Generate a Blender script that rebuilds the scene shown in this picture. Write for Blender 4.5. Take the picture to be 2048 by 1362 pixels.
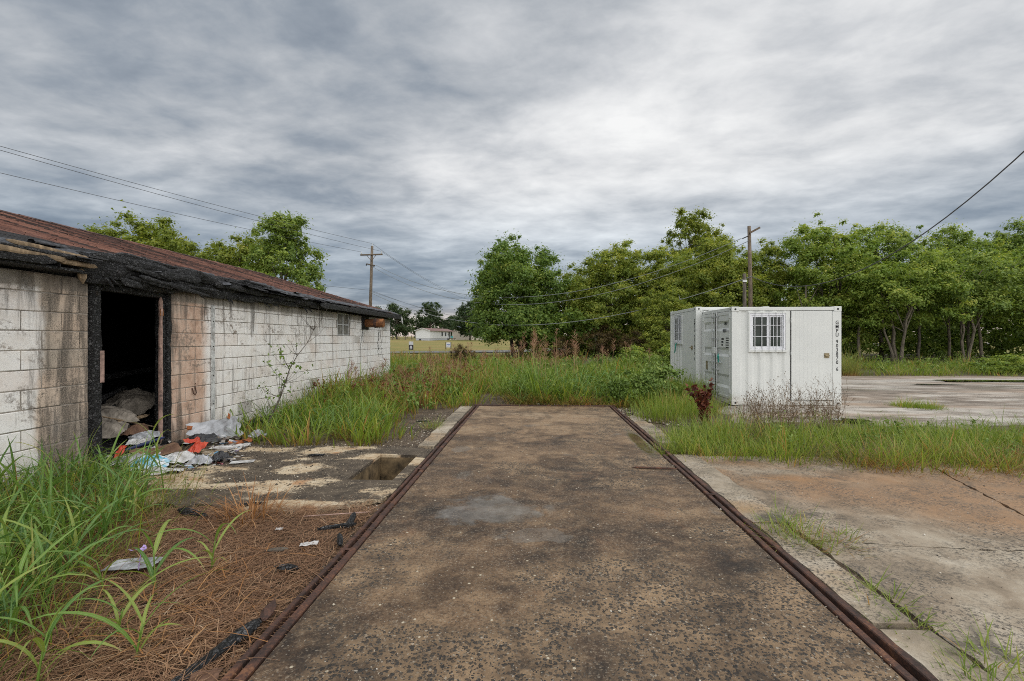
import bpy, math, random
import numpy as np
from mathutils import Vector, Matrix
R = math.radians
scene = bpy.context.scene
for o in list(bpy.data.objects):
    bpy.data.objects.remove(o)

# ------------------------------------------------------------------ camera
cam_data = bpy.data.cameras.new('camera')
cam_data.sensor_width = 36.0
cam_data.lens = 16.5
cam_data.shift_y = -0.0015
cam_data.clip_start = 0.05
cam_data.clip_end = 4000
cam = bpy.data.objects.new('camera', cam_data)
scene.collection.objects.link(cam)
cam.location = (0, 0, 1.54)
cam.rotation_euler = (R(90), 0, R(2.92))
scene.camera = cam

# ------------------------------------------------------------------ exposure
vs = scene.view_settings
vs.view_transform = 'Standard'
vs.look = 'None'
vs.gamma = 1.0
vs.use_curve_mapping = False
vs.exposure = 1.25
scene.render.film_transparent = False
scene.cycles.filter_width = 1.0
scene.cycles.use_denoising = False

# ------------------------------------------------------------------ sun (veiled by overcast: wide and weak)
SUN_EL, SUN_AZ = R(46), R(150)      # azimuth clockwise from +Y
sun_dir = Vector((math.sin(SUN_AZ) * math.cos(SUN_EL), math.cos(SUN_AZ) * math.cos(SUN_EL), math.sin(SUN_EL)))
sun_data = bpy.data.lights.new('sun', 'SUN')
sun_data.energy = 1.5
sun_data.angle = R(125)
sun_data.color = (1.0, 0.965, 0.91)
sun = bpy.data.objects.new('sun', sun_data)
scene.collection.objects.link(sun)
sun.rotation_euler = sun_dir.to_track_quat('Z', 'Y').to_euler()
sun.location = (0, 0, 60)

# ------------------------------------------------------------------ node helpers
def nd(nt, typ, ins=None, **props):
    n = nt.nodes.new(typ)
    for k, v in props.items():
        setattr(n, k, v)
    for k, v in (ins or {}).items():
        if isinstance(v, bpy.types.NodeSocket):
            nt.links.new(v, n.inputs[k])
        elif v is not None:
            if isinstance(v, (tuple, list)) and n.inputs[k].type == 'RGBA' and len(v) == 3:
                v = (*v, 1)
            n.inputs[k].default_value = v
    return n

def noise(nt, vec, scale, detail=4, rough=0.55, dist=0.0):
    return nd(nt, 'ShaderNodeTexNoise', {'Vector': vec, 'Scale': scale, 'Detail': detail, 'Roughness': rough, 'Distortion': dist}).outputs['Fac']

def noisec(nt, vec, scale, detail=3):
    return nd(nt, 'ShaderNodeTexNoise', {'Vector': vec, 'Scale': scale, 'Detail': detail}).outputs['Color']

def voro(nt, vec, scale, out='Distance', feature='F1', rand=1.0):
    return nd(nt, 'ShaderNodeTexVoronoi', {'Vector': vec, 'Scale': scale, 'Randomness': rand}, feature=feature).outputs[out]

def ramp(nt, fac, stops):
    n = nd(nt, 'ShaderNodeValToRGB', {'Fac': fac})
    e = n.color_ramp.elements
    while len(e) < len(stops):
        e.new(0.5)
    for i, (p, c) in enumerate(stops):
        e[i].position = p
        e[i].color = (*c, 1) if len(c) == 3 else c
    return n.outputs['Color']

def mix(nt, fac, a, b, blend='MIX'):
    n = nd(nt, 'ShaderNodeMix', data_type='RGBA', blend_type=blend, clamp_factor=True)
    for i, v in ((0, fac), (6, a), (7, b)):
        if isinstance(v, bpy.types.NodeSocket):
            nt.links.new(v, n.inputs[i])
        else:
            n.inputs[i].default_value = (*v, 1) if isinstance(v, (tuple, list)) else v
    return n.outputs[2]

def ma(nt, op, a, b=0.0, c=0.0):
    n = nd(nt, 'ShaderNodeMath', operation=op)
    for i, v in enumerate((a, b, c)):
        if isinstance(v, bpy.types.NodeSocket):
            nt.links.new(v, n.inputs[i])
        else:
            n.inputs[i].default_value = v
    return n.outputs[0]

def step(nt, x, a, b, lo=0.0, hi=1.0):
    return nd(nt, 'ShaderNodeMapRange', {'Value': x, 'From Min': a, 'From Max': b, 'To Min': lo, 'To Max': hi}, interpolation_type='SMOOTHSTEP').outputs[0]

def mapping(nt, vec, scale=(1, 1, 1), rot=(0, 0, 0), loc=(0, 0, 0)):
    return nd(nt, 'ShaderNodeMapping', {'Vector': vec, 'Scale': scale, 'Rotation': rot, 'Location': loc}).outputs[0]

def position(nt):
    return nd(nt, 'ShaderNodeNewGeometry').outputs['Position']

def xyz(nt, vec):
    s = nd(nt, 'ShaderNodeSeparateXYZ', {'Vector': vec})
    return s.outputs[0], s.outputs[1], s.outputs[2]

def objrand(nt):
    return nd(nt, 'ShaderNodeObjectInfo').outputs['Random']

def attr(nt, name):
    return nd(nt, 'ShaderNodeAttribute', attribute_name=name).outputs['Fac']

def material(name):
    m = bpy.data.materials.new(name)
    m.use_nodes = True
    m.node_tree.nodes.clear()
    return m, m.node_tree

def finish(nt, color, rough=0.8, bump=None, strength=0.3, dist=0.01, metal=0.0, spec=0.4, normal=None, **extra):
    ins = {'Base Color': color, 'Roughness': rough, 'Metallic': metal, 'Specular IOR Level': spec}
    ins.update(extra)
    p = nd(nt, 'ShaderNodeBsdfPrincipled', ins)
    if bump is not None:
        b = nd(nt, 'ShaderNodeBump', {'Height': bump, 'Strength': strength, 'Distance': dist})
        nt.links.new(b.outputs[0], p.inputs['Normal'])
    o = nd(nt, 'ShaderNodeOutputMaterial')
    nt.links.new(p.outputs[0], o.inputs['Surface'])
    return p

# ------------------------------------------------------------------ sky: Nishita under a broken stratocumulus deck
world = bpy.data.worlds.new('World')
scene.world = world
world.use_nodes = True
nt = world.node_tree
nt.nodes.clear()
sky = nd(nt, 'ShaderNodeTexSky', sky_type='NISHITA', sun_disc=False)
sky.sun_elevation = SUN_EL
sky.sun_rotation = SUN_AZ
sky.air_density = 1.2
sky.dust_density = 2.0
skyc = mix(nt, 1.0, sky.outputs[0], (0.07, 0.07, 0.07), 'MULTIPLY')
dirv = nd(nt, 'ShaderNodeTexCoord').outputs['Generated']
dx, dy, dz = xyz(nt, dirv)
zz = ma(nt, 'ADD', ma(nt, 'MAXIMUM', dz, 0.0), 0.12)
u = ma(nt, 'DIVIDE', dx, zz)
v = ma(nt, 'DIVIDE', dy, zz)
deck = nd(nt, 'ShaderNodeCombineXYZ', {'X': u, 'Y': v, 'Z': 0.0}).outputs[0]
d1 = mapping(nt, deck, (0.42, 0.66, 1), (0, 0, R(28)), (20.5,3.1,0))
d2 = mapping(nt, deck, (1.0, 1.35, 1), (0, 0, R(20)), (4.3,1.2,0))
n1 = noise(nt, d1, 1.0, 3, 0.5, 0.2)
n2 = noise(nt, d2, 1.9, 6, 0.55, 0.25)
n3 = noise(nt, mapping(nt, deck, (1.0, 1.25, 1), (0, 0, R(12)), (2, 1, 0)), 6.5, 6, 0.58, 0.3)
cl = ma(nt, 'ADD', ma(nt, 'MULTIPLY', n1, 0.56), ma(nt, 'ADD', ma(nt, 'MULTIPLY', n2, 0.46), ma(nt, 'MULTIPLY', n3, 0.16)))
# the thin, bright part of the deck where light comes through, a broad patch ahead of the yard
gl = nd(nt, 'ShaderNodeVectorMath', {0: dirv, 1: Vector((0.24, 0.88, 0.41)).normalized()}, operation='DOT_PRODUCT').outputs['Value']
glow = step(nt, gl, 0.78, 1.0, 0.0, 0.135)
cl = ma(nt, 'ADD', cl, glow)
cloud = ramp(nt, cl, [(0.48, (0.140, 0.165, 0.200)), (0.56, (0.205, 0.230, 0.262)), (0.63, (0.290, 0.308, 0.330)), (0.70, (0.385, 0.397, 0.412)), (0.78, (0.50, 0.505, 0.51)), (0.88, (0.62, 0.62, 0.615))])
# bluer, thicker band low down, warm slot at the skyline
low = ma(nt, 'MULTIPLY', step(nt, dz, 0.04, 0.12), step(nt, dz, 0.34, 0.13))
cloud = mix(nt, ma(nt, "MULTIPLY", low, 0.8), cloud, mix(nt, 1.0, cloud, (0.72, 0.81, 0.90), 'MULTIPLY'))
warm = step(nt, dz, 0.075, 0.015)
cloud = mix(nt, ma(nt, 'MULTIPLY', warm, 0.75), cloud, (0.58, 0.47, 0.40))
final = mix(nt, 0.94, skyc, cloud)
bg = nd(nt, 'ShaderNodeBackground', {'Color': final, 'Strength': 0.66})
nt.links.new(bg.outputs[0], nd(nt, 'ShaderNodeOutputWorld').inputs['Surface'])

# ------------------------------------------------------------------ object helpers
COL = scene.collection

def link(name, data, parent=None, mat=None, loc=None, rot=None):
    o = bpy.data.objects.new(name, data)
    COL.objects.link(o)
    if parent is not None:
        o.parent = parent
    if mat is not None and data is not None and not data.materials:
        data.materials.append(mat)
    if loc is not None:
        o.location = loc
    if rot is not None:
        o.rotation_euler = rot
    return o

def tag(o, label=None, cat=None, group=None, kind=None):
    if label: o['label'] = label
    if cat: o['category'] = cat
    if group: o['group'] = group
    if kind: o['kind'] = kind
    return o

def thing(name, loc, label, cat, group=None, rz=0.0):
    o = link(name, None, loc=loc, rot=(0, 0, rz))
    o.empty_display_size = 0.2
    return tag(o, label, cat, group)

def copy_tree(o, parent=None):
    c = o.copy()
    COL.objects.link(c)
    c.parent = parent
    for ch in list(o.children):
        copy_tree(ch, c)
    return c

def quadmesh(name, V, F, smooth=False, **attrs):
    V = np.asarray(V, np.float32); F = np.asarray(F, np.int32)
    k = F.shape[1]
    me = bpy.data.meshes.new(name)
    me.vertices.add(len(V)); me.vertices.foreach_set('co', V.ravel())
    me.loops.add(F.size); me.loops.foreach_set('vertex_index', F.ravel())
    me.polygons.add(len(F)); me.polygons.foreach_set('loop_start', np.arange(0, F.size, k, dtype=np.int32))
    me.update(calc_edges=True)
    for an, av in attrs.items():
        a = me.attributes.new(an, 'FLOAT', 'POINT')
        a.data.foreach_set('value', np.asarray(av, np.float32))
    if smooth:
        me.shade_smooth()
    return me

class MB:
    def __init__(self):
        self.v = []; self.f = []
    def add(self, vs, fs):
        b = len(self.v)
        self.v += [tuple(p) for p in vs]
        self.f += [tuple(b + i for i in f) for f in fs]
        return self
    def box(self, x0, x1, y0, y1, z0, z1, jit=0.0, rng=random, M=None):
        vs = [Vector((x, y, z)) for z in (z0, z1) for y in (y0, y1) for x in (x0, x1)]
        if jit:
            vs = [p + Vector((rng.uniform(-jit, jit), rng.uniform(-jit, jit), rng.uniform(-jit, jit))) for p in vs]
        if M is not None:
            vs = [M @ p for p in vs]
        return self.add(vs, [(0, 2, 3, 1), (4, 5, 7, 6), (0, 1, 5, 4), (2, 6, 7, 3), (0, 4, 6, 2), (1, 3, 7, 5)])
    def bevel_box(self, x0, x1, y0, y1, z0, z1, b):
        # box with chamfered edges: 24 verts
        vs = []; idx = {}
        X = (x0, x1); Y = (y0, y1); Z = (z0, z1)
        for i in (0, 1):
            for j in (0, 1):
                for k in (0, 1):
                    sx, sy, sz = (1 - 2 * i) * b, (1 - 2 * j) * b, (1 - 2 * k) * b
                    idx[i, j, k, 0] = len(vs); vs.append((X[i], Y[j] + sy, Z[k] + sz))
                    idx[i, j, k, 1] = len(vs); vs.append((X[i] + sx, Y[j], Z[k] + sz))
                    idx[i, j, k, 2] = len(vs); vs.append((X[i] + sx, Y[j] + sy, Z[k]))
        q = []
        for s in (0, 1):
            a = [idx[s, 0, 0, 0], idx[s, 1, 0, 0], idx[s, 1, 1, 0], idx[s, 0, 1, 0]]
            q.append(a if s else a[::-1])
            a = [idx[0, s, 0, 1], idx[0, s, 1, 1], idx[1, s, 1, 1], idx[1, s, 0, 1]]
            q.append(a if s else a[::-1])
            a = [idx[0, 0, s, 2], idx[1, 0, s, 2], idx[1, 1, s, 2], idx[0, 1, s, 2]]
            q.append(a if s else a[::-1])
        for a in (0, 1):
            for c in (0, 1):
                q.append([idx[0, a, c, 1], idx[0, a, c, 2], idx[1, a, c, 2], idx[1, a, c, 1]])
                q.append([idx[a, 0, c, 0], idx[a, 0, c, 2], idx[a, 1, c, 2], idx[a, 1, c, 0]])
                q.append([idx[a, c, 0, 0], idx[a, c, 0, 1], idx[a, c, 1, 1], idx[a, c, 1, 0]])
        for i in (0, 1):
            for j in (0, 1):
                for k in (0, 1):
                    q.append([idx[i, j, k, 0], idx[i, j, k, 1], idx[i, j, k, 2]])
        return self.add(vs, q)
    def tube(self, pts, rad, n=6, cap=True):
        pts = [Vector(p) for p in pts]
        if not isinstance(rad, (list, tuple, np.ndarray)):
            rad = [rad] * len(pts)
        base = len(self.v); up = Vector((0, 0, 1)); prev = None
        for i, p in enumerate(pts):
            t = (pts[min(i + 1, len(pts) - 1)] - pts[max(i - 1, 0)]).normalized()
            s = prev - t * prev.dot(t) if prev is not None else t.cross(up if abs(t.z) < 0.95 else Vector((1, 0, 0)))
            s.normalize(); prev = s
            w = t.cross(s)
            for k in range(n):
                a = 2 * math.pi * k / n
                self.v.append(tuple(p + (s * math.cos(a) + w * math.sin(a)) * rad[i]))
        for i in range(len(pts) - 1):
            for k in range(n):
                a = base + i * n + k; b = base + i * n + (k + 1) % n
                self.f.append((a, b, b + n, a + n))
        if cap:
            self.f.append(tuple(base + k for k in range(n))[::-1])
            self.f.append(tuple(base + (len(pts) - 1) * n + k for k in range(n)))
        return self
    def prism(self, poly, z0, z1):
        n = len(poly); b = len(self.v)
        self.v += [(x, y, z0) for x, y in poly] + [(x, y, z1) for x, y in poly]
        self.f.append(tuple(b + i for i in range(n))[::-1]); self.f.append(tuple(b + n + i for i in range(n)))
        for i in range(n):
            j = (i + 1) % n
            self.f.append((b + i, b + j, b + n + j, b + n + i))
        return self
    def mesh(self, name, mat=None, smooth=False):
        me = bpy.data.meshes.new(name)
        me.from_pydata(self.v, [], self.f)
        me.update()
        if mat is not None:
            me.materials.append(mat)
        if smooth:
            me.shade_smooth()
        return me
    def build(self, name, mat, parent=None, loc=None, rot=None, smooth=False):
        return link(name, self.mesh(name, mat, smooth), parent, loc=loc, rot=rot)

def in_poly(rng, poly, n):
    P = np.array(poly, float)
    lo, hi = P.min(0), P.max(0)
    out = []; tot = 0
    while tot < n:
        q = rng.uniform(lo, hi, (n * 2 + 50, 2))
        c = np.zeros(len(q), bool)
        j = len(P) - 1
        for i in range(len(P)):
            cond = ((P[i, 1] > q[:, 1]) != (P[j, 1] > q[:, 1])) & (q[:, 0] < (P[j, 0] - P[i, 0]) * (q[:, 1] - P[i, 1]) / (P[j, 1] - P[i, 1] + 1e-12) + P[i, 0])
            c ^= cond
            j = i
        q = q[c]; out.append(q); tot += len(q)
    return np.concatenate(out)[:n]

_w = np.random.default_rng(5).uniform(-1, 1, (14, 4))
def wob(x, y, s=1.0):
    """smooth numpy noise, about -1..1"""
    x = np.asarray(x, float) * s; y = np.asarray(y, float) * s
    r = 0
    for i, (a, b, c, d) in enumerate(_w):
        k = 1 + i * 0.45
        r = r + np.sin(x * a * k * 1.7 + y * b * k * 1.7 + c * 7 + d) / (1 + 0.35 * i)
    return r / 2.6

def sstep(x, a, b):
    t = np.clip((np.asarray(x, float) - a) / (b - a), 0, 1)
    return t * t * (3 - 2 * t)

def H(x, y):
    """terrain height"""
    x = np.asarray(x, float); y = np.asarray(y, float)
    h = -0.03 + 0.0 * x
    far = sstep(y, 11.5, 14)
    h = h + 0.018 * wob(x, y, 1.3) * (0.5 + far)
    h = h + 0.15 * sstep(y, 11.2, 12.9) * sstep(x, 1.0, 4.0)
    h = h + 0.12 * sstep(y, 17, 24) * sstep(x, -3, 4)
    h = h + 0.55 * sstep(y, 56, 90) + 0.75 * sstep(y, 85, 130) + 2.5 * sstep(y, 130, 420)
    return h

# ------------------------------------------------------------------ materials
def mat_ground():
    m, nt = material('ground_soil')
    p = position(nt); x, y, z = xyz(nt, p)
    big = noise(nt, p, 0.9, 5); mid = noise(nt, p, 5, 5, 0.6); fine = noise(nt, p, 60, 3, 0.7)
    soil = ramp(nt, ma(nt, 'ADD', ma(nt, 'MULTIPLY', mid, 0.6), ma(nt, 'MULTIPLY', big, 0.4)),
                [(0.32, (0.030, 0.022, 0.016)), (0.48, (0.075, 0.052, 0.034)), (0.62, (0.13, 0.095, 0.062)), (0.75, (0.19, 0.15, 0.10))])
    soil = mix(nt, step(nt, fine, 0.55, 0.75), soil, (0.20, 0.17, 0.13))
    peb = voro(nt, p, 42)
    pc = voro(nt, p, 42, 'Color')
    pr = nd(nt, 'ShaderNodeSeparateColor', {'Color': pc}).outputs[0]
    soil = mix(nt, ma(nt, 'MULTIPLY', step(nt, peb, 0.30, 0.2), step(nt, pr, 0.62, 0.7)), soil, (0.36, 0.31, 0.24))
    soil = mix(nt, ma(nt, 'MULTIPLY', step(nt, peb, 0.33, 0.25), step(nt, pr, 0.22, 0.16)), soil, (0.02, 0.019, 0.018))
    moss = mix(nt, mid, (0.045, 0.055, 0.018), (0.10, 0.10, 0.04))
    farm = step(nt, y, 12, 16)
    grassy = mix(nt, step(nt, big, 0.35, 0.6), moss, soil)
    c = mix(nt, farm, soil, grassy)
    # mown field beyond the road, straw-coloured with green drifts
    f1 = noise(nt, mapping(nt, p, (0.05, 0.22, 1)), 1.6, 5, 0.6)
    f2 = noise(nt, mapping(nt, p, (1.2, 3.5, 1)), 1.4, 4, 0.7)
    fld = ramp(nt, ma(nt, 'ADD', ma(nt, 'MULTIPLY', f1, 0.65), ma(nt, 'MULTIPLY', f2, 0.35)),
               [(0.36, (0.11, 0.13, 0.03)), (0.50, (0.23, 0.20, 0.055)), (0.60, (0.29, 0.20, 0.075)), (0.70, (0.19, 0.19, 0.05))])
    c = mix(nt, step(nt, y, 40, 48), c, fld)
    finish(nt, c, 0.92, ma(nt, 'ADD', fine, ma(nt, 'MULTIPLY', step(nt, peb, 0.4, 0.0), 0.8)), 0.6, 0.012)
    return m

def pebbled(nt, p, scale):
    d = voro(nt, p, scale)
    r = nd(nt, 'ShaderNodeSeparateColor', {'Color': voro(nt, p, scale, 'Color')})
    return d, r.outputs[0], r.outputs[1]

def blob(nt, p, cx, cy, rx, ry, wx=0.35, sc=3.2):
    """soft irregular patch of its own shape round a place on the slab"""
    x, y, z = xyz(nt, p)
    n = noise(nt, p, sc, 4, 0.6)
    dx = ma(nt, 'DIVIDE', ma(nt, 'SUBTRACT', x, cx), rx); dy = ma(nt, 'DIVIDE', ma(nt, 'SUBTRACT', y, cy), ry)
    d = ma(nt, 'SQRT', ma(nt, 'ADD', ma(nt, 'MULTIPLY', dx, dx), ma(nt, 'MULTIPLY', dy, dy)))
    d = ma(nt, 'ADD', d, ma(nt, 'MULTIPLY', ma(nt, 'SUBTRACT', n, 0.5), wx * 6))
    return d

def mat_deck():
    m, nt = material('weighbridge_concrete')
    p = position(nt); x, y, z = xyz(nt, p)
    big = noise(nt, mapping(nt, p, (0.8, 1.1, 1), loc=(4.3, 1.7, 0)), 0.9, 5, 0.6, 0.3)
    mid = noise(nt, p, 4.5, 6, 0.65, 0.4)
    fine = noise(nt, p, 55, 4, 0.75)
    vfine = noise(nt, p, 240, 2, 0.7)
    tone = ma(nt, 'ADD', ma(nt, 'MULTIPLY', big, 0.55), ma(nt, 'MULTIPLY', mid, 0.45))
    tone = ma(nt, 'ADD', tone, step(nt, y, 5.0, 9.0, 0.0, 0.15))
    c = ramp(nt, tone, [(0.36, (0.034, 0.024, 0.016)), (0.46, (0.088, 0.055, 0.032)), (0.55, (0.178, 0.112, 0.062)), (0.65, (0.28, 0.185, 0.105)), (0.76, (0.34, 0.25, 0.16))])
    c = mix(nt, step(nt, noise(nt, p, 1.9, 4, 0.6, 0.5), 0.60, 0.72, 0, 0.55), c, (0.185, 0.172, 0.15))
    c = mix(nt, step(nt, noise(nt, mapping(nt, p, loc=(9, 2, 0)), 2.6, 4, 0.6, 0.8), 0.60, 0.70, 0, 0.45), c, (0.24, 0.135, 0.07))
    c = mix(nt, step(nt, fine, 0.53, 0.63, 0, 0.8), c, mix(nt, 1.0, c, (0.36, 0.34, 0.33), 'MULTIPLY'))
    c = mix(nt, step(nt, fine, 0.46, 0.36, 0, 0.6), c, (0.31, 0.245, 0.17))
    c = mix(nt, step(nt, noise(nt, p, 1.4, 6, 0.7, 0.7), 0.48, 0.60, 0, 0.72), c, mix(nt, 1.0, c, (0.38, 0.35, 0.32), 'MULTIPLY'))
    # exposed dark aggregate where the skin of the slab has worn off
    pw = nd(nt, 'ShaderNodeVectorMath', {0: p, 1: nd(nt, 'ShaderNodeVectorMath', {0: noisec(nt, p, 60, 2), 1: (0.020, 0.020, 0.0)}, operation='MULTIPLY').outputs[0]}, operation='ADD').outputs[0]
    worn = step(nt, ma(nt, 'ADD', noise(nt, mapping(nt, p, loc=(1.1, 6.2, 0)), 1.0, 6, 0.66, 0.5), ma(nt, 'ADD', step(nt, y, 4.6, 1.6, 0.0, 0.11), step(nt, x, -1.0, 1.2, -0.05, 0.03))), 0.50, 0.60)
    d, r1, r2 = pebbled(nt, pw, 46)
    stone = ma(nt, 'MULTIPLY', step(nt, ma(nt, 'ADD', d, ma(nt, 'MULTIPLY', r2, 0.16)), 0.60, 0.46), step(nt, ma(nt, 'ADD', r1, ma(nt, 'MULTIPLY', ma(nt, 'SUBTRACT', noise(nt, p, 2.7, 4, 0.7), 0.5), 1.5)), 0.34, 0.42))
    db, b1, b2 = pebbled(nt, pw, 82)
    stoneb = ma(nt, 'MULTIPLY', step(nt, db, 0.46, 0.36), step(nt, b1, 0.45, 0.50))
    sc = ramp(nt, r2, [(0.0, (0.020, 0.019, 0.018)), (0.5, (0.040, 0.036, 0.031)), (0.68, (0.075, 0.058, 0.042)), (0.82, (0.15, 0.11, 0.075)), (0.94, (0.24, 0.19, 0.135)), (1.0, (0.40, 0.36, 0.30))])
    scb = ramp(nt, b2, [(0.0, (0.018, 0.018, 0.018)), (0.6, (0.035, 0.030, 0.026)), (0.8, (0.20, 0.15, 0.10)), (1.0, (0.38, 0.33, 0.26))])
    bare = ramp(nt, mid, [(0.34, (0.095, 0.062, 0.036)), (0.5, (0.20, 0.135, 0.078)), (0.64, (0.33, 0.225, 0.13))])
    c = mix(nt, ma(nt, 'MULTIPLY', worn, 0.8), c, bare)
    c = mix(nt, ma(nt, 'MULTIPLY', ma(nt, 'MAXIMUM', worn, 0.42), stoneb), c, scb)
    c = mix(nt, ma(nt, 'MULTIPLY', ma(nt, 'MULTIPLY', worn, stone), step(nt, fine, 0.35, 0.55, 0.55, 0.95)), c, sc)
    d2, q1, q2 = pebbled(nt, p, 78)
    c = mix(nt, ma(nt, 'MULTIPLY', step(nt, d2, 0.34, 0.22), step(nt, q1, 0.80, 0.84)), c, mix(nt, q2, (0.03, 0.03, 0.03), (0.34, 0.30, 0.24)))
    d3, s1, s2 = pebbled(nt, p, 17)
    c = mix(nt, ma(nt, 'MULTIPLY', step(nt, d3, 0.16, 0.12), step(nt, s1, 0.86, 0.87)), c, (0.5, 0.44, 0.33))
    pk = nd(nt, 'ShaderNodeVectorMath', {0: mapping(nt, p, (0.42, 0.8, 1), loc=(0.4, 0.3, 0)), 1: nd(nt, 'ShaderNodeVectorMath', {0: noisec(nt, p, 4, 5), 1: (0.32, 0.32, 0.0)}, operation='MULTIPLY').outputs[0]}, operation='ADD').outputs[0]
    crack = voro(nt, pk, 0.8, 'Distance', 'DISTANCE_TO_EDGE')
    ck = ma(nt, 'MULTIPLY', step(nt, crack, 0.010, 0.003), step(nt, noise(nt, p, 1.1, 3), 0.45, 0.55))
    c = mix(nt, ma(nt, 'MULTIPLY', ck, 0.45), c, (0.025, 0.019, 0.015))
    c = mix(nt, ma(nt, 'MULTIPLY', step(nt, crack, 0.10, 0.0), step(nt, noise(nt, p, 2.3, 5, 0.7), 0.42, 0.6, 0, 0.6)), c, mix(nt, 1.0, c, (0.45, 0.42, 0.40), 'MULTIPLY'))
    # smooth wet patches, greyer in colour and lower in roughness
    skin = step(nt, blob(nt, p, -0.40, 4.15, 0.40, 0.36, 0.42, 3.6), 1.15, 0.75)
    skin2 = step(nt, blob(nt, p, 0.02, 3.62, 0.25, 0.13, 0.3, 5), 1.03, 0.95)
    skin3 = step(nt, blob(nt, p, -1.02, 6.4, 0.12, 0.2, 0.2, 5), 1.03, 0.95)
    sk = ma(nt, 'MAXIMUM', skin, ma(nt, 'MULTIPLY', ma(nt, 'MAXIMUM', skin2, skin3), 0.6))
    skc = ramp(nt, noise(nt, p, 6, 6, 0.7), [(0.35, (0.075, 0.064, 0.052)), (0.52, (0.13, 0.115, 0.097)), (0.66, (0.20, 0.185, 0.165))])
    c = mix(nt, ma(nt, 'MULTIPLY', sk, step(nt, mid, 0.36, 0.55, 0.2, 0.8)), c, skc)
    # standing damp along the right-hand rail
    wet = step(nt, blob(nt, p, 1.52, 7.0, 0.12, 0.9, 0.14, 2.5), 1.3, 0.6)
    dampn = step(nt, noise(nt, mapping(nt, p, (0.7, 1.6, 1), loc=(2, 2, 0)), 1.7, 4), 0.60, 0.7)
    c = mix(nt, ma(nt, 'MULTIPLY', wet, 0.45), c, (0.045, 0.036, 0.024))
    rough = mix(nt, sk, (0.72, 0.72, 0.72), (0.34, 0.34, 0.34))
    rough = mix(nt, ma(nt, 'MULTIPLY', dampn, 0.35), rough, (0.34, 0.34, 0.34))
    rough = mix(nt, wet, rough, (0.06, 0.06, 0.06))
    hgt = ma(nt, 'ADD', ma(nt, 'MULTIPLY', fine, 0.8), ma(nt, 'MULTIPLY', vfine, 0.25))
    hgt = ma(nt, 'ADD', hgt, ma(nt, 'MULTIPLY', ma(nt, 'MULTIPLY', worn, stone), 0.9))
    hgt = ma(nt, 'ADD', hgt, ma(nt, 'MULTIPLY', mid, 1.2))
    hgt = ma(nt, 'MULTIPLY', hgt, ma(nt, 'SUBTRACT', 1.0, ma(nt, 'MAXIMUM', wet, ma(nt, 'MULTIPLY', sk, 0.75))))
    finish(nt, c, rough, hgt, 0.75, 0.012, spec=0.45)
    return m

def mat_concrete(name, stops, rusty=None, wetness=0.7, stain=(0.30, 0.165, 0.075), stain_at=(0.52, 0.68), dark=0.5, streak=(1, 1, 1), seed=0.0):
    m, nt = material(name)
    p = mapping(nt, position(nt), loc=(seed, seed * 0.7, 0))
    ps = mapping(nt, p, streak)
    big = noise(nt, ps, 0.55, 5, 0.55, 0.3)
    mid = noise(nt, ps, 3.2, 6, 0.65, 0.3)
    fine = noise(nt, p, 48, 4, 0.75)
    c = ramp(nt, ma(nt, 'ADD', ma(nt, 'MULTIPLY', big, 0.45), ma(nt, 'MULTIPLY', mid, 0.55)), stops)
    c = mix(nt, step(nt, noise(nt, mapping(nt, ps, (0.35, 0.8, 1), (0, 0, R(-24)), (3, 8, 0)), 1.0, 4, 0.55, 0.2), stain_at[0], stain_at[1], 0, 0.8), c, stain)
    if rusty:
        rb = step(nt, blob(nt, position(nt), *rusty), 1.25, 0.55, 0, 0.85)
        c = mix(nt, ma(nt, 'MULTIPLY', rb, step(nt, mid, 0.3, 0.6, 0.55, 1.0)), c, mix(nt, mid, (0.19, 0.095, 0.04), (0.36, 0.205, 0.10)))
    # black lichen freckles and grime
    li = ma(nt, 'MULTIPLY', step(nt, fine, 0.48, 0.60), step(nt, noise(nt, p, 1.3, 5, 0.65), 0.36, 0.58))
    c = mix(nt, ma(nt, 'MULTIPLY', li, dark), c, (0.055, 0.05, 0.043))
    c = mix(nt, step(nt, noise(nt, ps, 1.7, 5, 0.65, 0.6), 0.58, 0.70, 0, dark * 0.9), c, (0.075, 0.065, 0.052))
    d, r1, r2 = pebbled(nt, p, 60)
    c = mix(nt, ma(nt, 'MULTIPLY', step(nt, d, 0.3, 0.2), step(nt, r1, 0.86, 0.9)), c, mix(nt, r2, (0.04, 0.04, 0.04), (0.5, 0.46, 0.4)))
    rgh = step(nt, noise(nt, ps, 0.9, 4, 0.6), 0.50, 0.62, 0.84, wetness)
    finish(nt, c, rgh, ma(nt, 'ADD', fine, ma(nt, 'MULTIPLY', mid, 1.5)), 0.5, 0.01)
    return m

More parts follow.
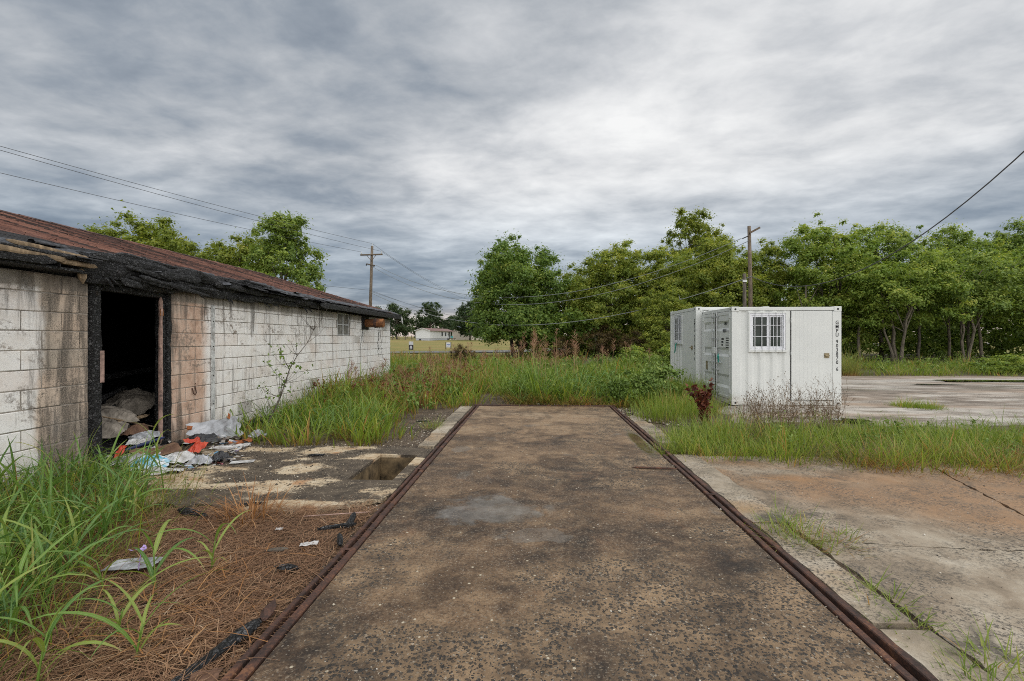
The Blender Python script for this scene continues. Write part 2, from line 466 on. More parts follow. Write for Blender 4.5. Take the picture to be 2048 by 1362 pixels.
def mat_pad():
    """old floor pad: cream concrete showing through soot and gravel"""
    m, nt = material('old_floor_concrete')
    p = position(nt)
    big = noise(nt, mapping(nt, p, (0.8, 1.5, 1), loc=(2.2, 0.4, 0)), 1.25, 5, 0.55, 0.5)
    mid = noise(nt, p, 6, 5, 0.65)
    fine = noise(nt, p, 50, 4, 0.7)
    cream = ramp(nt, mid, [(0.3, (0.30, 0.20, 0.11)), (0.5, (0.47, 0.37, 0.245)), (0.7, (0.55, 0.48, 0.36))])
    cream = mix(nt, step(nt, noise(nt, p, 2.1, 3), 0.58, 0.68, 0, 0.7), cream, (0.36, 0.17, 0.07))
    dirt = ramp(nt, mid, [(0.3, (0.035, 0.027, 0.02)), (0.55, (0.085, 0.065, 0.045)), (0.75, (0.15, 0.12, 0.085))])
    d, r1, r2 = pebbled(nt, p, 48)
    dirt = mix(nt, ma(nt, 'MULTIPLY', step(nt, d, 0.36, 0.22), step(nt, r1, 0.55, 0.62)), dirt, mix(nt, r2, (0.04, 0.035, 0.03), (0.42, 0.35, 0.25)))
    k = step(nt, ma(nt, 'ADD', big, ma(nt, 'MULTIPLY', ma(nt, 'SUBTRACT', fine, 0.5), 0.22)), 0.50, 0.56)
    c = mix(nt, k, dirt, cream)
    finish(nt, c, 0.85, ma(nt, 'ADD', fine, ma(nt, 'MULTIPLY', step(nt, d, 0.45, 0.0), 0.7)), 0.5, 0.012)
    return m

def mat_rust(name='rusted_steel', bright=False):
    m, nt = material(name)
    p = position(nt)
    n = ma(nt, 'ADD', ma(nt, 'MULTIPLY', noise(nt, p, 7, 5, 0.65), 0.6), ma(nt, 'MULTIPLY', noise(nt, p, 70, 3, 0.7), 0.4))
    if bright:
        st = [(0.36, (0.035, 0.017, 0.010)), (0.47, (0.13, 0.052, 0.022)), (0.58, (0.29, 0.12, 0.04)), (0.70, (0.42, 0.21, 0.085))]
    else:
        st = [(0.34, (0.022, 0.015, 0.013)), (0.46, (0.055, 0.031, 0.024)), (0.56, (0.105, 0.050, 0.033)), (0.64, (0.19, 0.088, 0.045)), (0.74, (0.24, 0.16, 0.11))]
    finish(nt, ramp(nt, n, st), 0.72, n, 0.35, 0.006, metal=0.15)
    return m

def mat_char():
    m, nt = material('charred_wood')
    p = position(nt)
    pw = mapping(nt, p, (1, 1, 1.25))
    e = voro(nt, pw, 34, 'Distance', 'DISTANCE_TO_EDGE', 0.9)
    e2 = voro(nt, pw, 75, 'Distance', 'DISTANCE_TO_EDGE', 0.9)
    n = noise(nt, p, 6, 4)
    cell = nd(nt, 'ShaderNodeSeparateColor', {'Color': voro(nt, pw, 34, 'Color', 'F1', 0.9)}).outputs[0]
    top = ramp(nt, ma(nt, 'ADD', ma(nt, 'MULTIPLY', cell, 0.5), ma(nt, 'MULTIPLY', noise(nt, p, 30, 4, 0.7), 0.5)), [(0.30, (0.008, 0.008, 0.009)), (0.52, (0.026, 0.026, 0.028)), (0.72, (0.085, 0.085, 0.088)), (0.85, (0.16, 0.16, 0.165))])  # upper stops paler to put highlights into the char's colour
    c = mix(nt, step(nt, e, 0.13, 0.02), top, (0.0025, 0.0025, 0.003))
    c = mix(nt, step(nt, n, 0.66, 0.76, 0, 0.5), c, (0.055, 0.036, 0.024))
    hgt = ma(nt, 'ADD', step(nt, e, 0.0, 0.16), ma(nt, 'MULTIPLY', step(nt, e2, 0, 0.12), 0.4))
    finish(nt, c, 0.55, hgt, 1.0, 0.02, spec=0.5)
    return m

def mat_plain(name, col, rough=0.6, var=0.12, scale=6.0, metal=0.0, spec=0.4, bump=0.15, dirt=None):
    m, nt = material(name)
    p = position(nt)
    n = noise(nt, p, scale, 5, 0.6)
    lo = tuple(c * (1 - var * 1.6) for c in col); hi = tuple(min(1, c * (1 + var)) for c in col)
    c = ramp(nt, n, [(0.32, lo), (0.68, hi)])
    if dirt:
        c = mix(nt, step(nt, noise(nt, p, scale * 0.5, 5, 0.7, 0.5), 0.52, 0.7, 0, 0.8), c, dirt)
    finish(nt, c, rough, n, bump, 0.006, metal=metal, spec=spec)
    return m

def mat_block():
    """painted concrete block, paint weathered off in places, smoke and mould towards the doorway"""
    m, nt = material('painted_block')
    p = position(nt); x, y, z = xyz(nt, p)
    rnd = objrand(nt)
    grain = noise(nt, p, 90, 3, 0.75); mid = noise(nt, p, 7, 5, 0.65); big = noise(nt, p, 1.6, 4, 0.6)
    paint = ramp(nt, mid, [(0.3, (0.69, 0.65, 0.605)), (0.5, (0.79, 0.77, 0.74)), (0.7, (0.83, 0.825, 0.81))])
    paint = mix(nt, step(nt, y, 8.5, 12.5), paint, mix(nt, 0.55, paint, (0.74, 0.745, 0.74)))
    bare = ramp(nt, mid, [(0.3, (0.36, 0.20, 0.12)), (0.5, (0.55, 0.35, 0.24)), (0.72, (0.60, 0.45, 0.34))])
    grey = ramp(nt, mid, [(0.3, (0.16, 0.145, 0.125)), (0.6, (0.30, 0.275, 0.235))])
    # bare pinkish block next to the door on its right, buff on its left
    yn = ma(nt, 'ADD', y, ma(nt, 'MULTIPLY', ma(nt, 'SUBTRACT', big, 0.5), 0.35))
    byr = ma(nt, 'MULTIPLY', step(nt, yn, 7.25, 7.05), step(nt, yn, 6.2, 6.3))
    c = mix(nt, ma(nt, 'MULTIPLY', byr, 0.85), paint, bare)
    byl = ma(nt, 'MULTIPLY', step(nt, yn, 4.62, 4.72), step(nt, yn, 5.6, 5.5))
    buff = mix(nt, step(nt, big, 0.4, 0.62), (0.33, 0.265, 0.195), (0.55, 0.42, 0.31))
    c = mix(nt, ma(nt, 'MULTIPLY', byl, 0.85), c, buff)
    # unpainted odd blocks, and the flaked course at shoulder height
    c = mix(nt, step(nt, rnd, 0.975, 0.98, 0, 0.55), c, grey)
    c = mix(nt, ma(nt, 'MULTIPLY', step(nt, rnd, 0.30, 0.05, 0, 0.16), 1.0), c, bare)
    band = ma(nt, 'MULTIPLY', step(nt, z, 1.38, 1.45), step(nt, z, 1.90, 1.76))
    fl = step(nt, noise(nt, mapping(nt, p, (1, 1, 1.3)), 11, 5, 0.75, 0.4), 0.54, 0.60)
    patch = step(nt, noise(nt, mapping(nt, p, loc=(0, 3.2, 0)), 2.1, 2), 0.50, 0.58)
    flk = ma(nt, 'MULTIPLY', ma(nt, 'MULTIPLY', band, fl), ma(nt, 'MULTIPLY', patch, step(nt, y, 11.5, 9.5)))
    c = mix(nt, ma(nt, 'MULTIPLY', flk, 0.85), c, (0.17, 0.125, 0.09))
    # top course never painted
    c = mix(nt, step(nt, z, 2.06, 2.10, 0, 0.85), c, grey)
    # mould and smoke runs
    run = noise(nt, mapping(nt, p, (1, 5.5, 0.55)), 1.6, 5, 0.65, 0.3)
    near = ma(nt, 'ADD', step(nt, ma(nt, 'ABSOLUTE', ma(nt, 'SUBTRACT', y, 5.65)), 1.35, 0.5, 0, 0.19), step(nt, z, 1.5, 2.25, 0, 0.05))
    soot = step(nt, ma(nt, 'ADD', run, near), 0.54, 0.72, 0, 0.9)
    mould = ma(nt, 'MULTIPLY', ma(nt, 'MULTIPLY', byl, step(nt, grain, 0.46, 0.6)), step(nt, noise(nt, p, 5, 5, 0.7), 0.4, 0.6, 0.1, 0.8))
    c = mix(nt, mould, c, (0.075, 0.066, 0.054))
    c = mix(nt, ma(nt, 'MULTIPLY', soot, step(nt, grain, 0.3, 0.6, 0.45, 1.0)), c, (0.060, 0.054, 0.046))
    # thinner grey runs everywhere on the long wall
    run2 = noise(nt, mapping(nt, p, (1, 3.0, 0.35), loc=(0, 7, 0)), 1.9, 5, 0.6)
    c = mix(nt, step(nt, run2, 0.54, 0.74, 0, 0.26), c, (0.27, 0.26, 0.25))
    # flaked and scuffed areas that ignore the joints
    sc1 = step(nt, noise(nt, mapping(nt, p, (1, 0.8, 1.2), loc=(0, 1.7, 4)), 2.4, 7, 0.72, 0.6), 0.53, 0.62)
    sc2 = step(nt, noise(nt, p, 20, 5, 0.75), 0.44, 0.58)
    c = mix(nt, ma(nt, 'MULTIPLY', ma(nt, 'MULTIPLY', sc1, sc2), step(nt, y, 14, 8, 0.25, 0.8)), c, (0.17, 0.14, 0.115))
    c = mix(nt, step(nt, noise(nt, mapping(nt, p, loc=(3, 0, 1)), 1.1, 4, 0.6), 0.50, 0.66, 0, 0.30), c, (0.52, 0.42, 0.34))
    # algae and mud at the foot
    c = mix(nt, step(nt, ma(nt, 'ADD', z, ma(nt, 'MULTIPLY', mid, 0.5)), 0.55, 0.2, 0, 0.55), c, (0.19, 0.15, 0.105))
    c = mix(nt, step(nt, ma(nt, 'ADD', ma(nt, 'MULTIPLY', grain, 0.6), ma(nt, 'MULTIPLY', noise(nt, p, 14, 5, 0.7), 0.4)), 0.54, 0.66, 0, 0.5), c, (0.20, 0.175, 0.15))
    finish(nt, c, 0.88, ma(nt, 'ADD', grain, ma(nt, 'MULTIPLY', mid, 0.7)), 0.45, 0.006)
    return m

def mat_mortar():
    return mat_plain('mortar', (0.30, 0.27, 0.235), 0.95, 0.5, 5, bump=0.4)

def mat_shingle():
    m, nt = material('red_shingle')
    p = position(nt); x, y, z = xyz(nt, p)
    tab = voro(nt, mapping(nt, p, (0.2, 3.2, 0.2)), 1.0, 'Color')
    tr = nd(nt, 'ShaderNodeSeparateColor', {'Color': tab}).outputs[0]
    st = noise(nt, mapping(nt, p, (3.4, 0.5, 1)), 2.2, 6, 0.75)
    gr = noise(nt, p, 85, 3, 0.8)
    c = ramp(nt, ma(nt, 'ADD', ma(nt, 'MULTIPLY', st, 0.7), ma(nt, 'MULTIPLY', tr, 0.3)), [(0.38, (0.028, 0.016, 0.013)), (0.47, (0.090, 0.041, 0.030)), (0.56, (0.155, 0.068, 0.048)), (0.70, (0.24, 0.115, 0.080))])
    c = mix(nt, step(nt, gr, 0.52, 0.72, 0, 0.5), c, (0.07, 0.04, 0.032))
    # burnt border: widest over the doorway, dying out along the eave
    reach = ma(nt, 'ADD', step(nt, y, 12.5, 6.5, 0.14, 0.95), step(nt, y, 13, 8, 0, 0.2))
    up = ma(nt, 'SUBTRACT', ma(nt, 'MULTIPLY', x, -1.0), 4.88)
    ed = noise(nt, mapping(nt, p, (1.4, 0.9, 1)), 1.6, 5, 0.65)
    burn = step(nt, ma(nt, 'SUBTRACT', up, ma(nt, 'ADD', reach, ma(nt, 'MULTIPLY', ma(nt, 'SUBTRACT', ed, 0.5), 1.5))), 0.12, -0.12)
    bc = ramp(nt, gr, [(0.35, (0.012, 0.012, 0.013)), (0.6, (0.035, 0.035, 0.037)), (0.75, (0.13, 0.13, 0.135))])
    c = mix(nt, burn, c, bc)
    finish(nt, c, 0.75, gr, 0.5, 0.006)
    return m

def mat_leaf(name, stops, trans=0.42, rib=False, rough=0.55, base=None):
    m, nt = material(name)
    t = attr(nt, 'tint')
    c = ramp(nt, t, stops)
    if base is not None:
        c = mix(nt, step(nt, attr(nt, 'along'), 0.35, 0.0, 0, 0.85), c, base)
    if rib:
        c = mix(nt, step(nt, attr(nt, 'rib'), 0.84, 0.95, 0, 0.5), c, (0.36, 0.42, 0.22))
        c = mix(nt, step(nt, attr(nt, 'along'), 0.72, 1.0, 0, 0.7), c, (0.30, 0.22, 0.09))
        c = mix(nt, step(nt, noise(nt, position(nt), 26, 4, 0.7), 0.5, 0.7, 0, 0.35), c, (0.23, 0.25, 0.07))
    p = nd(nt, 'ShaderNodeBsdfPrincipled', {'Base Color': c, 'Roughness': rough, 'Specular IOR Level': 0.35})
    tr = nd(nt, 'ShaderNodeBsdfTranslucent', {'Color': mix(nt, 1.0, c, (1.25, 1.25, 0.7), 'MULTIPLY')})
    s = nd(nt, 'ShaderNodeMixShader', {0: trans})
    nt.links.new(p.outputs[0], s.inputs[1]); nt.links.new(tr.outputs[0], s.inputs[2])
    nt.links.new(s.outputs[0], nd(nt, 'ShaderNodeOutputMaterial').inputs['Surface'])
    return m

def mat_bark(name='bark', col=(0.10, 0.085, 0.068)):
    m, nt = material(name)
    p = position(nt)
    n = noise(nt, mapping(nt, p, (1, 1, 0.25)), 18, 5, 0.7)
    c = ramp(nt, n, [(0.3, tuple(k * 0.4 for k in col)), (0.55, col), (0.75, tuple(k * 1.9 for k in col))])
    finish(nt, c, 0.9, n, 0.6, 0.02)
    return m

def mat_paint():
    m, nt = material('container_paint')
    p = position(nt); x, y, z = xyz(nt, p)
    n = noise(nt, p, 2.2, 4, 0.6); f = noise(nt, mapping(nt, p, (6, 6, 0.6)), 2.0, 5, 0.65)
    c = ramp(nt, n, [(0.3, (0.61, 0.63, 0.62)), (0.7, (0.665, 0.685, 0.67))])
    c = mix(nt, step(nt, f, 0.56, 0.78, 0, 0.22), c, (0.38, 0.37, 0.33))
    c = mix(nt, step(nt, ma(nt, 'ADD', z, ma(nt, 'MULTIPLY', n, 0.3)), 0.42, 0.16, 0, 0.4), c, (0.36, 0.30, 0.22))
    finish(nt, c, 0.42, n, 0.06, 0.01, spec=0.45)
    return m

def mat_glass():
    m, nt = material('window_glass')
    p = position(nt)
    c = ramp(nt, noise(nt, p, 3.0, 3), [(0.35, (0.012, 0.016, 0.016)), (0.65, (0.035, 0.05, 0.045))])
    finish(nt, c, 0.12, spec=0.25)
    return m

def mat_water():
    m, nt = material('puddle_water')
    p = position(nt)
    n = noise(nt, p, 3, 3)
    finish(nt, ramp(nt, n, [(0.3, (0.020, 0.018, 0.014)), (0.7, (0.05, 0.045, 0.035))]), 0.04, noise(nt, p, 14, 2), 0.03, 0.004, spec=0.6)
    return m

def mat_trash(name, cols, scale=6.0, rough=0.45):
    m, nt = material(name)
    co = nd(nt, 'ShaderNodeTexCoord').outputs['Object']
    n = noise(nt, co, scale, 4, 0.6, 0.8)
    k = len(cols)
    c = ramp(nt, n, [(0.30 + 0.40 * i / max(1, k - 1), cc) for i, cc in enumerate(cols)])
    finish(nt, c, rough, noise(nt, co, scale * 5, 3), 0.3, 0.01, spec=0.45)
    return m

M_GROUND = mat_ground()
M_DECK = mat_deck()
M_APRON = mat_concrete('apron_concrete', [(0.36, (0.15, 0.118, 0.082)), (0.46, (0.27, 0.215, 0.155)), (0.56, (0.37, 0.315, 0.24)), (0.68, (0.48, 0.43, 0.35))], dark=0.85, seed=2.0, stain_at=(0.56, 0.70), rusty=(4.9, 4.75, 2.6, 1.1, 0.22, 1.1))
M_YARD = mat_concrete('yard_concrete', [(0.36, (0.10, 0.078, 0.06)), (0.46, (0.25, 0.205, 0.165)), (0.54, (0.44, 0.40, 0.35)), (0.68, (0.58, 0.55, 0.50))], stain=(0.36, 0.27, 0.20), stain_at=(0.50, 0.64), wetness=0.32, dark=0.85, streak=(0.28, 1.15, 1), seed=5.0)
M_KERB = mat_concrete('kerb_concrete', [(0.34, (0.13, 0.11, 0.082)), (0.5, (0.32, 0.265, 0.195)), (0.66, (0.50, 0.45, 0.37))], stain=(0.36, 0.22, 0.10), dark=0.9, seed=9.0)
M_PAD = mat_pad()
M_RUST = mat_rust()
M_RUSTB = mat_rust('bright_rust', True)
M_CHAR = mat_char()
M_BLOCK = mat_block()
M_MORTAR = mat_mortar()
M_SHINGLE = mat_shingle()
M_PAINT = mat_paint()
M_PIT = mat_plain('dark_pit_concrete', (0.15, 0.105, 0.055), 0.8, 0.5, 7, bump=0.4, dirt=(0.05, 0.04, 0.025))  # pit lining darkened in colour so the recess reads as shaded
M_GLASS = mat_glass()
M_WATER = mat_water()
M_BARK = mat_bark()
M_BARKP = mat_bark('pale_bark', (0.17, 0.145, 0.11))
M_POLE = mat_bark('pole_wood', (0.16, 0.125, 0.09))
M_BLACK = mat_plain('black_rubber', (0.012, 0.012, 0.012), 0.6)
M_LETTER = mat_plain('black_lettering', (0.016, 0.018, 0.022), 0.5)
M_WHITE = mat_plain('white_pvc', (0.74, 0.755, 0.80), 0.35, 0.05)
M_STEEL = mat_plain('galvanised_steel', (0.52, 0.54, 0.54), 0.4, 0.15, 12, metal=0.5)
M_GREENTAPE = mat_plain('green_strap', (0.02, 0.28, 0.22), 0.5)
M_BRASS = mat_plain('brass_lock', (0.30, 0.25, 0.16), 0.35, 0.2, 30, metal=0.7)
M_WOODTAN = mat_bark('weathered_board', (0.26, 0.19, 0.12))
M_WIRE = mat_plain('cable', (0.085, 0.087, 0.09), 0.6)
M_WIREL = mat_plain('pale_cable', (0.22, 0.24, 0.24), 0.6)
M_TRIM = mat_plain('flaking_trim', (0.50, 0.51, 0.50), 0.7, 0.3, 14, dirt=(0.22, 0.20, 0.18))
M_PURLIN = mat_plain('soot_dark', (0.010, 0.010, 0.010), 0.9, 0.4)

M_GRASS = mat_leaf('green_grass', [(0.0, (0.100, 0.152, 0.024)), (0.35, (0.153, 0.242, 0.035)), (0.7, (0.252, 0.339, 0.052)), (0.86, (0.359, 0.374, 0.071)), (0.93, (0.485, 0.339, 0.100)), (1.0, (0.396, 0.205, 0.071))], base=(0.270, 0.179, 0.059))
M_GRASSF = mat_leaf('fine_grass', [(0.0, (0.130, 0.199, 0.029)), (0.5, (0.217, 0.298, 0.049)), (0.85, (0.329, 0.381, 0.086)), (0.95, (0.451, 0.397, 0.135)), (1.0, (0.470, 0.266, 0.098))], base=(0.226, 0.181, 0.063))
M_GRASSB = mat_leaf('browning_grass', [(0.0, (0.134, 0.177, 0.042)), (0.3, (0.218, 0.241, 0.063)), (0.5, (0.336, 0.274, 0.091)), (0.75, (0.403, 0.225, 0.091)), (1.0, (0.286, 0.121, 0.056))], base=(0.286, 0.145, 0.063))
M_BLADE = mat_leaf('broad_blade', [(0.0, (0.058, 0.138, 0.035)), (0.4, (0.102, 0.211, 0.042)), (0.75, (0.168, 0.282, 0.050)), (0.95, (0.276, 0.335, 0.071)), (1.0, (0.349, 0.277, 0.084))], rib=True, rough=0.42, trans=0.3)
M_STRAW = mat_leaf('dry_straw', [(0.0, (0.121, 0.067, 0.039)), (0.45, (0.235, 0.127, 0.070)), (0.75, (0.349, 0.210, 0.117)), (0.93, (0.485, 0.329, 0.203)), (1.0, (0.599, 0.493, 0.359))], trans=0.1, rough=0.7)
M_STRAWO = mat_leaf('orange_straw', [(0.0, (0.18, 0.08, 0.03)), (0.5, (0.33, 0.155, 0.055)), (1.0, (0.44, 0.25, 0.11))], trans=0.15, rough=0.6)
M_DOCK = mat_leaf('rust_red_weed', [(0.0, (0.055, 0.014, 0.010)), (0.5, (0.13, 0.035, 0.018)), (1.0, (0.22, 0.075, 0.03))], trans=0.15)
M_TWIG = mat_leaf('dry_twig', [(0.0, (0.09, 0.06, 0.035)), (0.6, (0.18, 0.12, 0.07)), (1.0, (0.27, 0.18, 0.11))], trans=0.05)
M_SEED = mat_leaf('seed_head', [(0.0, (0.20, 0.085, 0.065)), (0.6, (0.28, 0.15, 0.09)), (1.0, (0.34, 0.25, 0.12))], trans=0.2)
M_WEED = mat_leaf('weed_leaf', [(0.0, (0.085, 0.143, 0.029)), (0.6, (0.161, 0.247, 0.048)), (1.0, (0.265, 0.328, 0.079))], trans=0.3)
LEAFS = {
    'green': mat_leaf('leaf_green', [(0.0, (0.139, 0.222, 0.055)), (0.4, (0.184, 0.263, 0.054)), (0.75, (0.304, 0.386, 0.077)), (1.0, (0.487, 0.509, 0.122))]),
    'dark': mat_leaf('leaf_dark', [(0.0, (0.119, 0.205, 0.047)), (0.4, (0.139, 0.223, 0.046)), (0.75, (0.244, 0.329, 0.062)), (1.0, (0.426, 0.453, 0.098))]),
    'yellow': mat_leaf('leaf_yellow_green', [(0.0, (0.170, 0.242, 0.050)), (0.4, (0.225, 0.284, 0.048)), (0.75, (0.374, 0.406, 0.073)), (1.0, (0.570, 0.525, 0.120))]),
    'olive': mat_leaf('leaf_olive', [(0.0, (0.160, 0.216, 0.040)), (0.4, (0.202, 0.258, 0.043)), (0.75, (0.310, 0.338, 0.054)), (1.0, (0.452, 0.436, 0.095))]),
    'bright': mat_leaf('leaf_bright', [(0.0, (0.179, 0.282, 0.056)), (0.4, (0.220, 0.305, 0.056)), (0.75, (0.340, 0.411, 0.077)), (1.0, (0.563, 0.530, 0.130))]),
    'rusty': mat_leaf('leaf_rusty', [(0.0, (0.058, 0.039, 0.021)), (0.4, (0.111, 0.078, 0.033)), (0.75, (0.156, 0.124, 0.039)), (1.0, (0.221, 0.124, 0.058))]),
    'far': mat_leaf('leaf_far', [(0.0, (0.030, 0.058, 0.026)), (0.5, (0.058, 0.096, 0.038)), (1.0, (0.108, 0.138, 0.054))]),
}

# ------------------------------------------------------------------ ground sheet
PIT = (-2.05, -1.55, 5.0, 6.1)
def axis(*segs):
    a = []
    for lo, hi, st in segs:
        a += list(np.arange(lo, hi, st))
    return a
xs = sorted(set(np.round([-900, -600, -400, -260, -170, -120, -90, -70] + axis((-55, -20, 5), (-20, -6, 1.4), (-6, 12, 0.4), (12, 40, 2), (40, 100, 10)) + [100, 150, 220, 320, 450, 650, 900] + list(PIT[:2]), 3)))
ys = sorted(set(np.round([-200, -80, -40, -20, -10, -6, -4] + axis((-3, 18, 0.4), (18, 40, 1), (40, 140, 4), (140, 300, 20)) + [300, 360, 430, 520, 650, 800, 1000, 1300] + list(PIT[2:]), 3)))
X, Y = np.meshgrid(xs, ys)
Z = H(X, Y)
V = np.stack([X.ravel(), Y.ravel(), Z.ravel()], 1)
nx = len(xs)
F = []
for j in range(len(ys) - 1):
    for i in range(nx - 1):
        cx, cy = (xs[i] + xs[i + 1]) / 2, (ys[j] + ys[j + 1]) / 2
        if PIT[0] < cx < PIT[1] and PIT[2] < cy < PIT[3]:
            continue
        a = j * nx + i
        F.append((a, a + 1, a + nx + 1, a + nx))
g = link('ground', quadmesh('ground', V, F, True), mat=M_GROUND)
tag(g, 'dirt yard and field reaching to the tree line', kind='structure')

# country road beyond the weeds
M_ROAD = mat_concrete('asphalt', [(0.35, (0.11, 0.108, 0.105)), (0.5, (0.16, 0.158, 0.152)), (0.7, (0.21, 0.205, 0.195))], stain=(0.2, 0.19, 0.17), dark=0.2)
rv, rf = [], []
for i in range(61):
    x = -90 + i * 3.0
    y = 43.5 + (x + 30) * 0.34
    for k, w in enumerate((0, 7.2)):
        rv.append((x - w * 0.32, y + w, float(H(x, y + w)) + 0.09))
for i in range(60):
    a = 2 * i
    rf.append((a, a + 2, a + 3, a + 1))
tag(link('road', quadmesh('road', rv, rf, True), mat=M_ROAD), 'grey country road crossing behind the weeds', kind='structure')

# ------------------------------------------------------------------ weighbridge deck and its steel edge
rr = random.Random(3)
ns = 64
dv, df = [], []
dxs = np.linspace(-1.272, 1.628, 13); dys = np.linspace(-3.0, 10.56, ns)
for y in dys:
    for x in dxs:
        e = 0.0 if (x in (dxs[0], dxs[-1])) else 1.0
        dv.append((x, y, 0.030 + 0.004 * float(wob(x, y, 1.6)) * e))
for j in range(ns - 1):
    for i in range(12):
        a = j * 13 + i
        df.append((a, a + 1, a + 14, a + 13))
deck_o = link('weighbridge_deck', quadmesh('weighbridge_deck', dv, df, True), mat=M_DECK)
tag(deck_o, 'long stained concrete deck with exposed aggregate', kind='structure')
MB().box(-1.272, 1.628, 10.50, 10.56, -0.2, 0.024).build('deck_edge', M_DECK, deck_o)

def bar(name, x0, y0, x1, y1, w, top, label, cat, seed, parent=None):
    r = random.Random(seed)
    L = math.hypot(x1 - x0, y1 - y0); n = max(2, int(L / 0.35))
    tx, ty = (x1 - x0) / L, (y1 - y0) / L
    px, py = ty, -tx
    mb = MB(); vs = []
    off = 0; zz_ = 0
    for i in range(n + 1):
        t = i / n
        off = off * 0.8 + r.uniform(-0.006, 0.006); zz_ = zz_ * 0.75 + r.uniform(-0.004, 0.004)
        cx, cy = x0 + (x1 - x0) * t + px * off, y0 + (y1 - y0) * t + py * off
        ww = w * (1 + r.uniform(-0.14, 0.10))
        for a, z in ((-0.5, -0.06), (-0.5, top - 0.006 + zz_), (-0.4, top + zz_), (0.4, top + zz_), (0.5, top - 0.006 + zz_), (0.5, -0.06)):
            vs.append((cx + px * a * ww, cy + py * a * ww, z))
    fs = []
    for i in range(n):
        for k in range(5):
            a = i * 6 + k
            fs.append((a, a + 6, a + 7, a + 1))
    fs.append((0, 1, 2, 3, 4, 5)); b = n * 6; fs.append((b + 5, b + 4, b + 3, b + 2, b + 1, b))
    mb.add(vs, fs)
    o = mb.build(name, M_RUST, parent)
    if label:
        tag(o, label, cat, 'rusted steel bars edging the deck')
    return o
bar('edge_bar', -1.305, -3, -1.305, 10.58, 0.050, 0.037, 'wide rusted steel bar along the deck edge nearer the burnt building', 'steel bar', 1)
bar('edge_bar', -1.375, -3, -1.372, 10.58, 0.030, 0.040, 'thin rusted outer steel strip between deck and straw', 'steel bar', 2)
bar('edge_bar', 1.660, -3, 1.660, 6.2, 0.044, 0.037, 'inner rusted steel bar of the deck edge facing the containers', 'steel bar', 3)
bar('edge_bar', 1.740, -3, 1.742, 10.6, 0.050, 0.040, 'outer rusted steel bar beside the pale kerb facing the containers', 'steel bar', 4)
bar('edge_bar', 1.665, 6.45, 1.665, 10.58, 0.04, 0.044, 'thin rusted strip beside the puddle on the deck', 'steel bar', 5)
bar('edge_bar', -1.40, 10.62, 1.77, 10.62, 0.05, 0.052, 'rusted steel bar across the far end of the deck', 'steel bar', 6)
for k, (jx, jy) in enumerate(((-1.34, 3.28), (-1.34, 5.35), (1.70, 4.62))):
    b = MB().bevel_box(-0.055, 0.05, -0.013, 0.013, 0, 0.006, 0.002).build('joint_plate', M_RUST, loc=(jx, jy, 0.040))
    tag(b, ['rust-brown joint plate across the bars beside the straw', 'rust-brown joint plate across the bars beside the pit', 'rust-brown joint plate on the bars beside the crack'][k], 'plate', 'joint plates on the steel bars')

# kerb strips
def ragged(poly, jit, seglen, rng):
    out = []
    for i in range(len(poly)):
        (x0, y0), (x1, y1) = poly[i], poly[(i + 1) % len(poly)]
        n = max(1, int(math.hypot(x1 - x0, y1 - y0) / seglen))
        for k in range(n):
            t = k / n
            j = jit if k else jit * 0.5
            out.append((x0 + (x1 - x0) * t + rng.uniform(-j, j), y0 + (y1 - y0) * t + rng.uniform(-j, j)))
    return out

kerb = thing('kerb', (0, 0, 0), 'broken pale concrete kerb along the deck edge facing the containers', 'kerb')
kerb['kind'] = 'structure'; del kerb['category']
for y0, y1, xo, top in ((-2.5, 1.2, 2.07, 0.028), (1.23, 2.55, 2.05, 0.024), (2.60, 3.95, 2.02, 0.027), (3.98, 6.25, 2.10, 0.026), (6.95, 7.7, 2.04, 0.030), (7.73, 8.55, 2.06, 0.033), (8.58, 9.35, 2.02, 0.026)):
    MB().prism(ragged([(1.79, y0), (xo, y0), (xo, y1), (1.79, y1)], 0.012, 0.12, rr), -0.12, top).build('kerb_stone', M_KERB, kerb)
kerb2 = thing('kerb', (0, 0, 0), 'tan concrete kerb beside the bare dirt at the far end of the deck', 'kerb')
kerb2['kind'] = 'structure'; del kerb2['category']
for y0, y1, xo, top in ((6.55, 7.35, -1.66, 0.030), (7.38, 8.75, -1.67, 0.036), (8.78, 10.5, -1.69, 0.032)):
    MB().prism(ragged([(xo, y0), (-1.43, y0), (-1.43, y1), (xo, y1)], 0.012, 0.12, rr), -0.12, top).build('kerb_stone', M_KERB, kerb2)

# apron slabs to the right, cracked apart
apron = thing('apron', (0, 0, 0), 'cracked pale concrete apron beside the deck', 'pavement')
apron['kind'] = 'structure'; del apron['category']
for poly in ([(2.10, 6.25), (2.09, 3.68), (2.9, 3.60), (3.92, 3.55), (4.20, 4.27), (4.78, 6.05), (4.8, 6.3)],
             [(4.82, 6.3), (4.80, 6.04), (4.222, 4.26), (3.94, 3.545), (6.2, 3.345), (11, 3.2), (11, 6.6)],
             [(2.09, 3.668), (2.085, -2.5), (11, -2.5), (11, 3.165), (6.2, 3.33), (3.93, 3.53), (2.9, 3.583)]):
    MB().prism(ragged(poly, 0.016, 0.07, rr), -0.15, 0.012).build('slab', M_APRON, apron)

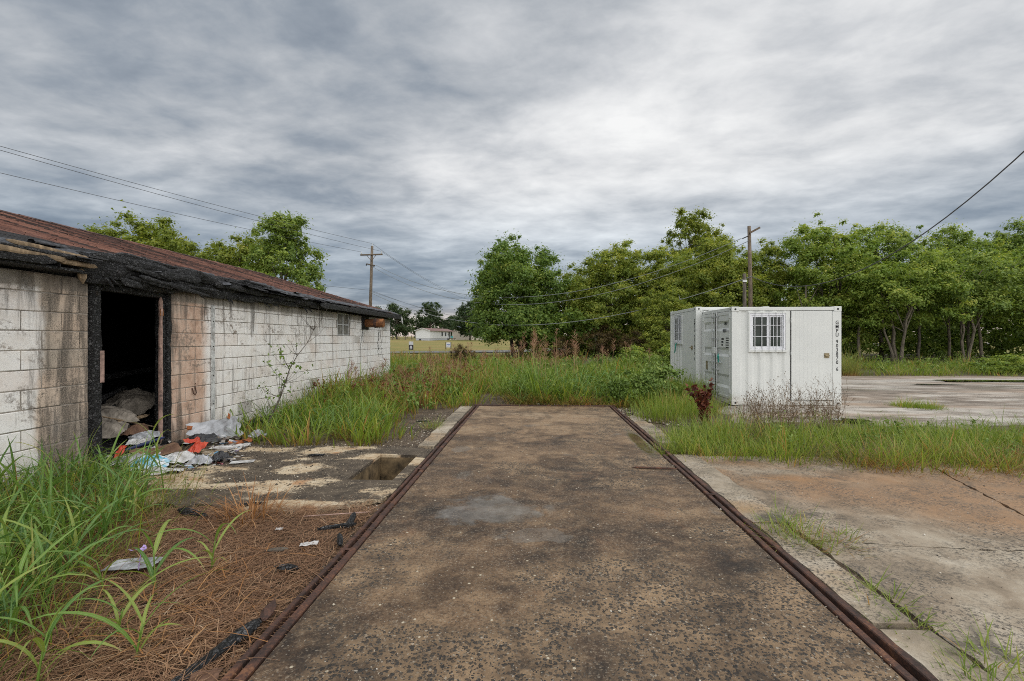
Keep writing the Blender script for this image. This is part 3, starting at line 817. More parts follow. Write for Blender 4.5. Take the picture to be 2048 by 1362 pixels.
# the wide yard slab round the containers
yx = np.arange(2.9, 34.1, 0.6); yy = np.arange(8.3, 19.4, 0.5)
YX, YY = np.meshgrid(yx, yy)
edge = 0.02 - 0.10 * sstep(8.9 + 0.35 * wob(YX, YX * 0, 1.5) - YY, -0.2, 0.4) - 0.12 * sstep(4.0 + 0.5 * wob(YY * 0, YY, 1.2) - 0.8 * sstep(YY, 12, 14) - YX, -0.3, 0.5) - 0.1 * sstep(YY, 18.0, 18.9)
YZ = H(YX, YY) - 0.018 * wob(YX, YY, 1.3) * (0.5 + sstep(YY, 11.5, 14)) + 0.028 + edge
ynx = len(yx)
YF = [(j * ynx + i, j * ynx + i + 1, (j + 1) * ynx + i + 1, (j + 1) * ynx + i) for j in range(len(yy) - 1) for i in range(ynx - 1)]
tag(link('yard_slab', quadmesh('yard_slab', np.stack([YX.ravel(), YY.ravel(), YZ.ravel()], 1), YF, True), mat=M_YARD), 'streaked pale concrete yard around the containers', kind='structure')

def puddle(cx, cy, rx, ry, z, label, seed):
    r = np.random.default_rng(seed)
    n = 40; a = np.linspace(0, 2 * np.pi, n, endpoint=False)
    ph = r.uniform(0, 6, 5)
    rad = 1 + sum(0.22 / (k + 1) * np.sin((k + 2) * a + ph[k]) for k in range(5))
    vs = [(0, 0, 0.004)] + [(rx * rad[i] * math.cos(a[i]), ry * rad[i] * math.sin(a[i]), 0.002) for i in range(n)]
    o = MB().add(vs, [(0, 1 + i, 1 + (i + 1) % n) for i in range(n)]).build('puddle', M_WATER, loc=(cx, cy, z))
    tag(o, label, kind='structure')
puddle(5.85, 9.05, 0.34, 0.20, 0.030, 'small dark puddle in front of the nearer container', 1)
puddle(14.6, 15.9, 1.5, 0.42, 0.196, 'shallow puddle on the yard by the tree line', 2)
puddle(11.9, 14.6, 0.7, 0.14, 0.192, 'narrow puddle in the middle of the yard', 3)

# old floor pad between deck and doorway, with the open pit
pad = MB()
pr = random.Random(11)
def front(xa, xb, ya, yb, n, back):
    pts = [(xa + (xb - xa) * i / n, ya + (yb - ya) * i / n + pr.uniform(-0.07, 0.07)) for i in range(n + 1)]
    return pts + [(xb, back), (xa, back)]
pad.prism(front(-4.85, PIT[0], 4.25, 4.05, 26, 6.55), -0.022, 0.014)
pad.prism(front(PIT[0], PIT[1], 4.05, 4.35, 5, PIT[2]), -0.022, 0.014)
pad.prism([(PIT[0], PIT[3]), (PIT[1], PIT[3]), (PIT[1], 6.5), (PIT[0], 6.55)], -0.022, 0.014)
pad.prism(front(PIT[1], -1.42, 4.35, 4.5, 3, 6.45), -0.022, 0.014)
pad_o = pad.build('floor_pad', M_PAD)
tag(pad_o, 'sooty cream concrete floor pad with an open pit', kind='structure')
pw = MB()
pw.box(PIT[0] - 0.09, PIT[0] - 0.001, PIT[2] - 0.09, PIT[3] + 0.09, -0.7, 0.004)
pw.box(PIT[1] + 0.001, PIT[1] + 0.07, PIT[2] - 0.09, PIT[3] + 0.09, -0.7, 0.004)
pw.box(PIT[0] + 0.001, PIT[1] - 0.001, PIT[3] + 0.001, PIT[3] + 0.09, -0.7, 0.004)
pw.box(PIT[0] + 0.001, PIT[1] - 0.001, PIT[2] - 0.09, PIT[2] - 0.001, -0.7, 0.004)
pw.box(PIT[0] - 0.05, PIT[1] + 0.05, PIT[2] - 0.05, PIT[3] + 0.05, -0.72, -0.58)
tag(pw.build('pit', M_PIT), 'square concrete-lined pit sunk in the floor pad', kind='structure')
# silt packed in the seam between kerb and apron
tag(MB().prism(ragged([(1.97, -2.4), (2.16, -2.4), (2.16, 6.2), (1.97, 6.2)], 0.01, 0.2, rr), -0.1, -0.006).build('soil_seam', M_GROUND), 'dark silt packed between kerb and apron', kind='structure')

# ------------------------------------------------------------------ burnt concrete-block building
WX = -5.2                       # outer face of the yard wall
Y0, Y1 = -1.2, 16.5
D0, D1 = 5.20, 6.43             # rough door opening
BL, BH = 0.4064, 0.2032
bld = thing('block_building', (WX, 8.0, 0), 'long burnt-out white block building with red shingle roof and charred eave', 'building')
def bpart(mb, name, mat, parent=None, smooth=False):
    """world-space mesh as a part of the building"""
    o = mb.build(name, mat, bld if parent is None else parent, smooth=smooth)
    o.matrix_parent_inverse = (bld.matrix_world if parent is None else Matrix()).inverted()
    if parent is None:
        o.matrix_parent_inverse = Matrix.Translation((-WX, -8.0, 0))
    return o
core = MB()
core.box(WX - 0.19, WX - 0.008, Y0, D0, -0.1, 2.235)
core.box(WX - 0.19, WX - 0.008, D1, 12.05, -0.1, 2.235)
core.box(WX - 0.19, WX - 0.008, 12.9, Y1 - 0.004, -0.1, 2.235)
core.box(WX - 0.19, WX - 0.008, 12.05, 12.9, -0.1, 1.63)
bpart(core, 'wall', M_MORTAR)
# other walls, floor
ow = MB()
ow.box(-15.2, -15.0, Y0, Y1, -0.1, 2.3)
ow.box(-15.0, WX - 0.012, Y1 - 0.2, Y1 - 0.006, -0.1, 2.236)
ow.add([(-15.0, Y1 - 0.02, 2.236), (WX - 0.02, Y1 - 0.02, 2.236), (-10.1, Y1 - 0.02, 3.86), (-15.0, Y1 - 0.2, 2.236), (WX - 0.02, Y1 - 0.2, 2.236), (-10.1, Y1 - 0.2, 3.86)], [(0, 1, 2), (3, 5, 4), (0, 3, 4, 1), (1, 4, 5, 2), (2, 5, 3, 0)])
ow.box(-15.0, WX - 0.012, Y0, Y0 + 0.2, -0.1, 3.9)
bpart(ow, 'rear_wall', M_MORTAR)
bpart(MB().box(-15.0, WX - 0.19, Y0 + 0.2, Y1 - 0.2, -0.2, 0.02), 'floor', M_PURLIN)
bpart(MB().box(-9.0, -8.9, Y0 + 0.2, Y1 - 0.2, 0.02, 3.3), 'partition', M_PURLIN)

# block courses
full = MB().bevel_box(-0.03, 0, 0.005, BL - 0.005, 0.005, BH - 0.005, 0.006).mesh('block', M_BLOCK)
brr = random.Random(21)
cells = []
for c in range(11):
    sh = 0 if c % 2 == 0 else BL / 2
    y = Y0 - sh
    k = 0
    while y < Y1 - 0.02:
        a, b = max(y, Y0), min(y + BL, Y1)
        segs = []
        cuts = [(D0, D1)]
        if c >= 8 and c <= 9: cuts.append((12.05, 12.9))
        if c == 10: cuts.append((12.05, 12.9))
        spans = [(a, b)]
        for (p, q) in cuts:
            ns_ = []
            for (s, e) in spans:
                if s < p: ns_.append((s, min(e, p)))
                if e > q: ns_.append((max(s, q), e))
            spans = ns_
        for (s, e) in spans:
            if e - s > 0.05:
                cells.append((c, s, e))
        y += BL
# the 300 that show largest are single blocks; the ones out of frame or far down the wall are one piece
vis = [q for q in cells if q[2] > 4.25]
vis.sort(key=lambda q: q[1])
single = set(vis[:300])
rest = MB()
inv = Matrix.Translation((-WX, -8.0, 0))
for q in cells:
    c, s, e = q
    prd = brr.uniform(-0.0035, 0.0045)
    if q in single:
        o = link('block', full, bld)
        o.matrix_parent_inverse = inv
        o.location = (WX + prd, s, c * BH)
        o.scale = (1, (e - s) / BL, 1)
        o.rotation_euler = (brr.uniform(-0.004, 0.004), 0, brr.uniform(-0.006, 0.006))
    else:
        rest.bevel_box(WX - 0.03 + prd, WX + prd, s + 0.005, e - 0.005, c * BH + 0.005, (c + 1) * BH - 0.005, 0.006)
tag(bpart(rest, 'block_courses', M_BLOCK), kind='stuff')
# painted corner return at the far end
bpart(MB().bevel_box(WX - 0.19, WX + 0.002, Y1 + 0.001, Y1 + 0.02, 0, 2.23, 0.004), 'corner', M_WHITE)

# window of four glass blocks
wn = bpart(MB().box(WX - 0.06, WX - 0.012, 12.08, 12.11, 1.66, 2.2).box(WX - 0.06, WX - 0.012, 12.84, 12.87, 1.66, 2.2).box(WX - 0.06, WX - 0.010, 12.08, 12.87, 1.635, 1.66).box(WX - 0.06, WX - 0.010, 12.08, 12.87, 2.2, 2.235).box(WX - 0.06, WX - 0.013, 12.45, 12.485, 1.66, 2.2).box(WX - 0.06, WX - 0.014, 12.11, 12.84, 1.91, 1.94), 'window', M_TRIM)
M_PANEG = mat_plain('grimy_pane', (0.20, 0.195, 0.18), 0.35, 0.35, 8, dirt=(0.09, 0.08, 0.07))
for a, b in ((12.112, 12.448), (12.487, 12.838)):
    for c_, d_ in ((1.662, 1.908), (1.942, 2.198)):
        MB().bevel_box(WX - 0.055, WX - 0.03, a, b, c_, d_, 0.008).build('pane', M_PANEG, wn)
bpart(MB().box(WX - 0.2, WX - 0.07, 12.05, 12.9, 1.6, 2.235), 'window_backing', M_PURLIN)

# roof
SL = 0.296
EX, EZ = -4.88, 2.40            # eave line
RXX, RZ = -10.1, 2.40 + SL * 5.22
def roofz(x): return EZ + SL * (EX - x)
course = 0.15
sv, sf, n = [], [], 0
yb = np.arange(-1.5, 16.9, 0.30)
rg = np.random.default_rng(8)
k = 0
x = EX
while x > RXX + 0.05:
    xa, xb = x, max(x - course - 0.03, RXX)
    y_off = rg.uniform(-0.15, 0.15)
    for y in yb:
        ya, yc = y + y_off, y + y_off + 0.2995
        if yc > 16.86: yc = 16.86
        if ya > 16.85: continue
        # burnt back over the doorway
        cut = 0.30 * math.exp(-((ya - 6.0) / 1.1) ** 2) + 0.06 * float(wob(ya, 3, 2.2))
        if EX - xa < cut - 0.02 and 4.95 < ya < 8.2:
            continue
        lift = rg.uniform(0, 0.006) + (0.03 * rg.random() if (EX - xa < 0.5 and 4.0 < ya < 9.5) else 0)
        droop = rg.uniform(-0.012, 0.012) if k == 0 else 0
        b = len(sv)
        za, zb = roofz(xa) + 0.016 + lift, roofz(xb) + 0.006
        j = rg.uniform(-0.012, 0.012)
        sv += [(xa + j, ya, za + droop), (xa + j, yc, za + droop), (xb, yc, zb), (xb, ya, zb), (xa + j, ya, za - 0.014 + droop), (xa + j, yc, za - 0.014 + droop)]
        sf += [(b, b + 1, b + 2, b + 3), (b + 4, b + 5, b + 1, b)]
    x -= course; k += 1
rf_o = bpart(MB().add([(EX + 0.0, -1.4, EZ - 0.02), (EX, 4.95, EZ - 0.02), (WX + 0.10, 5.1, roofz(WX + .1) - 0.02), (WX + 0.12, 8.0, roofz(WX + .12) - 0.02), (EX, 8.2, EZ - 0.02), (EX, 16.8, EZ - 0.02), (RXX, 16.8, RZ - 0.02), (RXX, -1.4, RZ - 0.02), (-15.4, 16.8, EZ - 0.02), (-15.4, -1.4, EZ - 0.02)],
                      [(0, 1, 2, 3, 4, 5, 6, 7), (7, 6, 8, 9)]), 'roof', M_CHAR)
sh = link('shingles', quadmesh('shingles', sv, sf), rf_o, M_SHINGLE)
tag(sh, kind='stuff')
lk = MB()
for (a, b, c_, d_) in (((RXX, -1.45, RZ), (RXX, 16.86, RZ), (-15.4, 16.86, EZ), (-15.4, -1.45, EZ)),):
    lk.add([a, b, c_, d_], [(0, 1, 2, 3)])
lk.build('rear_slope', M_SHINGLE, rf_o)
rc = MB()
for i in range(60):
    y = -1.4 + i * 0.305
    if y > 16.6: break
    z = RZ + 0.012 + (i % 2) * 0.004
    rc.add([(RXX + 0.13, y, roofz(RXX + 0.13) + 0.022), (RXX + 0.13, y + 0.3, roofz(RXX + 0.13) + 0.02), (RXX, y + 0.3, z + 0.02), (RXX, y, z + 0.025), (RXX - 0.13, y + 0.3, z - 0.02), (RXX - 0.13, y, z - 0.02)], [(0, 1, 2, 3), (3, 2, 4, 5)])
rc.build('ridge_cap', M_SHINGLE, rf_o)
# rake board at the far gable and fascia along the sound part of the eave
bpart(MB().add([(EX + 0.02, 16.80, EZ - 0.16), (EX + 0.02, 16.84, EZ - 0.16), (EX + 0.02, 16.84, EZ - 0.015), (EX + 0.02, 16.80, EZ - 0.015), (RXX, 16.80, RZ - 0.16), (RXX, 16.84, RZ - 0.16), (RXX, 16.84, RZ - 0.015), (RXX, 16.80, RZ - 0.015)],
              [(0, 1, 2, 3), (4, 7, 6, 5), (0, 4, 5, 1), (3, 2, 6, 7), (1, 5, 6, 2), (0, 3, 7, 4)]), 'rake_board', M_CHAR)

def rough_beam(x0, y0, z0, x1, y1, z1, w, h, seed, amp=0.25, seg=0.07, nr=10):
    """burnt timber: lumpy rounded-rectangle section following a line"""
    r = np.random.default_rng(seed)
    A = np.array((x0, y0, z0)); B = np.array((x1, y1, z1)); L = np.linalg.norm(B - A)
    n = max(3, int(L / seg)); t = (B - A) / L
    s = np.cross(t, (0, 0, 1)) if abs(t[2]) < 0.98 else np.array((0.0, 1.0, 0.0))
    s = s - t * s.dot(t); s /= np.linalg.norm(s); u_ = np.cross(s, t)
    vs, fs = [], []
    lump = np.interp(np.arange(n + 1), np.arange(0, n + 5, 4), r.uniform(1 - amp, 1 + amp, len(np.arange(0, n + 5, 4))))
    for i in range(n + 1):
        q = i / n
        end = min(1, (q * L) / 0.08 + 0.35, ((1 - q) * L) / 0.08 + 0.35)
        for k in range(nr):
            a = 2 * math.pi * (k + 0.5) / nr
            ca, sa = math.cos(a), math.sin(a)
            m_ = max(abs(ca), abs(sa)) ** 0.75
            f = lump[i] * end * (1 + r.uniform(-amp, amp) * 0.35)
            vs.append(A + t * (q * L + r.uniform(-0.01, 0.01)) + s * (ca / m_ * w / 2 * f) + u_ * (sa / m_ * h / 2 * f))
    for i in range(n):
        for k in range(nr):
            a = i * nr + k; b = i * nr + (k + 1) % nr
            fs.append((a, b, b + nr, a + nr))
    fs.append(tuple(range(nr))[::-1]); fs.append(tuple(n * nr + k for k in range(nr)))
    return MB().add(vs, fs)

# burnt header, plates and fascia over the doorway and along the wall
for i, a in enumerate((
        (WX + 0.03, 4.95, 2.40, WX + 0.05, 8.9, 2.36, 0.20, 0.22),
        (WX + 0.02, 5.05, 2.28, WX + 0.03, 6.55, 2.255, 0.16, 0.15),
        (WX + 0.09, 5.15, 2.50, WX + 0.12, 8.6, 2.42, 0.13, 0.12),
        (WX + 0.07, 6.35, 2.27, WX + 0.08, 8.4, 2.255, 0.16, 0.12),
        (WX + 0.10, 8.2, 2.36, WX + 0.14, 10.8, 2.33, 0.15, 0.15),
        (WX + 0.13, 8.0, 2.28, WX + 0.12, 9.6, 2.27, 0.12, 0.09),
        (WX + 0.17, 7.1, 2.40, WX + 0.24, 10.2, 2.34, 0.08, 0.10),
        (WX + 0.06, 5.5, 2.575, WX + 0.08, 8.0, 2.49, 0.14, 0.07),
        (WX - 0.10, Y0, 2.29, WX - 0.10, D0 - .05, 2.29, 0.18, 0.10),
        (WX - 0.10, 8.4, 2.285, WX - 0.10, Y1 - 0.1, 2.285, 0.18, 0.09))):
    bpart(rough_beam(*a, seed=40 + i, amp=0.34), 'charred_beam', M_CHAR)
jr = random.Random(77)
for i in range(26):
    y = jr.uniform(5.0, 10.6); L_ = jr.uniform(0.25, 1.3); z = 2.27 + jr.uniform(0.0, 0.26) * (1 if y < 8.5 else 0.5)
    xo = WX + 0.10 + jr.uniform(0.0, 0.12)
    bpart(rough_beam(xo, y, z + jr.uniform(-0.03, 0.05), xo + jr.uniform(-0.02, 0.05), y + L_, z - jr.uniform(-0.02, 0.10) * (1 if y < 9 else 0.4), jr.uniform(0.015, 0.04), jr.uniform(0.03, 0.09), 500 + i, amp=0.45, seg=0.05, nr=8), 'charred_board', M_CHAR)
for i in range(20):
    y = jr.uniform(5.2, 10.4); z = 2.30
    bpart(rough_beam(WX + 0.12, y, z, WX + 0.13 + jr.uniform(-.02, .06), y + jr.uniform(0.03, 0.3), z - jr.uniform(0.08, 0.2), 0.02, 0.03, 540 + i, amp=0.5, seg=0.03, nr=6), 'splinter', M_CHAR)
bpart(rough_beam(EX + 0.005, 10.4, EZ - 0.085, EX + 0.005, 16.82, EZ - 0.085, 0.045, 0.14, 60, amp=0.06, seg=0.2), 'fascia', M_CHAR)
bpart(rough_beam(EX - 0.01, -1.4, EZ - 0.07, EX - 0.01, 4.55, EZ - 0.07, 0.04, 0.10, 61, amp=0.2, seg=0.1), 'fascia', M_CHAR)
# rafter tails
for i, y in enumerate(np.arange(8.9, 16.7, 0.61)):
    bpart(rough_beam(WX - 0.3, y, roofz(WX - 0.3) - 0.10, EX - 0.02, y + 0.01, EZ - 0.10, 0.05, 0.12, 70 + i, amp=0.12, seg=0.08), 'rafter_tail', M_CHAR)
for i, y in enumerate((-0.6, 0.1, 0.7, 1.4, 2.0, 2.7, 3.3, 3.95, 4.6)):
    bpart(rough_beam(WX - 0.3, y, roofz(WX - 0.3) - 0.10, EX - 0.02, y, EZ - 0.10, 0.05, 0.12, 90 + i, amp=0.2, seg=0.08), 'rafter_tail', M_CHAR)
for i, y in enumerate((5.25, 5.85, 6.45, 7.05, 7.65, 8.3)):
    bpart(rough_beam(WX - 0.9, y, roofz(WX - 0.9) - 0.11, WX + 0.12 + 0.04 * (i % 3), y + 0.02, roofz(WX + 0.1) - 0.10, 0.06, 0.12, 110 + i, amp=0.3, seg=0.08), 'rafter_tail', M_CHAR)

# broken eave at the near end: boards, tan splinters, block of packing
for i, (a, mt, nm) in enumerate((
        ((EX + 0.02, 2.6, EZ + 0.03, EX - 0.06, 4.98, EZ + 0.0, 0.10, 0.05), M_CHAR, 'charred_beam'),
        ((EX + 0.03, 3.4, EZ - 0.02, EX - 0.02, 4.65, EZ - 0.03, 0.035, 0.065), M_WOODTAN, 'split_board'),
        ((EX - 0.02, 4.1, EZ + 0.06, EX - 0.06, 4.95, EZ + 0.02, 0.03, 0.045), M_WOODTAN, 'split_board'),
        ((EX - 0.05, 4.6, EZ - 0.05, EX - 0.10, 5.08, EZ - 0.045, 0.06, 0.05), M_WOODTAN, 'split_board'),
        ((EX - 0.13, 4.93, EZ - 0.09, EX - 0.13, 4.95, EZ - 0.24, 0.06, 0.06), M_WOODTAN, 'split_board'),
        ((EX - 0.04, 3.0, EZ - 0.10, EX - 0.10, 4.97, EZ - 0.13, 0.05, 0.03), M_CHAR, 'charred_beam'))):
    bpart(rough_beam(*a, seed=130 + i, amp=0.25, seg=0.06), nm, mt)
bpart(MB().box(EX - 0.30, EX - 0.04, -1.4, 4.85, EZ - 0.135, EZ - 0.12, 0.01), 'soffit', M_CHAR)

# torn roofing felt: curled lip along the burnt edge
M_FELT = mat_plain('burnt_felt', (0.045, 0.046, 0.052), 0.45, 0.7, 25, spec=0.6, bump=0.6)
def felt(ya, yb, wid, drop, seed, xoff=0.0, rise=0.04):
    r = np.random.default_rng(seed)
    n = int((yb - ya) / 0.05); m_ = 7
    vs = []
    ph = r.uniform(0, 6, 6)
    for i in range(n + 1):
        y = ya + (yb - ya) * i / n
        edge_ = wid * (0.75 + 0.35 * math.sin(y * 3.1 + ph[0]) * math.sin(y * 7.3 + ph[1])) + r.uniform(-0.02, 0.02)
        for j in range(m_ + 1):
            t = j / m_
            x = EX - 0.45 + xoff + edge_ * t
            z = roofz(x) + 0.025 + rise * math.sin(math.pi * t) * (0.6 + 0.6 * math.sin(y * 5 + ph[2])) - drop * max(0, t - 0.7) ** 1.3 * 3
            z += 0.018 * math.sin(y * 17 + ph[3] + t * 4) * t + r.uniform(-0.004, 0.004)
            vs.append((x, y, z))
    fs = [(i * (m_ + 1) + j, (i + 1) * (m_ + 1) + j, (i + 1) * (m_ + 1) + j + 1, i * (m_ + 1) + j + 1) for i in range(n) for j in range(m_)]
    return MB().add(vs, fs)
for i, a in enumerate(((2.4, 4.9, 0.5, 0.03, 1, 0.0, 0.05), (4.85, 6.9, 0.30, 0.05, 2, -0.02, 0.05), (6.6, 8.6, 0.36, 0.05, 3, 0.0, 0.045), (8.3, 11.5, 0.46, 0.05, 4, 0.0, 0.025), (11.3, 16.7, 0.455, 0.03, 5, 0.0, 0.012))):
    bpart(felt(*a), 'roofing_felt', M_FELT, smooth=True)
for i, (y, s) in enumerate(((7.0, 0.10), (8.4, 0.12), (8.75, 0.09), (4.7, 0.08), (9.9, 0.06))):
    # curled scraps standing up from the roof edge
    vs, fs = [], []
    r = np.random.default_rng(200 + i)
    for a in range(9):
        th = a / 8 * 3.6
        for b in range(7):
            rad = s * (0.35 + 0.5 * th / 3.6) * (1 + r.uniform(-0.12, 0.12))
            vs.append((EX - 0.25 + rad * math.cos(th), y + (b - 3) * s * 0.7 + r.uniform(-0.01, 0.01), roofz(EX - 0.25) + 0.03 + rad * math.sin(th) * 0.8 + 0.25 * s))
    for a in range(8):
        for b in range(6):
            q = a * 7 + b
            fs.append((q, q + 1, q + 8, q + 7))
    bpart(MB().add(vs, fs), 'curled_scrap', M_FELT, smooth=True)
# pale rag hanging at the eave corner
bpart(rough_beam(EX + 0.03, 16.75, EZ - 0.06, EX + 0.05, 16.78, EZ - 0.32, 0.05, 0.05, 77, amp=0.4, seg=0.03), 'rag', M_TRIM)

# door frame
for i, a in enumerate(((WX - 0.045, D0 + 0.075, 0.0, WX - 0.045, D0 + 0.075, 2.24, 0.15, 0.18), (WX - 0.07, D1 - 0.045, 0.0, WX - 0.07, D1 - 0.045, 2.24, 0.085, 0.20), (WX - 0.04, D1 - 0.13, 0.0, WX - 0.04, D1 - 0.13, 2.2, 0.05, 0.10), (WX - 0.05, D0 + 0.1, 2.17, WX - 0.05, D1 - 0.1, 2.15, 0.16, 0.09))):
    bpart(rough_beam(*a, seed=150 + i, amp=0.10, seg=0.06), 'door_frame', M_CHAR)
M_PINKW = mat_plain('blistered_paint', (0.36, 0.24, 0.20), 0.8, 0.3, 12, dirt=(0.05, 0.04, 0.04))
bpart(rough_beam(WX + 0.005, D1 - 0.185, 0.1, WX + 0.005, D1 - 0.18, 2.12, 0.035, 0.05, 160, amp=0.2, seg=0.06), 'door_stop', M_PINKW)
bpart(MB().bevel_box(WX + 0.03, WX + 0.052, D0 + 0.10, D0 + 0.155, 1.02, 1.40, 0.004), 'paint_flake', M_PINKW)
bpart(MB().bevel_box(WX + 0.004, WX + 0.02, D1 - 0.20, D1 - 0.14, 1.86, 1.96, 0.004), 'hinge', M_RUSTB)
bpart(MB().bevel_box(WX + 0.006, WX + 0.02, 6.90, 6.905, 0.85, 0.87, 0.002).tube([(WX + 0.01, 6.84, 0.80), (WX + 0.03, 6.84, 0.72), (WX + 0.035, 6.87, 0.69), (WX + 0.03, 6.90, 0.72), (WX + 0.01, 6.90, 0.82)], 0.008, 6), 'iron_hook', M_RUST)

# pale conduit strip, exhaust pipe, hanging cables
strip = bpart(MB().bevel_box(WX + 0.006, WX + 0.022, 7.25, 7.335, 0.10, 2.08, 0.005), 'trim_strip', M_TRIM)
for z in (0.5, 0.95, 1.42, 1.82):
    MB().tube([(WX + 0.018, 7.293, z), (WX + 0.0245, 7.293, z)], 0.011, 8).build('bolt_hole', M_BLACK, strip)
pipe = bpart(MB().tube([(WX - 0.05, 14.05, 2.02), (WX + 0.36, 14.05, 2.02)], [0.125, 0.125], 16).tube([(WX + 0.36, 14.05, 2.02), (WX + 0.56, 14.05, 2.02), (WX + 0.58, 14.05, 2.02)], [0.135, 0.135, 0.125], 16), 'exhaust_pipe', M_RUSTB, smooth=False)
MB().tube([(WX + 0.30, 14.05, 2.02), (WX + 0.38, 14.05, 2.02)], 0.142, 16).build('band', M_RUST, pipe)
bpart(MB().bevel_box(WX + 0.004, WX + 0.03, 13.75, 14.30, 1.83, 2.24, 0.005), 'pipe_plate', M_CHAR)
cr = random.Random(5)
def hang(x, y, z0, z1, r=0.006):
    pts = []
    n = 14
    for i in range(n + 1):
        t = i / n
        pts.append((x + cr.uniform(-0.015, 0.02), y + 0.06 * math.sin(t * 5 + y) + cr.uniform(-0.02, 0.02), z0 + (z1 - z0) * t))
    return MB().tube(pts, r, 5)
for a in ((WX + 0.05, 13.62, 2.2, 0.7), (WX + 0.06, 13.75, 2.1, 1.45), (WX + 0.40, 14.1, 1.9, 1.0), (WX + 0.44, 14.0, 1.9, 1.2), (WX + 0.05, 15.4, 2.2, 0.9)):
    bpart(hang(*a), 'hanging_cable', M_CHAR)

# ------------------------------------------------------------------ office containers
CL, CD, CH = 2.44, 1.95, 2.26
def corrugated(x0, x1, z0, z1, pitch=0.27, depth=0.034, y=0.0, clip=None):
    """trapezoid-corrugated sheet in the xz plane, outside towards -y"""
    prof = []
    x = x0; flat = pitch * 0.30; sl = pitch * 0.20
    while x < x1:
        for dx_, yy_ in ((0, y), (flat, y), (flat + sl, y + depth), (2 * flat + sl, y + depth)):
            if x + dx_ <= x1: prof.append((x + dx_, yy_))
        x += pitch
    prof.append((x1, prof[-1][1]))
    if clip:
        px_ = [a for a, b in prof]; py_ = [b for a, b in prof]
        prof = [(clip[0], float(np.interp(clip[0], px_, py_)))] + [q for q in prof if clip[0] < q[0] < clip[1]] + [(clip[1], float(np.interp(clip[1], px_, py_)))]
    n = len(prof)
    vs = [(a, b, z0) for a, b in prof] + [(a, b, z1) for a, b in prof]
    return vs, [(i, i + 1, n + i + 1, n + i) for i in range(n - 1)]

def text_mesh(body, size, xs=0.62):
    cu = bpy.data.curves.new('lettering', 'FONT')
    cu.body = body; cu.size = size; cu.align_x = 'CENTER'; cu.extrude = 0.0008; cu.resolution_u = 3; cu.offset = size * 0.014
    o = bpy.data.objects.new('lettering', cu); COL.objects.link(o)
    me = bpy.data.meshes.new_from_object(o.evaluated_get(bpy.context.evaluated_depsgraph_get()))
    bpy.data.objects.remove(o); bpy.data.curves.remove(cu)
    me.transform(Matrix.Scale(xs, 4, (1, 0, 0)))
    me.materials.clear(); me.materials.append(M_LETTER)
    return me

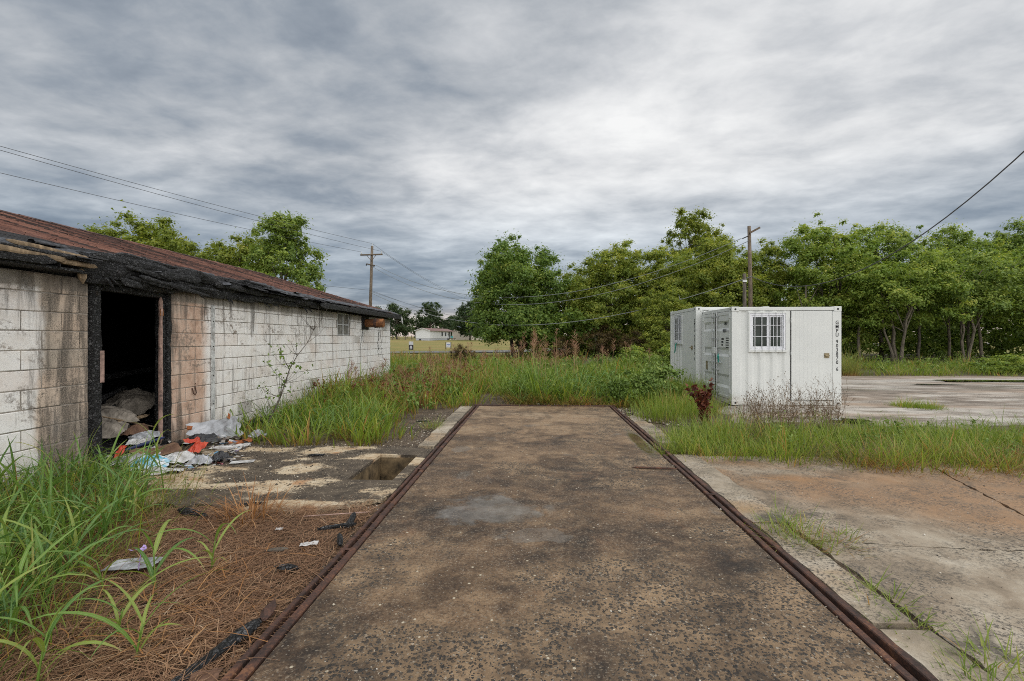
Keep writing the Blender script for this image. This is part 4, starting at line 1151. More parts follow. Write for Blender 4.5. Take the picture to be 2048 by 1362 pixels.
def container(loc, rz, label, cat='container'):
    t = thing('office_container', loc, label, cat, 'office containers on the yard', rz)
    P = lambda mb, name, mat=M_PAINT, parent=None: mb.build(name, mat, parent or t)
    # frame
    for x0, x1, y0, y1 in ((0, 0.11, 0, 0.11), (CL - 0.20, CL, 0, 0.11), (0, 0.11, CD - 0.11, CD), (CL - 0.11, CL, CD - 0.11, CD)):
        P(MB().bevel_box(x0, x1, y0, y1, 0.11, CH - 0.11, 0.006), 'corner_post')
    for x0 in (0, CL - 0.16):
        for y0 in (0, CD - 0.16):
            for z0 in (0, CH - 0.11):
                c = P(MB().bevel_box(x0 - 0.004, x0 + 0.164, y0 - 0.004, y0 + 0.164, z0, z0 + 0.114, 0.008), 'corner_casting')
                fy = -0.0055 if y0 == 0 else CD + 0.0055
                h = MB().tube([(x0 + 0.08, fy, z0 + 0.055), (x0 + 0.08, fy + (0.001 if y0 else -0.001), z0 + 0.055)], 0.024, 10)
                fx = x0 - 0.0055 if x0 == 0 else x0 + 0.1655
                h.tube([(fx, y0 + 0.08, z0 + 0.055), (fx + (0.001 if x0 else -0.001), y0 + 0.08, z0 + 0.055)], 0.024, 10)
                P(h, 'casting_hole', M_BLACK, c)
    for (y0, y1) in ((0.006, 0.08), (CD - 0.08, CD - 0.006)):
        P(MB().bevel_box(0.16, CL - 0.16, y0, y1, CH - 0.085, CH - 0.006, 0.005), 'top_rail')
        P(MB().bevel_box(0.16, CL - 0.16, y0 + 0.01, y1, 0.008, 0.115, 0.005), 'bottom_rail')
    for (x0, x1) in ((0.006, 0.08), (CL - 0.08, CL - 0.006)):
        P(MB().bevel_box(x0, x1, 0.16, CD - 0.16, CH - 0.085, CH - 0.006, 0.005), 'top_rail')
        P(MB().bevel_box(x0, x1, 0.16, CD - 0.16, 0.008, 0.115, 0.005), 'bottom_rail')
    # roof, back and blank end, all corrugated
    P(MB().box(0.05, CL - 0.05, 0.05, CD - 0.05, CH - 0.05, CH - 0.03), 'roof')
    P(MB().box(0.05, CL - 0.05, 0.06, CD - 0.06, 0.05, 0.11), 'floor', M_BLACK)
    vs, fs = corrugated(0.1, CL - 0.1, 0.112, CH - 0.086)
    P(MB().add([(CL - a, CD - 0.02 - b, c) for a, b, c in vs], fs), 'back_panel')
    vs, fs = corrugated(0.1, CD - 0.1, 0.112, CH - 0.086)
    P(MB().add([(CL - 0.02 - b, a, c) for a, b, c in vs], fs), 'end_panel')
    # front: corrugated part, window, door leaf
    fp = MB()
    for za, zb_, cl_ in ((0.112, 1.225, (0.11, 1.315)), (2.135, CH - 0.086, (0.11, 1.315)), (1.225, 2.135, (0.11, 0.375)), (1.225, 2.135, (1.225, 1.315))):
        vs, fs = corrugated(0.11, 1.315, za, zb_, 0.27, 0.026, 0.018, cl_)
        fp.add(vs, fs)
    P(fp, 'front_panel')
    P(MB().box(0.36, 1.24, 0.09, 0.10, 1.2, 2.16), 'dark_backing', M_BLACK)  # added black sheet standing in for the dark inside behind the panes
    w0, w1, z0, z1 = 0.37, 1.23, 1.22, 2.14
    wn_ = P(MB().bevel_box(w0, w1, -0.012, 0.05, z0, z0 + 0.045, 0.004).bevel_box(w0, w1, -0.012, 0.05, z1 - 0.03, z1, 0.004).bevel_box(w0, w0 + 0.035, -0.0115, 0.05, z0 + 0.046, z1 - 0.031, 0.004).bevel_box(w1 - 0.03, w1, -0.0115, 0.05, z0 + 0.046, z1 - 0.031, 0.004), 'window')
    a0, a1, b0, b1 = w0 + 0.036, w1 - 0.031, z0 + 0.047, z1 - 0.032
    P(MB().bevel_box(a0, a1, -0.006, 0.04, b0, b0 + 0.04, 0.004).bevel_box(a0, a1, -0.006, 0.04, b1 - 0.04, b1, 0.004).bevel_box(a0, a0 + 0.04, -0.0055, 0.04, b0 + 0.041, b1 - 0.041, 0.004).bevel_box(a1 - 0.04, a1, -0.0055, 0.04, b0 + 0.041, b1 - 0.041, 0.004), 'frame', M_WHITE, wn_)
    xm = (a0 + a1) / 2
    for s0, s1, yy_ in ((a0 + 0.041, xm + 0.02, 0.004), (xm + 0.021, a1 - 0.041, 0.018)):
        P(MB().bevel_box(s0, s1, yy_, yy_ + 0.02, b0 + 0.042, b0 + 0.085, 0.003).bevel_box(s0, s1, yy_, yy_ + 0.02, b1 - 0.085, b1 - 0.042, 0.003).bevel_box(s0, s0 + 0.035, yy_ + 0.0005, yy_ + 0.02, b0 + 0.086, b1 - 0.086, 0.003).bevel_box(s1 - 0.035, s1, yy_ + 0.0005, yy_ + 0.02, b0 + 0.086, b1 - 0.086, 0.003), 'sash', M_WHITE, wn_)
        P(MB().box(s0 + 0.03, s1 - 0.03, yy_ + 0.010, yy_ + 0.016, b0 + 0.08, b1 - 0.08), 'pane', M_GLASS, wn_)
    hb = b1 - b0
    for q in (0.36, 0.67):
        P(MB().bevel_box(a0 + 0.05, a1 - 0.05, -0.0045, 0.0035, b0 + hb * q, b0 + hb * q + 0.012, 0.002), 'muntin', M_WHITE, wn_)
    for q in (0.135, 0.33, 0.575, 0.665, 0.77, 0.855):
        xq = a0 + (a1 - a0) * q
        P(MB().bevel_box(xq - 0.0045, xq + 0.0045, -0.0052, 0.003, b0 + 0.05, b1 - 0.05, 0.002), 'muntin', M_WHITE, wn_)
    for q in (0.17, 0.35, 0.53, 0.71, 0.88):
        xq = w0 + (w1 - w0) * q
        P(MB().tube([(xq, -0.022, z0 + 0.01), (xq, -0.022, z1 - 0.005)], 0.0045, 6), 'security_bar', M_STEEL, wn_)
    # door leaf of narrow ribs
    dr = MB(); dx0, dx1 = 1.335, 2.235
    for i in range(10):
        xa = dx0 + (dx1 - dx0) * i / 10
        dr.bevel_box(xa + 0.0001, xa + (dx1 - dx0) / 10 - 0.0001, 0.004, 0.05, 0.13, 2.165, 0.0012)
    door = P(dr, 'door')
    P(MB().bevel_box(2.06, 2.17, -0.006, 0.004, 1.09, 1.20, 0.003).tube([(2.15, -0.006, 1.15), (2.15, -0.04, 1.15), (2.06, -0.045, 1.145)], 0.012, 8).tube([(2.11, -0.006, 1.115), (2.11, -0.02, 1.115)], 0.02, 10), 'lock_handle', M_BRASS, door)
    for z in (0.35, 1.15, 1.9):
        P(MB().tube([(1.325, -0.004, z), (1.325, -0.004, z + 0.11)], 0.011, 8), 'hinge', M_STEEL, door)
    P(MB().box(1.316, 1.334, 0.012, 0.05, 0.112, 2.174), 'door_gap', M_BLACK)
    P(MB().box(2.236, 2.242, 0.012, 0.05, 0.112, 2.174), 'door_gap', M_BLACK)
    # vertical number on the right post
    zc = 1.86
    for chx in 'GMPU 903870 6':
        if chx == ' ':
            zc -= 0.06; continue
        o = link('lettering', text_mesh(chx, 0.116, 0.86), t)
        o.location = (CL - 0.098, -0.0030, zc); o.rotation_euler = (R(90), 0, 0)
        zc -= 0.094
    # cargo doors on the -x end
    ev = [(0.115, CD / 2 - 0.012), (CD / 2 + 0.012, CD - 0.115)]
    P(MB().box(0.045, 0.06, 0.11, CD - 0.11, 0.116, CH - 0.09), 'door_seal', M_BLACK)
    for s, (ya, yb_) in enumerate(ev):
        prof = [(0.13, 0.0), (0.36, 0.0), (0.42, 0.03), (0.62, 0.03), (0.68, 0.0), (1.10, 0.0), (1.16, 0.03), (1.26, 0.03), (1.32, 0.0), (1.72, 0.0), (1.78, 0.03), (1.90, 0.03), (1.96, 0.0), (CH - 0.1, 0.0)]
        m_ = MB(); nP = len(prof)
        m_.add([(0.006 + d_, ya, z) for z, d_ in prof] + [(0.006 + d_, yb_, z) for z, d_ in prof], [(i, i + 1, nP + i + 1, nP + i) for i in range(nP - 1)])
        leaf = P(m_, 'cargo_door')
        P(MB().bevel_box(-0.004, 0.03, ya, ya + 0.05, 0.125, CH - 0.095, 0.004).bevel_box(-0.004, 0.03, yb_ - 0.05, yb_, 0.125, CH - 0.095, 0.004).bevel_box(-0.003, 0.03, ya + 0.051, yb_ - 0.051, 0.125, 0.19, 0.004).bevel_box(-0.003, 0.03, ya + 0.051, yb_ - 0.051, CH - 0.17, CH - 0.095, 0.004), 'door_frame', M_PAINT, leaf)
        yr = yb_ - 0.14 if s == 0 else ya + 0.12
        P(MB().tube([(-0.035, yr, 0.08), (-0.035, yr, CH - 0.06)], 0.018, 8), 'locking_bar', M_STEEL, leaf)
        for z in (0.2, 0.75, 1.5, 2.05):
            P(MB().bevel_box(-0.05, 0.004, yr - 0.035, yr + 0.035, z, z + 0.05, 0.005), 'bar_bracket', M_STEEL, leaf)
        P(MB().bevel_box(-0.055, -0.03, yr - 0.02 - 0.25 * (1 - s), yr + 0.02 + 0.25 * s, 0.93, 0.955, 0.004), 'handle', M_STEEL, leaf)
        yh = ya if s == 0 else yb_
        for z in (0.25, 1.13, 2.0):
            P(MB().bevel_box(-0.014, 0.012, yh - 0.03, yh + 0.05, z, z + 0.09, 0.004), 'hinge', M_PAINT, leaf)
    P(MB().bevel_box(-0.06, -0.004, CD / 2 - 0.07, CD / 2 + 0.07, 1.16, 1.31, 0.008), 'lock_box')
    P(MB().bevel_box(-0.0085, -0.003, CD / 2 - 0.018, CD / 2 + 0.018, 0.13, CH - 0.1, 0.002), 'door_gasket', M_BLACK)
    P(MB().tube([(-0.05, 0.66, 0.95), (-0.06, 0.66, 1.10), (-0.05, 0.68, 1.16), (-0.04, 0.69, 1.05)], [0.012, 0.022, 0.016, 0.005], 6), 'strap', M_GREENTAPE)
    P(MB().bevel_box(-0.003, 0.008, CD - 0.42, CD - 0.30, 0.72, 0.95, 0.002), 'data_plate', M_BRASS)
    for body, yc, zc_, sz in (('GMPU', 0.40, 1.86, 0.10), ('903870', 0.42, 1.68, 0.12), ('6', 0.22, 1.68, 0.12)):
        o = link('lettering', text_mesh(body, sz, 0.62), t)
        o.location = (0.0005 if zc_ < 1.75 else 0.012, yc, zc_); o.rotation_euler = (R(90), 0, R(-90))
    mk = MB()
    for zi, (ya_, yb2) in enumerate(((0.48, 0.62), (0.50, 0.62), (0.53, 0.62))):
        mk.box(0.0040, 0.0052, ya_, yb2, 1.50 - zi * 0.07, 1.545 - zi * 0.07)
    for zi in range(5):
        mk.box(0.0040, 0.0052, 0.19, 0.36, 1.53 - zi * 0.055, 1.555 - zi * 0.055)
    P(mk, 'weight_markings', M_LETTER)['kind'] = 'stuff'
    return t
c1 = container((4.50, 11.04, 0.018), 0.0, 'nearer white office container with barred window and vertical number facing the deck')
c2 = container((4.36, 13.05 + CL, 0.155), R(-90), 'farther white office container standing behind the first one, window side turned away')
tape = MB().tube([(4.33, 14.75, 1.42), (4.31, 14.77, 1.30), (4.32, 14.83, 1.18), (4.32, 14.88, 1.12)], 0.018, 5).build('strap', M_GREENTAPE, c2)
tape.matrix_parent_inverse = (Matrix.Translation((4.36, 13.05 + CL, 0.155)) @ Matrix.Rotation(R(-90), 4, 'Z')).inverted()

# ------------------------------------------------------------------ trees
def leaf_cloud(r, centers, radii, n, size, flat=0.75, outward=None, upbias=0.55):
    """n small folded leaves scattered in clumps; returns verts, quads, tint"""
    k = len(centers)
    w = radii ** 2; w = w / w.sum()
    ci = r.choice(k, n, p=w)
    d = r.normal(0, 1, (n, 3)); d /= np.linalg.norm(d, axis=1)[:, None]
    rad = radii[ci] * np.abs(r.normal(0, 0.68, n))
    P = centers[ci] + d * rad[:, None] * np.array((1, 1, flat))
    nrm = d * 0.7 + r.normal(0, 0.55, (n, 3)); nrm[:, 2] += upbias
    if outward is not None:
        o = centers[ci] - outward; o /= (np.linalg.norm(o, axis=1)[:, None] + 1e-6); nrm += o * 0.4
    nrm /= np.linalg.norm(nrm, axis=1)[:, None]
    a = r.normal(0, 1, (n, 3)); a -= nrm * (a * nrm).sum(1)[:, None]; a /= np.linalg.norm(a, axis=1)[:, None]
    b = np.cross(nrm, a)
    s = size * r.uniform(0.6, 1.35, n)[:, None]
    tip = P + a * s - np.array((0, 0, 0.25)) * s
    base = P - a * s * 0.5
    L = P + b * s * 0.42 + nrm * s * 0.10
    Rr = P - b * s * 0.42 + nrm * s * 0.10
    V = np.stack([base, L, tip, Rr], 1).reshape(-1, 3)
    F = np.arange(4 * n).reshape(n, 4)
    ct = r.normal(0, 0.13, k)[ci]
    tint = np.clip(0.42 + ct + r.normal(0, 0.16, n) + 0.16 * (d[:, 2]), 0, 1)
    return V, F, np.repeat(tint, 4)

def make_tree(seed, h, rx, base, nl, leaf, mat, trunk_r=0.12, stems=1, shape='round', clump=0.55, nclump=70, bark=None, lean=0.0, flat=0.75, spread=1.0):
    """returns (trunk mesh, crown mesh); origin at the foot"""
    r = np.random.default_rng(seed); pr_ = random.Random(seed)
    cz = (h + base) / 2; rz_ = (h - base) / 2
    # sub-lobes give the uneven outline
    lobes = []
    nlobe = (22 if shape == 'full' else 15) + seed % 4
    for i in range(nlobe):
        a = 2.4 * i + r.uniform(-0.4, 0.4)
        q = -0.88 + 1.66 * (i + 0.5) / nlobe + r.uniform(-0.12, 0.12)
        if shape == 'umbrella': q = -0.45 + 1.2 * (i + 0.5) / nlobe
        wr = math.sqrt(max(0.22, 1 - (abs(q) ** 2.4 if q < 0 else q * q)))
        if shape == 'full' and q < 0.2: wr = 0.92
        if shape == 'cone': wr *= 0.42 + 0.58 * (0.8 - q) / 1.6
        rr_ = rx * r.uniform(0.42, 0.72) * wr * spread
        lobes.append((math.cos(a) * rr_, math.sin(a) * rr_, cz + q * rz_ * 0.85, rx * r.uniform(0.30, 0.48) * (0.6 + 0.4 * wr), rz_ * r.uniform(0.22, 0.36)))
    lobes.append((r.uniform(-.15, .15) * rx, r.uniform(-.15, .15) * rx, h - rz_ * 0.36, rx * 0.36, rz_ * 0.36))
    lobes.append((0, 0, cz, rx * 0.62, rz_ * 0.62))
    C, RD = [], []
    for i in range(nclump):
        lx, ly, lz, lr, lh = lobes[i % len(lobes)]
        d = r.normal(0, 1, 3); d /= np.linalg.norm(d)
        q = r.uniform(0.35, 1.08)
        C.append((lx + d[0] * lr * q + lean * lz, ly + d[1] * lr * q, max(base * 0.6 + 0.2, lz + d[2] * lh * q)))
        RD.append(clump * r.uniform(0.45, 1.15))
    # a few shoots breaking the outline
    for i in range(nclump // 6):
        lx, ly, lz, lr, lh = lobes[r.integers(len(lobes))]
        d = r.normal(0, 1, 3); d[2] = abs(d[2]); d /= np.linalg.norm(d)
        C.append((lx + d[0] * lr * 1.02 + lean * lz, ly + d[1] * lr * 1.02, lz + d[2] * lh * 1.08)); RD.append(clump * 0.5)
    C = np.array(C); RD = np.array(RD)
    V, F, T = leaf_cloud(r, C, RD, nl, leaf, flat, np.array((lean * cz, 0, cz - rz_ * 0.3)))
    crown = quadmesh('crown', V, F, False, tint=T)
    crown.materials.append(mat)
    mb = MB()
    tops = []
    for s in range(stems):
        a0 = pr_.uniform(0, 6.3); off = 0.0 if stems == 1 else 0.12 + 0.1 * pr_.random()
        fx, fy = math.cos(a0) * off, math.sin(a0) * off
        sp = 0.05 if stems == 1 else rx * 0.28
        tx_, ty_ = fx + math.cos(a0) * sp * pr_.uniform(0.5, 1.3), fy + math.sin(a0) * sp * pr_.uniform(0.5, 1.3)
        top = (tx_ + lean * cz, ty_, base + (h - base) * 0.72)
        pts, rad = [], []
        nseg = 8
        tr_ = trunk_r * (1 if stems == 1 else pr_.uniform(0.55, 0.9))
        for i in range(nseg + 1):
            t = i / nseg
            pts.append((fx + (top[0] - fx) * t + pr_.uniform(-1, 1) * 0.05 * rx * (0.3 + t) * (i > 0), fy + (top[1] - fy) * t + pr_.uniform(-1, 1) * 0.05 * rx * (0.3 + t) * (i > 0), -0.1 + (top[2] + 0.1) * t))
            rad.append(tr_ * (1.25 if i == 0 else 1) * (1 - 0.72 * t))
        mb.tube(pts, rad, 7)
        tops.append((pts, rad))
    # limbs out to clumps
    order = r.permutation(len(C))[:max(10, 18 // stems * stems)]
    for q, i in enumerate(order):
        pts, rad = tops[q % stems]
        j = 3 + pr_.randrange(5)
        j = min(j, len(pts) - 1)
        a = Vector(pts[j]); b = Vector(C[i])
        if b.z < a.z - 0.4: j = max(1, j - 2); a = Vector(pts[j])
        m1 = a.lerp(b, 0.35) + Vector((pr_.uniform(-.1, .1), pr_.uniform(-.1, .1), 0.12 * (b - a).length))
        m2 = a.lerp(b, 0.7) + Vector((pr_.uniform(-.1, .1), pr_.uniform(-.1, .1), 0.08 * (b - a).length))
        r0 = rad[j] * 0.55
        mb.tube([a, m1, m2, b], [r0, r0 * 0.7, r0 * 0.45, r0 * 0.18], 5, False)
    tk = mb.mesh('trunk', bark or M_BARK, True)
    return tk, crown

def plant_tree(name, protom, x, y, label, cat, rz=0.0, sc=(1, 1, 1), group='trees along the yard', z=None):
    t = thing(name, (x, y, float(H(x, y)) if z is None else z), label, cat, group, rz)
    t.scale = sc
    link('trunk', protom[0], t)
    link('crown', protom[1], t)
    return t

L = LEAFS
T_BUSH = make_tree(1, 6.3, 2.75, 0.1, 105000, 0.082, L['dark'], 0.13, 4, 'full', 0.44, 560)
T_YEL = make_tree(2, 7.2, 2.6, 0.3, 66000, 0.085, L['yellow'], 0.12, 2, 'full', 0.42, 400)
T_GRN = make_tree(3, 8.4, 3.0, 1.2, 52000, 0.095, L['green'], 0.14, 1, 'round', 0.45, 360)
T_BRT = make_tree(4, 8.6, 3.1, 0.5, 70000, 0.095, L['bright'], 0.15, 2, 'full', 0.45, 420)
T_UMB = make_tree(5, 6.0, 2.9, 1.0, 38000, 0.085, L['bright'], 0.10, 4, 'umbrella', 0.45, 200, M_BARKP, flat=0.6)
T_UMB2 = make_tree(6, 6.2, 2.8, 1.1, 36000, 0.085, L['green'], 0.10, 3, 'umbrella', 0.45, 200, M_BARKP, flat=0.6, lean=0.06)
T_TALL = make_tree(7, 11.6, 2.2, 5.0, 20000, 0.11, L['olive'], 0.13, 1, 'round', 0.42, 140, flat=0.9)
T_SLIM = make_tree(8, 10.5, 1.8, 5.5, 10000, 0.11, L['olive'], 0.10, 1, 'round', 0.38, 80, flat=0.9)
T_LEFT = make_tree(9, 11.6, 4.2, 2.0, 34000, 0.14, L['green'], 0.2, 1, 'cone', 0.62, 240)
T_LEFTY = make_tree(10, 10.6, 3.2, 3.0, 22000, 0.145, L['olive'], 0.16, 2, 'round', 0.55, 170)
T_SHR = make_tree(11, 2.0, 1.5, 0.05, 10000, 0.07, L['bright'], 0.035, 5, 'round', 0.32, 90)
T_RUS = make_tree(12, 2.3, 1.5, 0.05, 9000, 0.065, L['rusty'], 0.035, 5, 'round', 0.32, 90)
T_FAR = make_tree(13, 13.0, 6.0, 0.6, 15000, 0.36, L['far'], 0.3, 1, 'round', 1.1, 160)
T_FAR2 = make_tree(14, 15.0, 5.5, 4.0, 9000, 0.36, L['far'], 0.3, 1, 'round', 1.0, 110)
T_WEEDB = make_tree(15, 1.2, 0.9, 0.02, 4200, 0.06, M_WEED, 0.015, 5, 'round', 0.30, 36)

plant_tree('broadleaf_tree', T_BUSH, -1.5, 36.6, 'big rounded dark green bushy tree beyond the deck, foliage down to the ground', 'tree', 0.4, (1.55, 1.55, 1.5))
plant_tree('broadleaf_tree', T_YEL, 4.1, 38.4, 'dull yellow-green tree filling the gap beside the big rounded bushy tree', 'tree', 1.2, (1.15, 1.15, 1.08))
plant_tree('broadleaf_tree', T_YEL, 6.0, 35.4, 'yellow-green tree with a bumpy top between the bushy tree and the tall slender one', 'tree', 2.9, (1.3, 1.3, 1.22))
plant_tree('broadleaf_tree', T_YEL, 9.6, 34.2, 'bright yellow-green tree under the tall slender crown', 'tree', 4.4, (1.25, 1.25, 1.13))
plant_tree('slender_tree', T_TALL, 13.0, 40.5, 'tall slender olive tree rising clear above the others', 'tree', 0.3, (1.1, 1.1, 1.08))
plant_tree('slender_tree', T_SLIM, 15.3, 41.5, 'thin sparse olive tree leaning beside the tallest tree', 'tree', 1.0, (1.1, 1.1, 1.1))
plant_tree('broadleaf_tree', T_YEL, 11.6, 30.2, 'yellow-green tree behind the tall wooden pole', 'tree', 5.4, (1.1, 1.1, 1.08))
plant_tree('broadleaf_tree', T_YEL, 14.3, 31.0, 'yellow-green tree between the wooden pole and the tall bright green tree', 'tree', 0.9, (1.0, 1.0, 1.06))
plant_tree('broadleaf_tree', T_BRT, 17.3, 29.0, 'tall bright green full-crowned tree above the nearer container', 'tree', 0.2, (1.05, 1.05, 1.02))
plant_tree('broadleaf_tree', T_GRN, 21.9, 31.0, 'tall green tree just past the full-crowned one, under the sagging cable', 'tree', 2.2, (0.95, 0.95, 1.07))
plant_tree('spreading_tree', T_UMB, 19.0, 25.6, 'low spreading tree with several pale slanting stems beside the container', 'tree', 0.6)
plant_tree('spreading_tree', T_UMB2, 22.4, 25.8, 'middle spreading tree with forked stems in front of the dark wood', 'tree', 2.0, (1.0, 1.0, 1.02))
plant_tree('spreading_tree', T_UMB, 26.2, 26.0, 'spreading tree with a leaning pale stem near the right edge of the picture', 'tree', 3.4, (1.05, 1.05, 1.08))
plant_tree('broadleaf_tree', T_GRN, 27.6, 32.6, 'tall green tree standing behind the spreading trees', 'tree', 4.0, (1.0, 1.0, 1.08))
plant_tree('broadleaf_tree', T_GRN, 32.8, 33.0, 'tallest green tree at the right edge of the picture', 'tree', 5.2, (1.0, 1.0, 1.16))
plant_tree('broadleaf_tree', T_BRT, 31.0, 27.8, 'full green tree partly cut off at the right edge of the picture', 'tree', 1.7, (0.9, 0.9, 0.9))
plant_tree('broadleaf_tree', T_YEL, 7.6, 28.0, 'low bright green tree beside the farther container', 'tree', 0.7, (0.72, 0.72, 0.62))
for i, (x, y, s, pt, lb) in enumerate((
        (4.6, 33.0, 1.0, T_RUS, 'rust-brown shrub at the foot of the bushy tree'),
        (2.0, 33.5, 0.7, T_RUS, 'small reddish brown shrub under the bushy tree'),
        (-4.2, 27.0, 0.55, T_RUS, 'reddish brown shrub in the weeds before the road'),
        (6.4, 31.0, 0.8, T_RUS, 'brown shrub in shade beside the yellow-green tree'),
        (5.9, 20.6, 0.62, T_SHR, 'bright green shrub beside the farther container'),
        (4.1, 19.9, 0.55, T_SHR, 'low green shrub in front of the shaded trunks'),
        (2.9, 11.7, 0.85, T_WEEDB, 'leafy green weed clump at the corner of the deck'),
        (2.3, 11.3, 0.7, T_WEEDB, 'small leafy weed against the far steel bar'),
        (18.5, 19.6, 0.75, T_SHR, 'green shrub at the edge of the yard by the right side of the picture'),
        (20.2, 20.2, 0.8, T_SHR, 'rounded green shrub cut off by the right edge of the picture'))):
    plant_tree('shrub', pt, x, y, lb, 'shrub', i * 1.3, (s, s, s * (0.5 if x > 15 else 1.0)), 'shrubs at the edge of the yard')
# behind the building
for i, (x, y, pt, sc, lb) in enumerate((
        (-19.4, 35.2, T_LEFT, 1.0, 'pointed dark green tree rising over the red roof'),
        (-23.3, 36.8, T_LEFTY, 0.97, 'thin yellowish tree next to the pointed tree over the roof'),
        (-25.6, 37.4, T_LEFTY, 0.93, 'low olive crown between two taller trees over the roof'),
        (-29.0, 34.6, T_LEFTY, 1.06, 'loose rounded olive tree over the middle of the red roof'),
        (-26.9, 34.0, T_LEFTY, 0.88, 'small yellow-green crown beside the rounded olive tree over the roof'),
        (-35.0, 36.2, T_LEFTY, 1.05, 'tip of a yellow-green tree just showing over the roof'))):
    plant_tree('broadleaf_tree', pt, x, y, lb, 'tree', i * 1.1, (sc, sc, sc), 'trees behind the burnt building')
# far across the field
for i, (x, y, pt, sc, lb) in enumerate((
        (-49.5, 165, T_FAR, 1.0, 'broad dark tree at the far field edge next to the building corner'),
        (-38.6, 170, T_FAR2, 0.98, 'tall domed far tree showing sky through its crown behind the white home'),
        (-32, 172, T_FAR, 0.68, 'low far trees behind the white home roof'),
        (-44, 178, T_FAR, 0.62, 'low far tree between the broad one and the domed one'),
        (-25, 168, T_FAR, 0.72, 'far tree behind the beige house'),
        (-17, 120, T_FAR, 0.80, 'far tree half hidden by the big bushy tree'),
        (-56, 160, T_FAR, 0.9, 'far dark tree hidden mostly by the building corner'))):
    plant_tree('far_tree', pt, x, y, lb, 'tree', i * 1.7, (sc, sc, sc), 'trees across the field')

# the wood behind, one mass
r = np.random.default_rng(77)
def mass(name, x0, x1, yf, depth, h, n, size, mat, label, clump=1.0, hvar=0.25, dens=3.0):
    k = int((x1 - x0) * depth * dens)
    cx = r.uniform(x0, x1, k); cy = yf(cx) + r.uniform(0, depth, k)
    hh = h * (1 + hvar * wob(cx, cy * 0, 0.6))
    cz_ = r.random(k) ** 0.8 * hh
    C = np.stack([cx, cy, H(cx, cy) + np.maximum(cz_, 0.3)], 1)
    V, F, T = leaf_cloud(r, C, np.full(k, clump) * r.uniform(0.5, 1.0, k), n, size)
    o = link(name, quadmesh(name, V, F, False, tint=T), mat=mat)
    return tag(o, label, kind='stuff')
mass('woodland', 1, 50, lambda x: 40 - 0.16 * x, 6, 6.0, 80000, 0.19, L['green'], 'dense dark wood behind the row of yard trees', 1.0)
mass('woodland', 13, 48, lambda x: 29.5 + 0.0 * x, 4, 3.9, 62000, 0.14, L['green'], 'dark undergrowth in the shade of the yard trees', 0.75)
mass('woodland', 0, 13, lambda x: 33.5 + 0.0 * x, 3, 3.0, 16000, 0.15, L['dark'], 'dark undergrowth below the yellow-green trees', 0.7)
mass('woodland', -140, 160, lambda x: 215 + 0.0 * x, 20, 11, 26000, 0.75, L['far'], 'distant line of trees along the skyline', 3.0, dens=0.09)
# slender trunks in the shade
tr = random.Random(31)
stem_me = []
for s in range(3):
    mb = MB(); pts = [(0, 0, -0.1)]; rad = [0.085]
    for i in range(7):
        pts.append((pts[-1][0] + tr.uniform(-.09, .09) + 0.03 * s, pts[-1][1] + tr.uniform(-.07, .07), 0.62 * (i + 1))); rad.append(0.08 * (1 - 0.09 * i))
    mb.tube(pts, rad, 7)
    for i in (3, 4, 5):
        a = Vector(pts[i]); b = a + Vector((tr.uniform(-1, 1), tr.uniform(-.6, .6), 1.5))
        mb.tube([a, a.lerp(b, .5) + Vector((0, 0, -.1)), b], [0.04, 0.03, 0.012], 5, False)
    stem_me.append(mb.mesh('stem', M_BARKP if s != 1 else M_BARK, True))
for i, (x, y) in enumerate(((15.6, 27.6), (16.9, 28.6), (18.1, 27.2), (20.3, 28.0), (21.0, 26.9), (23.7, 28.2), (24.5, 27.0), (25.4, 28.9), (28.2, 27.6), (29.4, 28.8))):
    o = link('tree_stem', stem_me[i % 3], loc=(x, y, float(H(x, y))), rot=(0, 0, i * 0.9))
    tag(o, 'slender bare stem in the shade under the yard trees', 'tree stem', 'slender stems under the yard trees')

# ------------------------------------------------------------------ grass
def blade_arrays(r, pts, h, w, th0, th1, nseg=4, tint=None, az=None, zfun=H):
    n = len(pts)
    az = r.uniform(0, 2 * np.pi, n) if az is None else az
    L_ = h; dl = L_ / nseg
    P = np.stack([pts[:, 0], pts[:, 1], zfun(pts[:, 0], pts[:, 1]) - 0.01], 1)
    dirx, diry = np.cos(az), np.sin(az)
    sx, sy = -diry, dirx
    rows = []
    for i in range(nseg + 1):
        t = i / nseg
        ww = w * (0.85 if i == 0 else 1.0) * (1 - t ** 2.2) * 0.5 + 0.0004
        rows.append(np.stack([P + np.stack([sx * ww, sy * ww, 0 * ww], 1), P - np.stack([sx * ww, sy * ww, 0 * ww], 1)], 1))
        th = th0 + th1 * ((i + 0.5) / nseg) ** 1.4
        P = P + np.stack([dirx * np.sin(th) * dl, diry * np.sin(th) * dl, np.cos(th) * dl], 1)
    V = np.stack(rows, 1)                     # n, nseg+1, 2, 3
    V = V.reshape(-1, 3)
    q = np.arange(n)[:, None] * (nseg + 1) * 2 + np.arange(nseg)[None] * 2
    F = np.stack([q, q + 1, q + 3, q + 2], 2).reshape(-1, 4)
    tint = r.random(n) if tint is None else tint
    T = np.repeat(tint, (nseg + 1) * 2)
    A = np.tile(np.repeat(np.linspace(0, 1, nseg + 1), 2), n)
    return V, F, T, A

